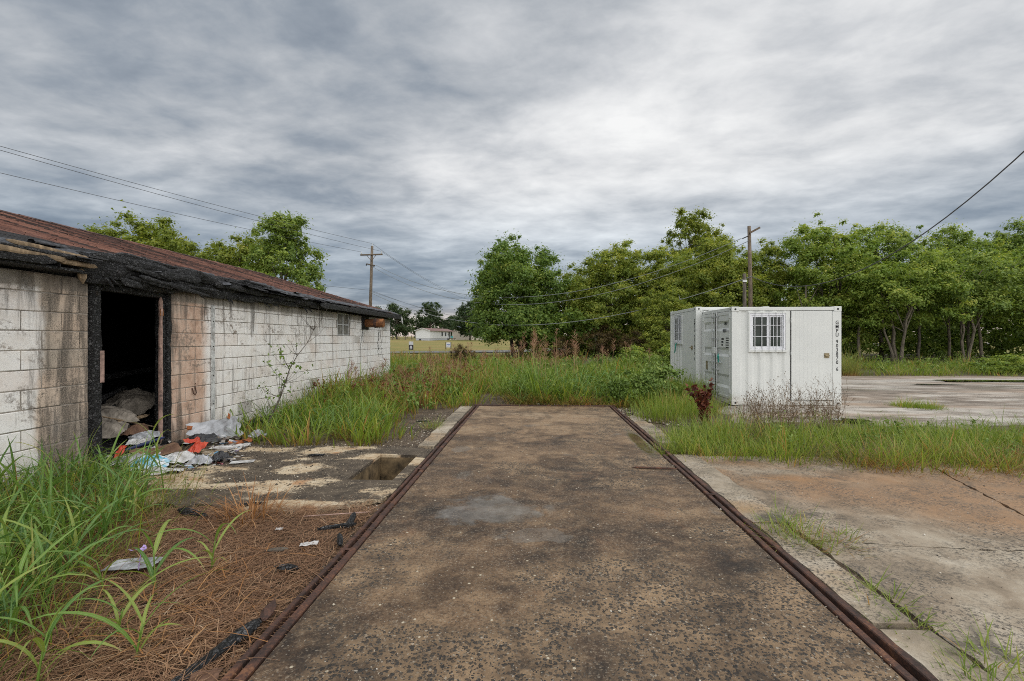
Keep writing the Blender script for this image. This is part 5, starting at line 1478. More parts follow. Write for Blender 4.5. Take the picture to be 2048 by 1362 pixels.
def grass_field(name, poly, n, hr, wr, mat, label, seed, clumps=0, cr_=0.16, lean=(0.05, 0.5), curl=(0.3, 1.5), tmax=1.0, nseg=4, hnoise=0.35, zfun=H, keep=None):
    r = np.random.default_rng(seed)
    if clumps:
        c = in_poly(r, poly, clumps)
        ci = r.integers(0, clumps, n)
        off = r.normal(0, cr_, (n, 2))
        pts = c[ci] + off
        az = np.arctan2(off[:, 1], off[:, 0]) + r.normal(0, 0.7, n)
        hs = r.uniform(0.45, 1.35, clumps)[ci]
        tc = r.normal(0, 0.16, clumps)[ci]
    else:
        pts = in_poly(r, poly, n); az = None; hs = 1.0; tc = 0.15 * wob(pts[:, 0], pts[:, 1], 2.0)
    if keep is not None:
        k = keep(pts[:, 0], pts[:, 1])
        pts = pts[k]; n = len(pts)
        az = az[k] if az is not None else None
        hs = hs[k] if clumps else hs; tc = tc[k]
    if clumps > 100 and 'tall' in name:
        k = (wob(pts[:, 0] * 1.0 + 3, pts[:, 1] * 1.0, 1.6) > -0.42)
        pts = pts[k]; n = len(pts); az = az[k]; hs = hs[k]; tc = tc[k]
    h = r.uniform(hr[0], hr[1], n) * hs * (1 + hnoise * wob(pts[:, 0], pts[:, 1], 1.2))
    w = r.uniform(wr[0], wr[1], n)
    t = np.clip(r.beta(1.5, 1.7, n) + tc, 0, 1) * tmax
    V, F, T, A = blade_arrays(r, pts, h, w, r.uniform(*lean, n), r.uniform(*curl, n), nseg, t, az, zfun)
    o = link(name, quadmesh(name, V, F, True, tint=T, along=A), mat=mat)
    return tag(o, label, kind='stuff')

offdeck = lambda x, y: ~((x > -1.42) & (x < 1.80) & (y < 10.66))
wallside = lambda x, y: (x > -5.17) & offdeck(x, y)
notbox = lambda x, y: ~((x > 4.40) & (x < 7.0) & (y > 11.0) & (y < 15.6)) & offdeck(x, y)

grass_field('tall_grass', [(-4.3, 6.95), (-3.5, 6.55), (-2.6, 6.75), (-2.15, 7.0), (-2.3, 8.2), (-2.8, 9.0), (-3.2, 9.8), (-5.15, 11.5), (-5.15, 7.6)], 3224, (0.35, 0.75), (0.0105, 0.024), M_GRASS, 'tall green grass growing along the block wall', 1, 150, 0.15, (0.05, 0.6), (0.4, 1.6), keep=wallside, nseg=5)
grass_field('tall_grass', [(-5.1, 9.5), (-3.0, 9.6), (-2.3, 9.6), (-2.6, 11.2), (-1.9, 12.4), (-1.6, 15.0), (-2.0, 19), (-5.1, 18)], 5580, (0.4, 0.85), (0.012, 0.027), M_GRASSB, 'browning tall grass between wall and bushy tree', 2, 220, 0.24, (0.05, 0.55), (0.3, 1.5), keep=wallside)
grass_field('tall_grass', [(-5.0, 10.0), (-2.3, 9.4), (-1.75, 10.5), (-1.2, 11.8), (-1.5, 16.0), (-5.1, 17)], 4340, (0.3, 0.7), (0.012, 0.027), M_GRASS, 'green grass mixed through the weeds past the wall', 3, 160, 0.2, (0.05, 0.6), (0.4, 1.6), keep=wallside)
grass_field('tall_grass', [(-0.75, 10.95), (0.4, 10.85), (1.3, 10.85), (2.5, 11.0), (3.0, 12.2), (2.8, 14.5), (0.2, 15.0), (-0.7, 13)], 5580, (0.5, 0.95), (0.012, 0.03), M_GRASS, 'thick arching grass behind the far steel bar', 4, 150, 0.2, (0.05, 0.45), (0.5, 1.9), keep=notbox, nseg=5)
grass_field('dead_grass', [(-0.65, 10.75), (0.4, 10.72), (1.3, 10.72), (2.0, 10.8), (2.0, 11.3), (-0.6, 11.4)], 1800, (0.3, 0.6), (0.007, 0.015), M_GRASSB, 'rust-brown dead leaves under the arching grass', 5, 50, 0.14, (0.3, 0.9), (0.8, 2.0), keep=notbox)
grass_field('tall_grass', [(-1.6, 12.0), (-0.5, 12.0), (3.5, 13.0), (4.1, 15.0), (4.2, 20), (5.5, 22.5), (-4.0, 22.5), (-3.0, 16)], 8680, (0.3, 0.8), (0.015, 0.033), M_GRASS, 'rough green growth in front of the bushy tree', 6, 300, 0.3, (0.05, 0.6), (0.3, 1.6), keep=notbox)
grass_field('meadow_grass', [(2.0, 9.1), (2.9, 9.0), (3.4, 9.6), (4.0, 11.0), (4.25, 12.4), (4.0, 14.5), (3.2, 13.5), (2.5, 11.9)], 6375, (0.22, 0.5), (0.0048, 0.0096), M_GRASSF, 'soft fine grass between the deck and the farther container', 7, 60, 0.22, (0.05, 0.5), (0.2, 1.1), keep=notbox)
grass_field('meadow_grass', [(2.10, 7.7), (1.86, 6.55), (2.3, 6.2), (3.0, 6.1), (3.6, 6.3), (3.9, 7.4), (3.3, 8.2)], 3750, (0.2, 0.46), (0.0048, 0.0108), M_GRASSF, 'soft green grass beside the kerb in front of the red weed', 8, 45, 0.17, (0.1, 0.6), (0.2, 1.3), keep=offdeck)
grass_field('meadow_grass', [(3.1, 6.2), (3.9, 5.85), (5.0, 5.75), (6.4, 5.95), (9.5, 6.6), (9.8, 8.2), (7.0, 8.2), (5.6, 8.1), (3.8, 8.0)], 11500, (0.09, 0.37), (0.0048, 0.0108), M_GRASSF, 'long bank of green grass across the concrete in front of the containers', 9, 90, 0.20, (0.08, 0.6), (0.2, 1.2), zfun=lambda x, y: 0 * x)
grass_field('dead_grass', [(3.1, 6.1), (3.9, 5.75), (5.0, 5.65), (6.4, 5.85), (9.5, 6.5), (9.3, 7.0), (6.4, 6.4), (4.2, 6.3)], 5200, (0.12, 0.34), (0.004, 0.009), M_GRASSB, 'brown dead skirt along the grass bank', 10, 70, 0.14, (0.4, 1.1), (0.3, 1.3), zfun=lambda x, y: 0 * x)
grass_field('meadow_grass', [(8.1, 10.75), (8.7, 10.6), (9.0, 10.85), (8.6, 11.2), (8.2, 11.1)], 1125, (0.1, 0.26), (0.0048, 0.0096), M_GRASSF, 'small tuft of green grass alone on the yard concrete', 11, 12, 0.12, (0.1, 0.7), (0.2, 1.2), zfun=lambda x, y: H(x, y) + 0.03)
grass_field('verge_grass', [(8.0, 18.3), (16, 18.4), (30, 18.5), (32, 22.5), (12, 22.5), (7.5, 20)], 9750, (0.28, 0.6), (0.0096, 0.0192), M_GRASSF, 'green verge along the foot of the wood', 12, 200, 0.35, (0.05, 0.6), (0.2, 1.3))
grass_field('dry_grass', [(11.2, 18.4), (12.3, 18.4), (12.4, 19.4), (11.2, 19.6)], 700, (0.6, 1.1), (0.008, 0.016), M_GRASSB, 'tall dry yellow grass beside the nearer container corner', 13, 14, 0.16, (0.05, 0.4), (0.4, 1.6), tmax=0.5)
grass_field('field_grass', [(-28, 24), (-5, 24), (3, 24), (3, 40), (-10, 41), (-40, 36)], 8680, (0.3, 0.8), (0.03, 0.0675), M_GRASSB, 'rough grass and weeds before the road', 14, 500, 0.5, (0.05, 0.6), (0.3, 1.4))
grass_field('field_grass', [(-5.1, 17), (-2.0, 18.5), (-1.0, 24), (-8, 30), (-16, 32), (-14, 22), (-7, 18)], 5580, (0.3, 0.85), (0.021, 0.045), M_GRASS, 'green weeds past the building corner', 15, 240, 0.4, (0.05, 0.6), (0.3, 1.4))
# sprigs in the cracks by the near kerb
for i, (poly, n_, m_, lb) in enumerate((
        ([(1.80, 4.1), (2.05, 4.15), (2.35, 3.75), (2.25, 3.4), (1.95, 3.5)], 260, M_GRASSF, 'sparse reddish green sprigs over the broken kerb'),
        ([(1.86, 3.0), (2.05, 2.95), (2.12, 2.55), (1.90, 2.5)], 150, M_GRASSF, 'thin sprigs of grass in the gap nearer the camera'),
        ([(1.85, 2.3), (2.2, 2.35), (2.3, 1.9), (1.85, 1.9)], 190, M_GRASSF, 'broad green sprigs at the near end of the kerb'),
        ([(1.60, 6.75), (2.0, 6.8), (2.05, 6.3), (1.65, 6.25)], 420, M_GRASSF, 'low grass creeping over the steel bar'),
        ([(-1.9, 8.2), (-1.7, 8.2), (-1.7, 7.8), (-1.95, 7.8)], 160, M_GRASSF, 'tiny green tufts on the bare dirt'))):
    grass_field('crack_grass', poly, n_, (0.08, 0.24), (0.003, 0.007), m_, lb, 30 + i, 22 if n_ > 200 else 12, 0.07, (0.3, 1.2), (0.1, 0.9), zfun=lambda x, y: 0 * x + 0.01)
grass_field('dead_grass', [(1.80, 4.1), (2.05, 4.15), (2.35, 3.75), (2.2, 3.3), (1.92, 3.5)], 360, (0.06, 0.2), (0.002, 0.005), M_GRASSB, 'red-brown runners over the broken kerb', 36, 20, 0.09, (1.0, 1.5), (0.0, 0.3), zfun=lambda x, y: 0 * x + 0.02)

grass_field('dead_grass', [(-4.7, 4.9), (-3.7, 4.75), (-3.3, 4.2), (-3.2, 3.6), (-3.9, 3.7), (-4.6, 4.3)], 420, (0.2, 0.5), (0.003, 0.007), M_GRASSB, 'dry brown stems at the edge of the thick grass', 37, 40, 0.12, (0.3, 1.2), (0.2, 1.2))
grass_field('thin_grass', [(-5.1, 4.75), (-5.1, 2.4), (-3.6, 1.2), (-2.4, 1.3), (-2.2, 2.0), (-2.6, 2.7), (-3.0, 3.5), (-3.4, 4.3), (-4.2, 4.9)], 2600, (0.2, 0.6), (0.002, 0.006), M_GRASS, 'thin stems tangled through the thick grass by the near wall', 38, 120, 0.12, (0.05, 0.9), (0.1, 1.4), zfun=lambda x, y: 0 * x)
grass_field('dead_grass', [(-5.1, 4.75), (-5.1, 2.4), (-3.6, 1.2), (-2.4, 1.3), (-2.2, 2.0), (-2.6, 2.7), (-3.0, 3.5), (-3.4, 4.3), (-4.2, 4.9)], 900, (0.15, 0.5), (0.003, 0.008), M_GRASSB, 'dead stems low in the thick grass by the near wall', 39, 90, 0.14, (0.4, 1.3), (0.1, 1.0), zfun=lambda x, y: 0 * x)
# leafy weeds mixed through the rough growth
def weeds(poly, n, size, mat, label, seed, keep=None, hr=(0.1, 0.5), per=26, cr0=0.13):
    r = np.random.default_rng(seed); c = in_poly(r, poly, n)
    if keep is not None: c = c[keep(c[:, 0], c[:, 1])]
    C = np.stack([c[:, 0], c[:, 1], H(c[:, 0], c[:, 1]) + r.uniform(*hr, len(c))], 1)
    V, F, T = leaf_cloud(r, C, np.full(len(C), cr0) * r.uniform(0.6, 1.5, len(C)), len(C) * per, size, 1.1)
    return tag(link('weeds', quadmesh('weeds', V, F, False, tint=np.clip(T + 0.1, 0, 1), along=T * 0 + 1), mat=mat), label, kind='stuff')
weeds([(-0.7, 11.0), (2.6, 11.0), (3.6, 12.5), (3.9, 15.0), (-1.0, 15.5)], 190, 0.05, M_WEED, 'bright leafy weeds behind the far steel bar', 1, notbox, (0.1, 0.6))
weeds([(-4.9, 9.0), (-2.4, 9.2), (-1.6, 12.0), (-2.0, 18.0), (-5.0, 18.0)], 190, 0.05, M_WEED, 'leafy weeds among the browning grass past the wall', 2, wallside, (0.1, 0.5))
weeds([(-4.9, 9.4), (-2.6, 9.6), (-1.9, 12.0), (-2.0, 18.0), (-5.0, 18.0)], 250, 0.035, M_DOCK, 'reddish dead weeds among the grass past the wall', 3, wallside, (0.2, 0.6), 16)
weeds([(-0.5, 15), (4.0, 15.0), (5.5, 22), (-3.0, 22)], 170, 0.06, M_WEED, 'leafy growth at the foot of the trees', 4, notbox, (0.1, 0.7), 30, 0.2)
weeds([(3.1, 6.4), (6.0, 6.1), (9.5, 6.9), (9.0, 8.0), (3.6, 8.0)], 90, 0.03, M_WEED, 'small leafy weeds in the grass bank', 5, None, (0.05, 0.3), 20, 0.1)
weeds([(8, 18.6), (30, 18.8), (31, 22), (9, 22)], 240, 0.06, M_WEED, 'leafy weeds along the verge under the wood', 6, None, (0.1, 0.5), 26, 0.2)
# dead straw thatch
def straw(poly, n, lr, wr, mat, label, seed, z=(0.0, 0.05), name='straw', pitch=0.35, tint=None):
    r = np.random.default_rng(seed)
    pts = in_poly(r, poly, n)
    if n > 1000:
        pts = pts[(wob(pts[:, 0] + 1.7, pts[:, 1], 2.6) > -0.55) | (r.random(n) < 0.35)]; n = len(pts)
    Ls = r.uniform(*lr, n); az = r.uniform(0, 2 * np.pi, n) + 1.2 * wob(pts[:, 0], pts[:, 1], 1.5)
    w = r.uniform(*wr, n) / 2
    z0 = H(pts[:, 0], pts[:, 1]) + r.uniform(*z, n) + 0.015 * (1 + wob(pts[:, 0], pts[:, 1], 4.0))
    tl = r.normal(0, pitch * 0.35, n)
    bend = r.normal(0, 0.35, n)
    rows = []
    ns_ = 3
    P = np.stack([pts[:, 0], pts[:, 1], z0], 1)
    for i in range(ns_ + 1):
        a = az + bend * i / ns_
        s = np.stack([-np.sin(a) * w, np.cos(a) * w, 0 * w], 1)
        rows.append(np.stack([P + s, P - s], 1))
        P = P + np.stack([np.cos(a) * Ls / ns_, np.sin(a) * Ls / ns_, tl * Ls / ns_ * (1 - i)], 1)
    V = np.stack(rows, 1).reshape(-1, 3)
    q = np.arange(n)[:, None] * (ns_ + 1) * 2 + np.arange(ns_)[None] * 2
    F = np.stack([q, q + 1, q + 3, q + 2], 2).reshape(-1, 4)
    T = np.repeat(np.clip(r.beta(2, 2.5, n) + 0.12 * wob(pts[:, 0], pts[:, 1], 3), 0, 1), (ns_ + 1) * 2)
    return tag(link(name, quadmesh(name, V, F, False, tint=T, along=T * 0 + 1), mat=mat), label, kind='stuff')
STRAW = [(-4.3, 3.9), (-3.4, 4.0), (-2.7, 4.25), (-2.2, 4.05), (-1.62, 4.3), (-1.42, 4.2), (-1.42, 1.2), (-2.6, 0.9), (-3.6, 1.4), (-4.6, 2.6)]
straw(STRAW, 26000, (0.08, 0.32), (0.0014, 0.0042), M_STRAW, 'mat of dead brown straw beside the deck', 51, (0.0, 0.05))
straw([(-2.3, 3.2), (-1.6, 3.3), (-1.6, 2.2), (-2.2, 2.0), (-2.6, 2.6)], 110, (0.15, 0.4), (0.003, 0.007), M_STRAWO, 'scattered bent orange straws on top of the mat', 52, (0.03, 0.07), pitch=0.5)
r = np.random.default_rng(61)
def tuft(name, x, y, n, hh, label, mat, seed, spread=0.09, lean=(0.0, 0.7), curl=(0.2, 1.4), w=(0.004, 0.009), cat='plant'):
    rg_ = np.random.default_rng(seed)
    off = rg_.normal(0, spread, (n, 2))
    pts = off
    az = np.arctan2(off[:, 1], off[:, 0]) + rg_.normal(0, 0.8, n)
    V, F, T, A = blade_arrays(rg_, pts, rg_.uniform(hh[0], hh[1], n), rg_.uniform(*w, n), rg_.uniform(*lean, n), rg_.uniform(*curl, n), 5, np.clip(rg_.beta(2, 2, n), 0, 1), az, lambda a, b: 0 * a)
    o = link(name, quadmesh(name, V, F, True, tint=T, along=A * 0 + 1), mat=mat, loc=(x, y, float(H(x, y)) + 0.02))
    return tag(o, label, cat)
tuft('dead_grass_tuft', -2.45, 3.92, 150, (0.18, 0.42), 'orange-brown tuft of dead bent stalks on the straw', M_STRAWO, 62, 0.10, (0.1, 1.2), (0.3, 1.8))
tuft('dead_grass_tuft', -3.0, 7.25, 90, (0.2, 0.38), 'brown dead tuft inside the green grass by the wall', M_GRASSB, 63, 0.08, (0.1, 1.0), (0.3, 1.8))

# ------------------------------------------------------------------ broad-bladed grass in the near corner
def broad_leaf(r, L_, w, th0, th1, nseg=9, twist=0.0):
    """one folded blade, base at origin, growing along +x; returns MB-style arrays"""
    vs, rib, P = [], [], np.zeros(3)
    for i in range(nseg + 1):
        t = i / nseg
        ww = w * min(1, 0.35 + t * 4) * (1 - t ** 2.6) * 0.5 + 0.0006
        th = th0 + th1 * t ** 1.3
        nz = np.array((-math.cos(th), 0, math.sin(th)))
        tw = twist * t
        sd = np.array((0, math.cos(tw), 0)) + nz * math.sin(tw)
        fold = 0.28 * ww
        vs += [P + sd * ww + nz * fold, P.copy(), P - sd * ww + nz * fold]; rib += [0, 1, 0]
        P = P + np.array((math.sin(th), 0, math.cos(th))) * L_ / nseg
    fs = []
    for i in range(nseg):
        a = i * 3
        fs += [(a, a + 1, a + 4, a + 3), (a + 1, a + 2, a + 5, a + 4)]
    return np.array(vs), fs, rib
lr_ = np.random.default_rng(91)
leaf_me = []
for i in range(8):
    vs, fs, rib = broad_leaf(lr_, lr_.uniform(0.34, 0.58), lr_.uniform(0.016, 0.028), lr_.uniform(0.35, 0.8), lr_.uniform(1.1, 2.1), 9, lr_.uniform(-0.6, 0.6))
    me = quadmesh('leaf', vs, fs, True, rib=rib, tint=np.full(len(vs), lr_.uniform(0.3, 0.95)), along=np.repeat(np.linspace(0, 1, 10), 3) * lr_.choice([0.6, 1.0]))
    me.materials.append(M_BLADE); leaf_me.append(me)
def broad_plant(x, y, hgt, nleaf, label, seed, lean=0.15):
    q = random.Random(seed)
    t = thing('broad_blade_grass', (x, y, float(H(x, y)) + 0.01), label, 'grass plant', 'broad-bladed grass plants on the straw')
    az = q.uniform(0, 6.3)
    pts = [(math.cos(az) * lean * hgt * (k / 5) ** 1.5, math.sin(az) * lean * hgt * (k / 5) ** 1.5, hgt * k / 5) for k in range(6)]
    st = MB().tube(pts, [0.006, 0.006, 0.005, 0.0045, 0.004, 0.003], 6).mesh('stalk', M_BLADE, True)
    a = st.attributes.new('tint', 'FLOAT', 'POINT'); a.data.foreach_set('value', np.full(len(st.vertices), 0.72, np.float32))
    link('stalk', st, t)
    for k in range(nleaf):
        u_ = 0.15 + 0.85 * k / (nleaf - 1)
        p = Vector(pts[0]).lerp(Vector(pts[-1]), u_)
        o = link('leaf', q.choice(leaf_me), t, loc=p, rot=(0, q.uniform(-0.25, 0.15), az + k * 2.5 + q.uniform(-0.5, 0.5)))
        s = q.uniform(0.7, 1.1) * (0.85 + 0.2 * hgt); o.scale = (s, s * q.uniform(0.8, 1.1), s)
    return t
for i, (x, y, hg, nl_, lb) in enumerate((
        (-2.62, 2.72, 0.22, 6, 'green broad-bladed grass plant standing just left of the grey scrap with the purple flower'),
        (-2.32, 2.75, 0.26, 7, 'green broad-bladed grass plant right in front of the purple flower'),
        (-2.16, 3.02, 0.22, 6, 'green broad-bladed grass plant farthest out on the straw towards the deck'),
        (-2.16, 2.32, 0.16, 6, 'green broad-bladed grass plant low on the straw below the flower plant'),
        (-1.92, 2.16, 0.18, 7, 'green broad-bladed grass plant nearest the camera on the straw'),
        (-2.22, 1.98, 0.24, 8, 'lush broad-bladed grass plant in the bottom corner of the picture'),
        (-2.75, 2.35, 0.28, 8, 'broad-bladed grass plant at the edge of the thick grass, halfway up the picture corner'),
        (-3.75, 4.55, 0.62, 7, 'tall single grass stalk in front of the dark doorway'))):
    broad_plant(x, y, hg, nl_, lb, 300 + i)
# the thick stand of the same grass against the wall: one mass
def broad_mass(poly, n, label, seed, hs=(0.02, 0.28), sc=(0.6, 1.1)):
    r = np.random.default_rng(seed)
    pts = in_poly(r, poly, n)
    Vs, Fs, Rb, Tt, Al = [], [], [], [], []
    base = 0
    for i in range(n):
        vs, fs, rib = broad_leaf(r, r.uniform(0.25, 0.62), r.uniform(0.008, 0.024), r.uniform(0.05, 0.9), r.uniform(0.4, 2.2), 7, r.uniform(-1.4, 1.4))
        az = r.uniform(0, 6.283); c, s = math.cos(az), math.sin(az); k = r.uniform(*sc)
        vs = vs * k
        w_ = np.stack([vs[:, 0] * c - vs[:, 1] * s + pts[i, 0], vs[:, 0] * s + vs[:, 1] * c + pts[i, 1], vs[:, 2] + r.uniform(*hs) * r.random()], 1)
        Vs.append(w_); Fs.append(np.array(fs) + base); Rb += rib; Tt.append(np.full(len(vs), np.clip(r.beta(1.6, 1.6), 0, 1))); Al.append(np.repeat(np.linspace(0, 1, 8), 3) * (1.0 if r.random() < 0.35 else 0.6))
        base += len(vs)
    o = link('broad_grass', quadmesh('broad_grass', np.concatenate(Vs), np.concatenate(Fs), True, rib=Rb, tint=np.concatenate(Tt), along=np.concatenate(Al)), mat=M_BLADE)
    return tag(o, label, kind='stuff')
broad_mass([(-5.1, 4.75), (-5.1, 2.4), (-3.6, 1.2), (-2.5, 1.3), (-2.35, 1.9), (-2.75, 2.5), (-3.1, 3.3), (-3.5, 4.1), (-4.2, 4.85)], 2300, 'thick stand of broad-bladed green grass against the near wall', 401)
broad_mass([(-5.1, 9.2), (-5.1, 8.0), (-4.5, 7.4), (-2.6, 7.2), (-2.5, 8.2), (-3.4, 9.4)], 480, 'broad green blades among the grass along the wall', 402)
broad_mass([(-0.6, 11.0), (2.2, 11.1), (2.4, 13.0), (-0.5, 13.0)], 620, 'broad arching blades behind the far steel bar', 403, (0.1, 0.7), (0.8, 1.3))
broad_mass([(-5.0, 13.0), (-4.0, 12.0), (-2.6, 12.2), (-3.0, 16.0), (-5.0, 16.3)], 420, 'broad green blades by the far corner of the wall', 404, (0.1, 0.7), (0.8, 1.3))

# seed-head stalks
def seed_stalks(spots, label, seed, hr=(1.3, 1.9)):
    r = np.random.default_rng(seed)
    sv_, sf_, st_ = [], [], []
    base = 0
    for (x, y) in spots:
        hgt = r.uniform(*hr); az = r.uniform(0, 6.3); ln = r.uniform(0.02, 0.14)
        z0 = float(H(x, y))
        for k in range(34):
            if k < 6:
                t = k / 6; p0 = np.array((x + math.cos(az) * ln * t * t, y + math.sin(az) * ln * t * t, z0 + hgt * 0.8 * t))
                t2 = (k + 1) / 6; p1 = np.array((x + math.cos(az) * ln * t2 * t2, y + math.sin(az) * ln * t2 * t2, z0 + hgt * 0.8 * t2)); w = 0.004; tn = 0.9
            else:
                t = r.uniform(0.74, 1.0); p0 = np.array((x + math.cos(az) * ln, y + math.sin(az) * ln, z0 + hgt * t)); a2 = r.uniform(0, 6.3)
                q = (1.05 - t) * 0.32 + 0.03; p1 = p0 + np.array((math.cos(a2) * q, math.sin(a2) * q, 0.05 + q * 0.4)); w = 0.0032; tn = r.uniform(0.1, 0.9)
            for sd in (np.array((w, 0, 0)),):
                sv_ += [p0 - sd, p0 + sd, p1 + sd, p1 - sd]; sf_.append((base, base + 1, base + 2, base + 3)); st_ += [tn] * 4; base += 4
    o = link('seed_grass', quadmesh('seed_grass', sv_, sf_, False, tint=st_, along=np.ones(len(st_))), mat=M_SEED)
    return tag(o, label, kind='stuff')
rs_ = np.random.default_rng(5)
seed_stalks([(rs_.uniform(-0.4, 0.35), rs_.uniform(12.0, 13.6)) for _ in range(13)] + [(rs_.uniform(0.4, 1.2), rs_.uniform(12.4, 14)) for _ in range(6)], 'reddish seed heads on tall stalks behind the deck', 71, (1.35, 1.85))
seed_stalks([(rs_.uniform(-3.5, 3.5), rs_.uniform(13.5, 19)) for _ in range(34)], 'thin seed heads scattered in front of the bushy tree', 72, (0.9, 1.5))
seed_stalks([(rs_.uniform(-4.6, -1.8), rs_.uniform(10, 17)) for _ in range(34)], 'brownish seed heads over the weeds past the wall', 73, (0.7, 1.05))

# rust-red dock plant and the dry twiggy weeds
def dock(x, y, label):
    t = thing('dock_weed', (x, y, float(H(x, y))), label, 'weed')
    q = random.Random(8); rg_ = np.random.default_rng(9)
    C = []
    for k in range(7):
        az = q.uniform(0, 6.3); ln = q.uniform(0.05, 0.32); hg = q.uniform(0.5, 0.9)
        pts = [(math.cos(az) * ln * s * s + 0.03 * math.cos(az), math.sin(az) * ln * s * s + 0.03 * math.sin(az), hg * s) for s in (0, .25, .5, .75, 1)]
        st = MB().tube(pts, [0.007, 0.006, 0.005, 0.004, 0.003], 5).mesh('stalk', M_DOCK)
        a = st.attributes.new('tint', 'FLOAT', 'POINT'); a.data.foreach_set('value', np.full(len(st.vertices), 0.4, np.float32))
        link('stalk', st, t)
        for s in np.linspace(0.25, 1, 6):
            C.append((math.cos(az) * ln * s * s, math.sin(az) * ln * s * s, hg * s))
    C = np.array(C)
    V, F, T = leaf_cloud(rg_, C, np.full(len(C), 0.065), 900, 0.055, 1.5, None, -0.2)
    link('leaves', quadmesh('leaves', V, F, False, tint=T), t, M_DOCK)
dock(3.02, 8.55, 'rust-red withered dock plant in front of the container doors')
def twigs(poly, n, label, seed, hr=(0.35, 0.75)):
    r = np.random.default_rng(seed); mbv, mbf, tt = [], [], []
    for x, y in in_poly(r, poly, n):
        stack = [(np.array((x, y, 0.0)), np.array((r.normal(0, .18), r.normal(0, .18), 1.0)), r.uniform(*hr), 0)]
        while stack:
            p, d, L_, lv = stack.pop()
            d = d / np.linalg.norm(d); e = p + d * L_
            w = (0.0035, 0.0022, 0.0015)[lv]
            s = np.cross(d, r.normal(0, 1, 3)); s = s / np.linalg.norm(s) * w
            b = len(mbv); mbv.extend([p - s, p + s, e + s * .5, e - s * .5]); mbf.append((b, b + 1, b + 2, b + 3)); tt += [r.random()] * 4
            if lv < 2:
                for _ in range(4 if lv == 0 else 3):
                    q = p + d * L_ * r.uniform(0.35, 1.0)
                    stack.append((q, d + r.normal(0, 0.55, 3) * np.array((1, 1, .6)), L_ * r.uniform(0.25, 0.45), lv + 1))
            elif r.random() < 0.5:
                b = len(mbv); k = 0.009
                mbv.extend([e + np.array((-k, 0, 0)), e + np.array((0, 0, -k)), e + np.array((k, 0, 0)), e + np.array((0, 0, k))]); mbf.append((b, b + 1, b + 2, b + 3)); tt += [0.2] * 4
    return tag(link('dry_weeds', quadmesh('dry_weeds', mbv, mbf, False, tint=tt, along=np.ones(len(tt))), mat=M_TWIG), label, kind='stuff')
twigs([(3.3, 7.3), (4.6, 7.3), (5.0, 8.3), (4.6, 8.6), (3.5, 8.5)], 170, 'grey-brown twiggy dead weeds on the grass bank', 81, (0.3, 0.62))
twigs([(4.6, 8.6), (5.3, 8.3), (6.2, 9.8), (4.5, 10.2)], 26, 'thin dead stalks in front of the nearer container', 82, (0.4, 0.75))

# sapling by the wall
sp = thing('sapling', (-4.6, 7.75, 0), 'thin leaning sapling with bare twigs in front of the block wall', 'sapling')
q = random.Random(4)
pts = [(0.02 * k * q.uniform(0.4, 1.6), 0.19 * k + 0.04 * math.sin(k), 0.245 * k) for k in range(9)]
MB().tube(pts, [0.016 - 0.0016 * k for k in range(9)], 6).build('trunk', M_BARK, sp, smooth=True)
cl_ = []
for k in range(34):
    j = q.randrange(1, 8); a = Vector(pts[j])
    b = a + Vector((q.uniform(-.25, .25), q.uniform(-.55, .55), q.uniform(.15, .5)))
    MB().tube([a, a.lerp(b, .5) + Vector((0, 0, -.03)), b], [0.005, 0.0035, 0.002], 4, False).build('branch', M_BARK, sp)
    if j < 5: cl_.append(tuple(b))
C = np.array(cl_)
V, F, T = leaf_cloud(np.random.default_rng(3), C, np.full(len(C), 0.16), 110, 0.045, 1.2)
link('leaves', quadmesh('leaves', V, F, False, tint=T), sp, M_WEED)

# ------------------------------------------------------------------ loose stones
def pebbles(poly, n, sr, label, seed, z=0.0, cols=((0.30, 0.26, 0.20), (0.45, 0.42, 0.36)), zfun=None, dens=None):
    r = np.random.default_rng(seed)
    pts = in_poly(r, poly, n)
    s = r.uniform(*sr, n) * (0.6 + 0.8 * r.random(n) ** 3)
    z0 = (zfun(pts[:, 0], pts[:, 1]) if zfun else 0 * s + z) + s * 0.25
    base = np.array([(1, 0, 0), (0, 1, 0), (-1, 0, 0), (0, -1, 0), (0.1, 0.1, 0.7), (0, 0, -0.6)])
    a = r.uniform(0, 6.28, n); c, sn = np.cos(a), np.sin(a)
    k = r.uniform(0.6, 1.3, (n, 6, 1))
    v = base[None] * k * s[:, None, None]
    V = np.stack([v[..., 0] * c[:, None] - v[..., 1] * sn[:, None] + pts[:, 0:1], v[..., 0] * sn[:, None] + v[..., 1] * c[:, None] + pts[:, 1:2], v[..., 2] + z0[:, None]], 2).reshape(-1, 3)
    f = np.array([(0, 1, 4), (1, 2, 4), (2, 3, 4), (3, 0, 4), (1, 0, 5), (2, 1, 5), (3, 2, 5), (0, 3, 5)])
    F = (np.arange(n)[:, None, None] * 6 + f[None]).reshape(-1, 3)
    T = np.repeat(r.random(n), 6)
    o = link('gravel', quadmesh('gravel', V, F, False, tint=T), mat=M_PEB)
    return tag(o, label, kind='stuff')
m_, nt = material('pebble'); 
finish(nt, ramp(nt, attr(nt, 'tint'), [(0.0, (0.03, 0.028, 0.026)), (0.35, (0.10, 0.08, 0.06)), (0.7, (0.25, 0.20, 0.145)), (0.9, (0.42, 0.37, 0.29)), (1.0, (0.62, 0.59, 0.53))]), 0.8)
M_PEB = m_
pebbles([(-4.4, 4.6), (-2.15, 4.5), (-2.15, 6.6), (-4.2, 6.6)], 1500, (0.005, 0.014), 'gravel and cinders on the floor pad', 1, 0.014)
pebbles([(-4.2, 6.5), (-1.7, 6.4), (-1.72, 10.0), (-2.3, 9.8), (-2.3, 7.0), (-4.2, 6.9)], 1500, (0.006, 0.018), 'gravel on the bare dirt beside the wall grass', 2, zfun=H)
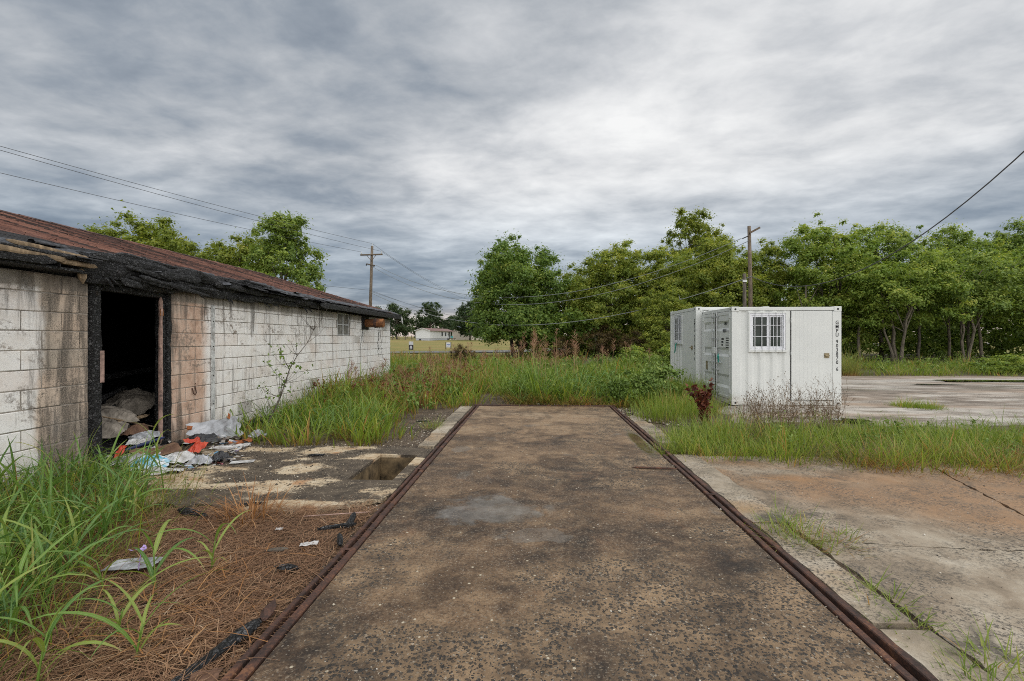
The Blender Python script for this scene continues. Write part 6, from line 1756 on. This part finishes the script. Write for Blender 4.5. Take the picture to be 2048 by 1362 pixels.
pebbles([(1.80, 9.4), (2.05, 9.0), (2.6, 8.4), (2.5, 9.2), (2.0, 10.7), (1.8, 10.7)], 420, (0.010, 0.035), 'pale rubble at the far corner of the deck', 3, zfun=lambda x, y: H(x, y) + 0.01)
pebbles([(-1.25, 0.8), (1.6, 0.8), (1.6, 10), (-1.25, 10)], 420, (0.003, 0.009), 'loose grit lying on the deck', 4, 0.031)
pebbles([(-1.9, 1.4), (-1.42, 1.4), (-1.42, 5.2), (-1.6, 5.2)], 420, (0.006, 0.02), 'cinders in the gap along the steel strip', 5, zfun=H)
pebbles([(1.77, 1.2), (1.80, 1.2), (1.80, 9.5), (1.77, 9.5)], 300, (0.005, 0.014), 'dirt and grit along the bars beside the kerb', 8, 0.0)
pebbles([(1.58, 1.2), (1.64, 1.2), (1.64, 6.2), (1.58, 6.2)], 260, (0.003, 0.010), 'grit gathered against the inner bar', 9, 0.03)
pebbles([(2.1, 0.5), (6, 0.5), (8, 6), (2.15, 6)], 420, (0.003, 0.010), 'grit scattered on the apron', 6, 0.013)
pebbles([(2.1, 8.5), (2.9, 7.9), (3.6, 8.6), (2.6, 9.2)], 300, (0.008, 0.02), 'dark gravel between the grass and the kerb', 7, zfun=H)

# ------------------------------------------------------------------ burnt sticks and scraps on the straw
def stick(name, a, w, h, seed, label, cat, mat=M_CHAR, amp=0.2):
    mb = rough_beam(*a, w, h, seed, amp=amp, seg=0.03, nr=8)
    c = Vector(((a[0] + a[3]) / 2, (a[1] + a[4]) / 2, 0))
    mb.v = [tuple(Vector(p) - c) for p in mb.v]
    o = mb.build(name, mat, loc=c)
    tag(o, label, cat)
    return o
stick('charred_stick', (-3.12, 3.95, 0.045, -2.80, 3.86, 0.03), 0.055, 0.055, 1, 'stubby black charred pipe lying beside the orange tuft', 'charred wood')
stick('charred_stick', (-1.55, 3.95, 0.05, -1.50, 3.68, 0.04), 0.05, 0.05, 2, 'black charred stub standing near the steel strip', 'charred wood')
stick('charred_stick', (-1.50, 3.52, 0.05, -1.41, 3.32, 0.05), 0.045, 0.045, 3, 'short black charred stub resting against the steel strip', 'charred wood')
stick('charred_stick', (-1.72, 3.62, 0.04, -1.45, 3.72, 0.05), 0.03, 0.03, 4, 'thin charred twig between the two black stubs', 'charred wood')
stick('charred_stick', (-1.72, 3.02, 0.035, -1.55, 3.00, 0.04), 0.04, 0.035, 5, 'small charred lump in the middle of the straw', 'charred wood')
stick('charred_plank', (-1.62, 1.85, 0.02, -1.47, 2.45, 0.04), 0.07, 0.03, 6, 'long charred plank beside the steel strip near the bottom edge', 'charred wood')
stick('charred_stick', (-1.92, 3.25, 0.03, -1.78, 3.28, 0.035), 0.035, 0.03, 7, 'brown rotten stick end on the straw', 'stick', M_BARK)
stick('rusty_scrap', (-1.50, 2.62, 0.04, -1.44, 2.42, 0.05), 0.05, 0.03, 8, 'rusty brown scrap of metal beside the steel strip', 'scrap', M_RUST, 0.5)
stick('charred_stick', (-2.75, 4.12, 0.03, -2.5, 4.22, 0.03), 0.05, 0.02, 9, 'flat charred splinter at the edge of the floor pad', 'charred wood')
stick('charred_stick', (-2.95, 5.95, 0.03, -2.75, 6.0, 0.03), 0.05, 0.03, 10, 'small black cinder on the floor pad near the wall grass', 'charred wood')
stick('charred_stick', (-2.2, 8.5, 0.03, -1.95, 8.55, 0.03), 0.05, 0.03, 11, 'black burnt scrap on the bare dirt by the tan kerb', 'charred wood')
stick('iron_rod', (1.12, 5.55, 0.042, 1.62, 5.50, 0.045), 0.022, 0.02, 12, 'short rusty rod lying on the deck against the bars', 'rod', M_RUST, 0.08)
stick('pale_batten', (0.0, 10.92, 0.03, 0.75, 10.86, 0.03), 0.035, 0.02, 13, 'thin pale batten lying behind the far steel bar', 'batten', M_TRIM, 0.08)
stick('fallen_wire', (-1.95, 3.85, 0.05, -1.42, 3.95, 0.06), 0.008, 0.008, 14, 'thin pinkish wire lying across the straw to the bars', 'wire', M_PINKW, 0.1)

# ------------------------------------------------------------------ rubbish at the doorway
def crumple(name, x, y, z, sx, sy, amp, mat, label, seed, rz=0.0, tilt=0.0, n=15, cat='rubbish', dome=0.0, torn=0.05):
    r = np.random.default_rng(seed)
    k = r.uniform(-1, 1, (9, 3)); vs = []
    for j in range(n):
        for i in range(n):
            u_, v_ = i / (n - 1) * 2 - 1, j / (n - 1) * 2 - 1
            zz__ = 0
            for q, (a, b, c) in enumerate(k):
                f = 2.0 + q * 1.1
                zz__ += (1 - abs(math.sin(f * (a * u_ + b * v_) + c * 5)) * 2) / (1 + 0.4 * q)
            e = 1 + torn * (math.sin(9 * u_ + k[0, 0] * 9) * abs(v_) + math.sin(7 * v_ + k[1, 1] * 9) * abs(u_)) * 0.6
            edge_ = max(abs(u_), abs(v_))
            vs.append((u_ * sx / 2 * e + r.uniform(-.012, .012) * sx, v_ * sy / 2 * e + r.uniform(-.012, .012) * sy, amp * zz__ * 0.33 + dome * (1 - edge_ ** 2) + amp))
    fs = [(j * n + i, j * n + i + 1, (j + 1) * n + i + 1, (j + 1) * n + i) for j in range(n - 1) for i in range(n - 1)]
    o = MB().add(vs, fs).build(name, mat, loc=(x, y, z), rot=(tilt, 0, rz))
    o.modifiers.new('thickness', 'SOLIDIFY').thickness = 0.002
    tag(o, label, cat, 'rubbish spilling from the doorway')
    return o
TW = mat_trash('white_plastic', [(0.16, 0.15, 0.14), (0.42, 0.41, 0.40), (0.58, 0.58, 0.58), (0.64, 0.64, 0.65)], 5)
TB = mat_trash('blue_white_plastic', [(0.02, 0.26, 0.48), (0.06, 0.42, 0.62), (0.62, 0.66, 0.70), (0.70, 0.72, 0.74)], 7)
TR = mat_trash('red_plastic', [(0.30, 0.03, 0.015), (0.50, 0.05, 0.02), (0.46, 0.10, 0.04)], 9)
TG = mat_trash('grey_foil', [(0.10, 0.10, 0.105), (0.30, 0.31, 0.33), (0.55, 0.56, 0.60)], 8, 0.35)
TK = mat_trash('black_bag', [(0.008, 0.008, 0.010), (0.03, 0.03, 0.034)], 6, 0.35)
TC = mat_trash('brown_card', [(0.07, 0.035, 0.022), (0.14, 0.075, 0.045), (0.20, 0.12, 0.075)], 6, 0.8)
TP = mat_trash('burnt_panel', [(0.10, 0.09, 0.09), (0.30, 0.31, 0.33), (0.42, 0.43, 0.46), (0.48, 0.49, 0.51)], 3, 0.5)
TO = mat_trash('rusty_flake', [(0.07, 0.025, 0.01), (0.33, 0.10, 0.03), (0.45, 0.20, 0.08)], 9, 0.8)
crumple('plastic_bag', -4.52, 5.28, 0.03, 0.38, 0.34, 0.045, TB, 'blue and white printed plastic bag in the rubbish at the doorway', 1, 0.4, 0.1, dome=0.10)
crumple('plastic_sheet', -4.25, 5.12, 0.02, 0.44, 0.2, 0.028, TW, 'flattened white plastic sheet at the front of the rubbish heap', 2, 0.35, dome=0.02)
crumple('red_wrapper', -4.42, 5.92, 0.10, 0.15, 0.27, 0.035, TR, 'crumpled bright red wrapper on the rubbish heap', 3, 0.2, 0.25, dome=0.05)
crumple('red_wrapper', -4.62, 6.08, 0.16, 0.18, 0.10, 0.03, TR, 'smaller red scrap beside the door post', 4, 0.9, 0.3)
crumple('white_packet', -4.35, 5.55, 0.06, 0.30, 0.24, 0.03, TW, 'creased white packet between the blue bag and the red wrapper', 5, 0.9, 0.15, dome=0.07)
crumple('foil_bag', -4.08, 5.52, 0.02, 0.26, 0.22, 0.04, TG, 'silvery crumpled foil bag at the heap edge', 6, 0.3, dome=0.09)
crumple('foil_bag', -3.92, 5.66, 0.02, 0.22, 0.18, 0.04, TK, 'dark crumpled bag beside the silvery foil bag', 7, 1.3, dome=0.07)
crumple('white_card', -3.62, 5.62, 0.022, 0.26, 0.13, 0.006, TW, 'flat white card lying apart from the heap', 8, 0.35, n=9)
crumple('black_bag', -4.62, 6.30, 0.12, 0.34, 0.24, 0.04, TK, 'black bag below the leaning burnt panel', 9, 0.7, 0.2, dome=0.08)
pn = crumple('burnt_sheet', -4.78, 6.78, 0.17, 0.78, 0.32, 0.014, TP, 'pale grey panel with burnt ragged edges leaning on the wall', 10, R(68), R(66), n=19, cat='panel', torn=0.10)
fq0 = random.Random(9)
for i, (du, dv_) in enumerate(((-0.36, 0.10), (0.24, 0.19), (-0.34, -0.08))):
    fl_ = MB().box(-0.045, 0.05, -0.02, 0.025, -0.004, 0.006, 0.012, fq0).build('rusty_edge', TO, pn, loc=(du, dv_, 0.02), rot=(0.3 * i, 0.4, i))
crumple('metal_flake', -4.30, 6.62, 0.03, 0.30, 0.16, 0.03, TO, 'orange rusted metal flake in front of the burnt panel', 11, 0.5, 0.1)
crumple('plastic_sheet', -4.22, 6.42, 0.02, 0.34, 0.16, 0.025, TW, 'grubby white scrap in front of the black bag', 12, 0.6)
crumple('foil_bag', -4.30, 7.05, 0.03, 0.22, 0.2, 0.04, TG, 'clear crumpled plastic tucked in the grass by the burnt panel', 13, 0.2, dome=0.07)
crumple('brown_card', -4.80, 5.72, 0.10, 0.50, 0.30, 0.03, TC, 'brown sodden cardboard on the doorstep', 14, 1.0, 0.25)
crumple('brown_card', -4.72, 5.05, 0.03, 0.55, 0.32, 0.02, TC, 'brown sheet at the foot of the burnt door post', 15, 0.2, 0.05)
crumple('plastic_sheet', -5.15, 5.85, 0.20, 0.26, 0.15, 0.02, TW, 'white scrap lying inside the doorway', 16, 0.4, 0.3)
crumple('foil_bag', -5.25, 6.05, 0.20, 0.34, 0.2, 0.04, TG, 'dark foil heap just inside the doorway', 17, 0.8, 0.2, dome=0.05)
crumple('red_wrapper', -5.02, 5.42, 0.16, 0.08, 0.2, 0.02, TR, 'red striped scrap beside the burnt post', 18, 0.2, 0.8)
crumple('foil_bag', -4.85, 5.42, 0.04, 0.30, 0.26, 0.05, TG, 'grey tangle of foil behind the blue bag', 19, 1.2, dome=0.08)
stick('white_tube', (-4.35, 6.12, 0.07, -4.12, 6.24, 0.05), 0.055, 0.055, 20, 'short white tube lying on the heap', 'rubbish', TW, 0.08)
stick('blue_pipe', (-5.05, 5.50, 0.17, -4.95, 6.02, 0.23), 0.035, 0.035, 21, 'dark blue pipe lying across the doorstep', 'pipe', mat_plain('navy_plastic', (0.02, 0.03, 0.09), 0.4), 0.05)
crumple('white_scrap', -1.66, 3.36, 0.035, 0.12, 0.07, 0.012, TW, 'small creamy paper scrap on the straw near the steel strip', 22, 0.3, n=9)
crumple('grey_scrap', -2.66, 2.98, 0.045, 0.30, 0.15, 0.012, TG, 'flat grey scrap under the purple flower', 23, 0.2, n=9)
crumple('tan_scrap', -1.46, 1.98, 0.03, 0.12, 0.16, 0.012, TC, 'tan broken board scrap at the bottom edge by the bar', 24, 0.3, n=9)
crumple('white_scrap', -2.02, 3.60, 0.04, 0.05, 0.04, 0.01, TW, 'tiny white fleck on the straw beside the orange tuft', 25, 0.3, n=7)
# small torn bits nobody could count
lr2 = np.random.default_rng(12)
bits = in_poly(lr2, [(-5.1, 5.3), (-4.6, 4.95), (-3.9, 5.2), (-3.7, 5.7), (-4.2, 6.7), (-4.9, 6.9), (-5.1, 6.3)], 520)
bv, bf, bt = [], [], []
for i, (x, y) in enumerate(bits):
    s_ = lr2.uniform(0.012, 0.085) * (0.5 + 0.5 * lr2.random()); a = lr2.uniform(0, 6.3); zb_ = 0.03 + 0.14 * max(0, (-x - 4.2)) * lr2.random()
    c_, s2_ = math.cos(a) * s_, math.sin(a) * s_
    b = len(bv); k = lr2.uniform(0.3, 0.9); t1, t2 = lr2.uniform(-.4, .7, 2) * s_
    bv += [(x - c_, y - s2_, zb_), (x + s2_ * k, y - c_ * k, zb_ + t1), (x + c_, y + s2_, zb_ + t2), (x - s2_ * k, y + c_ * k, zb_ + t1 * .3)]
    bf.append((b, b + 1, b + 2, b + 3)); bt += [lr2.random()] * 4
m_, nt = material('torn_bits')
finish(nt, ramp(nt, attr(nt, 'tint'), [(0.0, (0.02, 0.02, 0.02)), (0.35, (0.08, 0.06, 0.045)), (0.6, (0.25, 0.22, 0.19)), (0.8, (0.55, 0.54, 0.53)), (0.90, (0.62, 0.62, 0.64)), (0.94, (0.05, 0.25, 0.42)), (1.0, (0.40, 0.06, 0.03))]), 0.6)
tag(link('litter', quadmesh('litter', bv, bf, False, tint=bt), mat=m_), 'torn bits of paper, foil and ash among the rubbish', kind='stuff')
# purple flower
fl = thing('purple_flower', (-2.56, 2.90, 0.05), 'small purple wild flower among the blades on the straw', 'flower')
M_PET = mat_plain('purple_petal', (0.42, 0.30, 0.62), 0.6)
MB().tube([(0, 0, 0), (0.01, 0, 0.07), (0.02, 0, 0.12)], 0.003, 5).build('stalk', M_PET, fl)
fq = random.Random(3)
for k in range(9):
    a = fq.uniform(0, 6.3); p = Vector((0.02 + fq.uniform(-.03, .04), fq.uniform(-.03, .03), 0.08 + fq.uniform(0, .07)))
    d_ = Vector((math.cos(a), math.sin(a), 0.5)) * 0.028; s = Vector((-math.sin(a), math.cos(a), 0)) * 0.011
    MB().add([p, p + d_ * .5 + s, p + d_, p + d_ * .5 - s], [(0, 1, 2, 3)]).build('petal', M_PET, fl)

# debris inside the doorway
hv, hf = [], []
hr_ = np.random.default_rng(4)
n_ = 30
for j in range(n_):
    for i in range(n_):
        x, y = -8.6 + 3.5 * i / (n_ - 1), 4.6 + 5.0 * j / (n_ - 1)
        e = min(1, 4 * min(i, n_ - 1 - i) / n_, 4 * min(j, n_ - 1 - j) / n_)
        hv.append((x, y, 0.02 + e * (0.30 + 0.16 * float(wob(x, y, 2.2)) + hr_.uniform(0, 0.09) + 0.25 * sstep(-x, 5.8, 7.0))))
hf = [(j * n_ + i, j * n_ + i + 1, (j + 1) * n_ + i + 1, (j + 1) * n_ + i) for j in range(n_ - 1) for i in range(n_ - 1)]
tag(MB().add(hv, hf).build('burnt_debris', M_CHAR), 'black burnt debris filling the room behind the doorway', kind='stuff')
TAR = mat_trash('sooty_tarp', [(0.05, 0.042, 0.035), (0.20, 0.175, 0.145), (0.34, 0.30, 0.255)], 5, 0.8)
crumple('sooty_bundle', -6.15, 6.85, 0.50, 0.7, 0.8, 0.11, TAR, 'grey sooty bundle piled inside the doorway', 31, 0.3, 0.2, n=19, cat='bundle', dome=0.16)
crumple('sooty_bundle', -5.75, 6.05, 0.42, 0.55, 0.5, 0.06, TAR, 'smaller grey bundle low inside the doorway', 32, 0.9, 0.1, n=17, cat='bundle', dome=0.18)
crumple('sooty_bundle', -6.0, 5.85, 0.62, 0.3, 0.35, 0.05, TO, 'brownish burnt heap beside the grey bundle', 33, 0.9, 0.1, n=13, cat='bundle', dome=0.12)
stick('burnt_board', (-5.55, 5.5, 0.40, -5.5, 6.4, 0.46), 0.05, 0.04, 34, 'pale-edged board across the lower doorway', 'board', M_WOODTAN)
stick('burnt_board', (-5.6, 5.75, 0.55, -5.35, 6.35, 0.30), 0.02, 0.02, 35, 'thin twig leaning inside the doorway', 'board', M_WOODTAN)

for i, (a, w_, h_, lb) in enumerate((
        ((-5.7, 5.45, 0.62, -6.3, 6.9, 0.80), 0.07, 0.05, 'charred joist slanting across the dark room'),
        ((-5.5, 5.42, 0.30, -5.9, 6.3, 0.62), 0.05, 0.04, 'charred lath propped just inside the doorway'),
        ((-6.6, 5.8, 0.85, -6.4, 7.6, 1.05), 0.08, 0.08, 'charred rafter lying over the grey bundle'))):
    stick('burnt_joist', a, w_, h_, 60 + i, lb, 'charred wood')
crumple('sooty_cloth', -5.55, 5.72, 0.30, 0.5, 0.4, 0.07, TAR, 'sooty cloth heaped on the threshold', 36, 0.5, 0.15, n=15, cat='cloth', dome=0.12)
crumple('sooty_carton', -5.45, 6.12, 0.26, 0.3, 0.24, 0.04, TC, 'crushed brown carton just inside the doorway', 37, 0.8, 0.2, n=11, cat='carton', dome=0.1)

# ------------------------------------------------------------------ poles and wires
def catenary(a, b, sag, n=28, tmax=1.0):
    a, b = Vector(a), Vector(b)
    return [a.lerp(b, t) + Vector((0, 0, -4 * sag * t * (1 - t))) for t in np.linspace(0, tmax, n)]
def wire(pts, rad, label, mat=M_WIRE, group='overhead wires'):
    o = MB().tube(pts, rad, 5).build('power_line', mat)
    return tag(o, label, 'wire', group)
PX, PY = -14.9, 41.3
lp = thing('utility_pole', (PX, PY, 0), 'wooden utility pole with two crossarms standing behind the building corner', 'utility pole')
MB().tube([(0.0, 0, -0.5), (0.12, 0, 5), (0.26, 0, 9.85)], [0.15, 0.135, 0.11], 10).build('shaft', M_POLE, lp, smooth=True)
MB().tube([(0.26, 0, 9.8), (0.27, 0, 10.1)], [0.045, 0.03], 8).build('insulator', M_STEEL, lp)
ca = MB().bevel_box(-1.1, 1.1, -0.06, 0.06, -0.06, 0.06, 0.01).build('crossarm', M_POLE, lp, loc=(0.26, -0.18, 9.05), rot=(0, R(1), R(-12)))
for x in (-1.02, 1.0):
    MB().tube([(x, 0, 0.06), (x, 0, 0.18), (x, 0, 0.26)], [0.035, 0.05, 0.03], 8).build('insulator', M_STEEL, ca)
for x in (-0.45, 0.45):
    MB().tube([(x, 0.0, -0.06), (0, 0.02, -0.55)], 0.025, 5).build('brace', M_POLE, ca)
cb = MB().bevel_box(-0.75, 0.65, -0.05, 0.05, -0.05, 0.05, 0.01).build('crossarm', M_POLE, lp, loc=(0.22, -0.18, 8.15), rot=(0, R(12), R(-40)))
for x in (-0.7, 0.6):
    MB().tube([(x, 0, 0), (x + 0.1, -0.1, -0.05), (x + 0.35, -0.25, -0.15)], [0.04, 0.06, 0.03], 6).build('insulator', M_BLACK, cb)
A1, A2, A3 = (PX + 0.27, PY, 10.08), (PX - 0.75, PY + 0.05, 9.35), (PX + 1.25, PY - 0.4, 9.3)
E1 = (-34.5, -14, 10.6)
for i, (a, dx_, dz_, lb) in enumerate(((A1, 0.0, 0.75, 'top wire running from the crossarm pole over the roof'), (A3, 1.6, 0.55, 'middle wire running from the crossarm pole over the roof'), (A2, -1.5, -0.25, 'lowest wire running from the crossarm pole over the roof'))):
    wire(catenary(a, (E1[0] + dx_, E1[1], E1[2] + dz_), 0.9), 0.012, lb)
for i, (a, e, s, lb) in enumerate(((A1, (-12.0, 100, 10.2), 1.2, 'top wire going away from the crossarm pole behind the bushy tree'), (A3, (-10.5, 100, 9.4), 1.2, 'right-hand wire going away from the crossarm pole behind the bushy tree'), ((PX + 0.15, PY, 5.9), (-14.0, 100, 6.4), 0.7, 'low wire going away from the crossarm pole over the far trees'), ((PX + 0.15, PY, 5.8), (-10, 100, 5.6), 0.7, 'lowest wire going away from the crossarm pole over the white home'), ((PX + 0.1, PY, 5.9), (-34, -10, 7.6), 0.9, 'low wire from the crossarm pole dipping behind the roof'))):
    wire(catenary(a, e, s), 0.012, lb)
RP = (11.39, 25.61)
rp = thing('utility_pole', (*RP, 0.1), 'weathered wooden pole with a stub crossarm rising behind the containers', 'utility pole')
MB().tube([(0, 0, -0.4), (0.02, 0, 4), (-0.05, 0, 7.45)], [0.115, 0.10, 0.085], 10).build('shaft', M_POLE, rp, smooth=True)
MB().bevel_box(-0.12, 0.5, -0.045, 0.045, -0.05, 0.05, 0.008).build('crossarm', M_POLE, rp, loc=(0.0, -0.15, 7.1), rot=(0, R(-28), 0))
MB().tube([(-0.14, -0.1, 6.9), (-0.42, -0.05, 6.78)], 0.03, 6).build('insulator', M_BLACK, rp)
pp = thing('short_post', (9.74, 22.53, 0.1), 'short dark wooden post beside the weathered pole behind the containers', 'post')
MB().tube([(0, 0, -0.3), (0.03, 0, 2.2), (0.02, 0, 4.5)], [0.09, 0.085, 0.075], 9).build('shaft', M_BARK, pp, smooth=True)
MB().bevel_box(-0.1, 0.1, -0.10, -0.06, 4.1, 4.2, 0.005).build('bracket', M_STEEL, pp)
wire(catenary((RP[0] - 0.45, RP[1], 6.9), (PX + 0.7, PY - 0.3, 8.1), 3.0), 0.017, 'upper sagging wire between the two poles in front of the trees', M_WIREL)
wire(catenary((RP[0] - 0.1, RP[1] - 0.1, 6.75), (PX + 0.5, PY - 0.3, 7.9), 3.35), 0.017, 'second sagging wire between the two poles, just under the upper one', M_WIREL)
wire(catenary((RP[0], RP[1] - 0.15, 4.85), (PX + 0.1, PY, 5.7), 2.75), 0.02, 'lowest sagging cable between the two poles in front of the trees', M_WIREL)
pts = []
for t in np.linspace(0, 0.82, 30):
    pts.append((11.4 + 1.6 * t, 25.6 - 21.6 * t, 4.9 - 8.92 * t + 18.6 * t * t))
wire(pts, 0.018, 'thick black cable swooping up to the right from the weathered pole', M_WIRE)

# ------------------------------------------------------------------ homes across the field
M_SID = mat_plain('white_siding', (0.66, 0.68, 0.70), 0.5, 0.05)
M_SKIRT = mat_plain('grey_skirting', (0.42, 0.44, 0.48), 0.7, 0.1)
M_HROOF = mat_plain('brown_shingle_roof', (0.22, 0.14, 0.125), 0.8, 0.2)
M_HGL = mat_plain('dark_home_window', (0.05, 0.06, 0.07), 0.15, 0.2)
M_TEAL = mat_plain('teal_cloth', (0.05, 0.33, 0.36), 0.7)
M_BEIGE = mat_plain('beige_siding', (0.44, 0.40, 0.35), 0.7, 0.08)
M_SLATE = mat_plain('slate_roof', (0.075, 0.09, 0.12), 0.7, 0.2)
ang = math.atan2(12, 3.8)
hm = thing('mobile_home', (-26.9, 118, 1.10), 'long white mobile home with brown roof across the field', 'house', rz=ang)
LN, WD = 12.6, 4.2     # local x along the side, +y towards the left gable
hw = MB(); hw.box(0, LN - 3.2, 0.0, WD, 0.62, 2.62); hw.box(LN - 3.2, LN, 1.2, WD, 0.62, 2.62)
for xg in (0.0, LN - 0.1):
    hw.add([(xg, 0, 2.62), (xg, WD, 2.62), (xg, WD / 2, 3.2), (xg + 0.1, 0, 2.62), (xg + 0.1, WD, 2.62), (xg + 0.1, WD / 2, 3.2)], [(0, 2, 1), (3, 4, 5), (0, 3, 5, 2), (1, 2, 5, 4)])
hw.build('wall', M_SID, hm)
MB().box(0.04, LN - 3.25, 0.04, WD - 0.04, 0, 0.618).box(LN - 3.2, LN - .04, 1.3, WD - 0.04, 0, 0.618).build('skirting', M_SKIRT, hm)
MB().add([(-0.35, -0.3, 2.55), (LN + 0.35, -0.3, 2.55), (LN + 0.35, WD / 2, 3.28), (-0.35, WD / 2, 3.28), (-0.35, WD + 0.3, 2.55), (LN + 0.35, WD + 0.3, 2.55),
          (-0.35, -0.3, 2.47), (LN + 0.35, -0.3, 2.47), (LN + 0.35, WD / 2, 3.2), (-0.35, WD / 2, 3.2), (-0.35, WD + 0.3, 2.47), (LN + 0.35, WD + 0.3, 2.47)],
         [(0, 1, 2, 3), (3, 2, 5, 4), (6, 9, 8, 7), (9, 10, 11, 8), (0, 6, 7, 1), (4, 5, 11, 10), (0, 3, 9, 6), (3, 4, 10, 9), (1, 7, 8, 2), (2, 8, 11, 5)]).build('roof', M_HROOF, hm)
MB().add([(-0.36, -0.3, 2.45), (-0.36, WD / 2, 3.18), (-0.36, WD + 0.3, 2.45), (-0.36, WD + 0.3, 2.57), (-0.36, WD / 2, 3.30), (-0.36, -0.3, 2.57)], [(0, 5, 4, 1), (1, 4, 3, 2)]).build('gable_trim', M_SID, hm)
for x in (6.0, 7.9):
    w_ = MB().box(x, x + 0.75, -0.03, -0.002, 1.25, 2.25).build('window', M_HGL, hm)
    MB().box(x - 0.06, x + 0.81, -0.02, -0.001, 2.252, 2.31).box(x - 0.06, x + 0.81, -0.02, -0.001, 1.19, 1.248).build('frame', M_SID, w_)
MB().box(LN - 2.9, LN - 2.0, 1.165, 1.198, 0.64, 2.4).build('door', M_HGL, hm)
MB().box(LN - 1.2, LN - 0.5, 1.165, 1.198, 1.2, 2.3).build('window', M_HGL, hm)
pc = MB().box(LN - 3.2, LN, -0.9, 1.18, 0.5, 0.618).build('porch', M_BARK, hm)
for x in (LN - 3.1, LN - 1.6, LN - 0.06):
    MB().box(x - 0.05, x + 0.05, -0.05, 0.05, 0.62, 2.5).build('post', M_SID, pc)
for x in (LN - 3.0, LN - 1.5, LN - 0.3):
    MB().box(x - 0.08, x + 0.08, -0.8, -0.6, 0, 0.498).build('pier', M_SID, pc)
MB().box(LN - 3.0, LN - 1.7, -0.85, -0.82, 0.75, 1.25).build('hanging_towel', M_TEAL, pc)
MB().bevel_box(-0.3, 0.3, -0.02, 0.0, 0.0, 0.35, 0.01).build('vent', M_BLACK, hm, loc=(-0.01, 2.9, 0.05), rot=(0, 0, R(90)))
h2 = thing('beige_house', (-21.5, 139, 1.2), 'low beige house with slate roof beyond the mobile home', 'house', rz=R(40))
b2 = MB().box(0, 11, 0, 7, 0, 2.7); b2.add([(0, 0, 2.7), (0, 7, 2.7), (0, 3.5, 4.2), (0.1, 0, 2.7), (0.1, 7, 2.7), (0.1, 3.5, 4.2)], [(0, 2, 1), (3, 4, 5)]); b2.build('wall', M_BEIGE, h2)
MB().add([(-0.3, -0.4, 2.6), (11.3, -0.4, 2.6), (11.3, 3.5, 4.3), (-0.3, 3.5, 4.3), (-0.3, 7.4, 2.6), (11.3, 7.4, 2.6)], [(0, 1, 2, 3), (3, 2, 5, 4)]).build('roof', M_SLATE, h2)
MB().box(0.8, 5, -3.2, -0.01, 0, 2.0).build('wing', M_BEIGE, h2)
MB().add([(0.5, -3.6, 1.95), (5.3, -3.6, 1.95), (5.3, 0.0, 3.0), (0.5, 0, 3.0)], [(0, 1, 2, 3)]).build('wing_roof', M_SLATE, h2)
MB().box(2.0, 3.4, -3.23, -3.202, 0.7, 1.7).build('window', M_HGL, h2)
# field fence
fc = thing('field_fence', (-40.5, 128, 1.2), 'thin wooden post and wire fence across the field', 'fence')
for k in range(9):
    MB().box(-0.09, 0.09, -0.09, 0.09, -0.2, 1.35).build('post', M_POLE, fc, loc=(k * 1.75 - 4.5, k * 0.15, 0))
for z in (0.45, 0.85, 1.2):
    MB().tube([(-4.6, 0, z), (10, 1.2, z)], 0.02, 4).build('wire', M_WIRE, fc)

# yard signs by the road
M_SGN = mat_plain('sign_white', (0.62, 0.64, 0.68), 0.5, 0.04)
M_SGD = mat_plain('sign_dark', (0.03, 0.028, 0.04), 0.5)
M_SGB = mat_plain('sign_blue', (0.18, 0.24, 0.48), 0.5)
s1 = thing('yard_sign', (-11.7, 43.5, 0), 'small two-part sign, white above black, on the near roadside', 'sign')
for x in (-0.19, 0.19):
    MB().tube([(x, 0.02, -0.1), (x, 0.02, 1.25)], 0.012, 5).build('stake', M_BLACK, s1)
MB().bevel_box(-0.21, 0.21, -0.012, 0.0, 0.99, 1.30, 0.003).build('top_panel', M_SGN, s1)
lpnl = MB().bevel_box(-0.22, 0.22, -0.012, 0.0, 0.50, 0.985, 0.003).build('panel', M_SGD, s1)
MB().add([(0, -0.016, 0.94), (0.10, -0.016, 0.82), (0.04, -0.016, 0.78), (0.15, -0.016, 0.68), (0.05, -0.016, 0.66), (0, -0.016, 0.54), (-0.05, -0.016, 0.66), (-0.15, -0.016, 0.68), (-0.04, -0.016, 0.78), (-0.10, -0.016, 0.82)], [tuple(range(10))]).build('emblem', M_SGN, lpnl)
s2 = thing('yard_sign', (-12.3, 65.5, float(H(-12.3, 65.5))), 'white framed board sign with dark posts on the far roadside', 'sign')
for x in (-0.36, 0.36):
    MB().box(x - 0.045, x + 0.045, -0.05, 0.05, -0.1, 1.02).build('post', M_BLACK, s2)
p2 = MB().bevel_box(-0.31, 0.31, -0.02, 0.02, 0.28, 0.98, 0.005).build('panel', M_SGN, s2)
MB().box(-0.24, 0.24, -0.026, -0.021, 0.60, 0.74).box(-0.18, 0.18, -0.026, -0.021, 0.44, 0.50).build('print', M_SGB, p2)
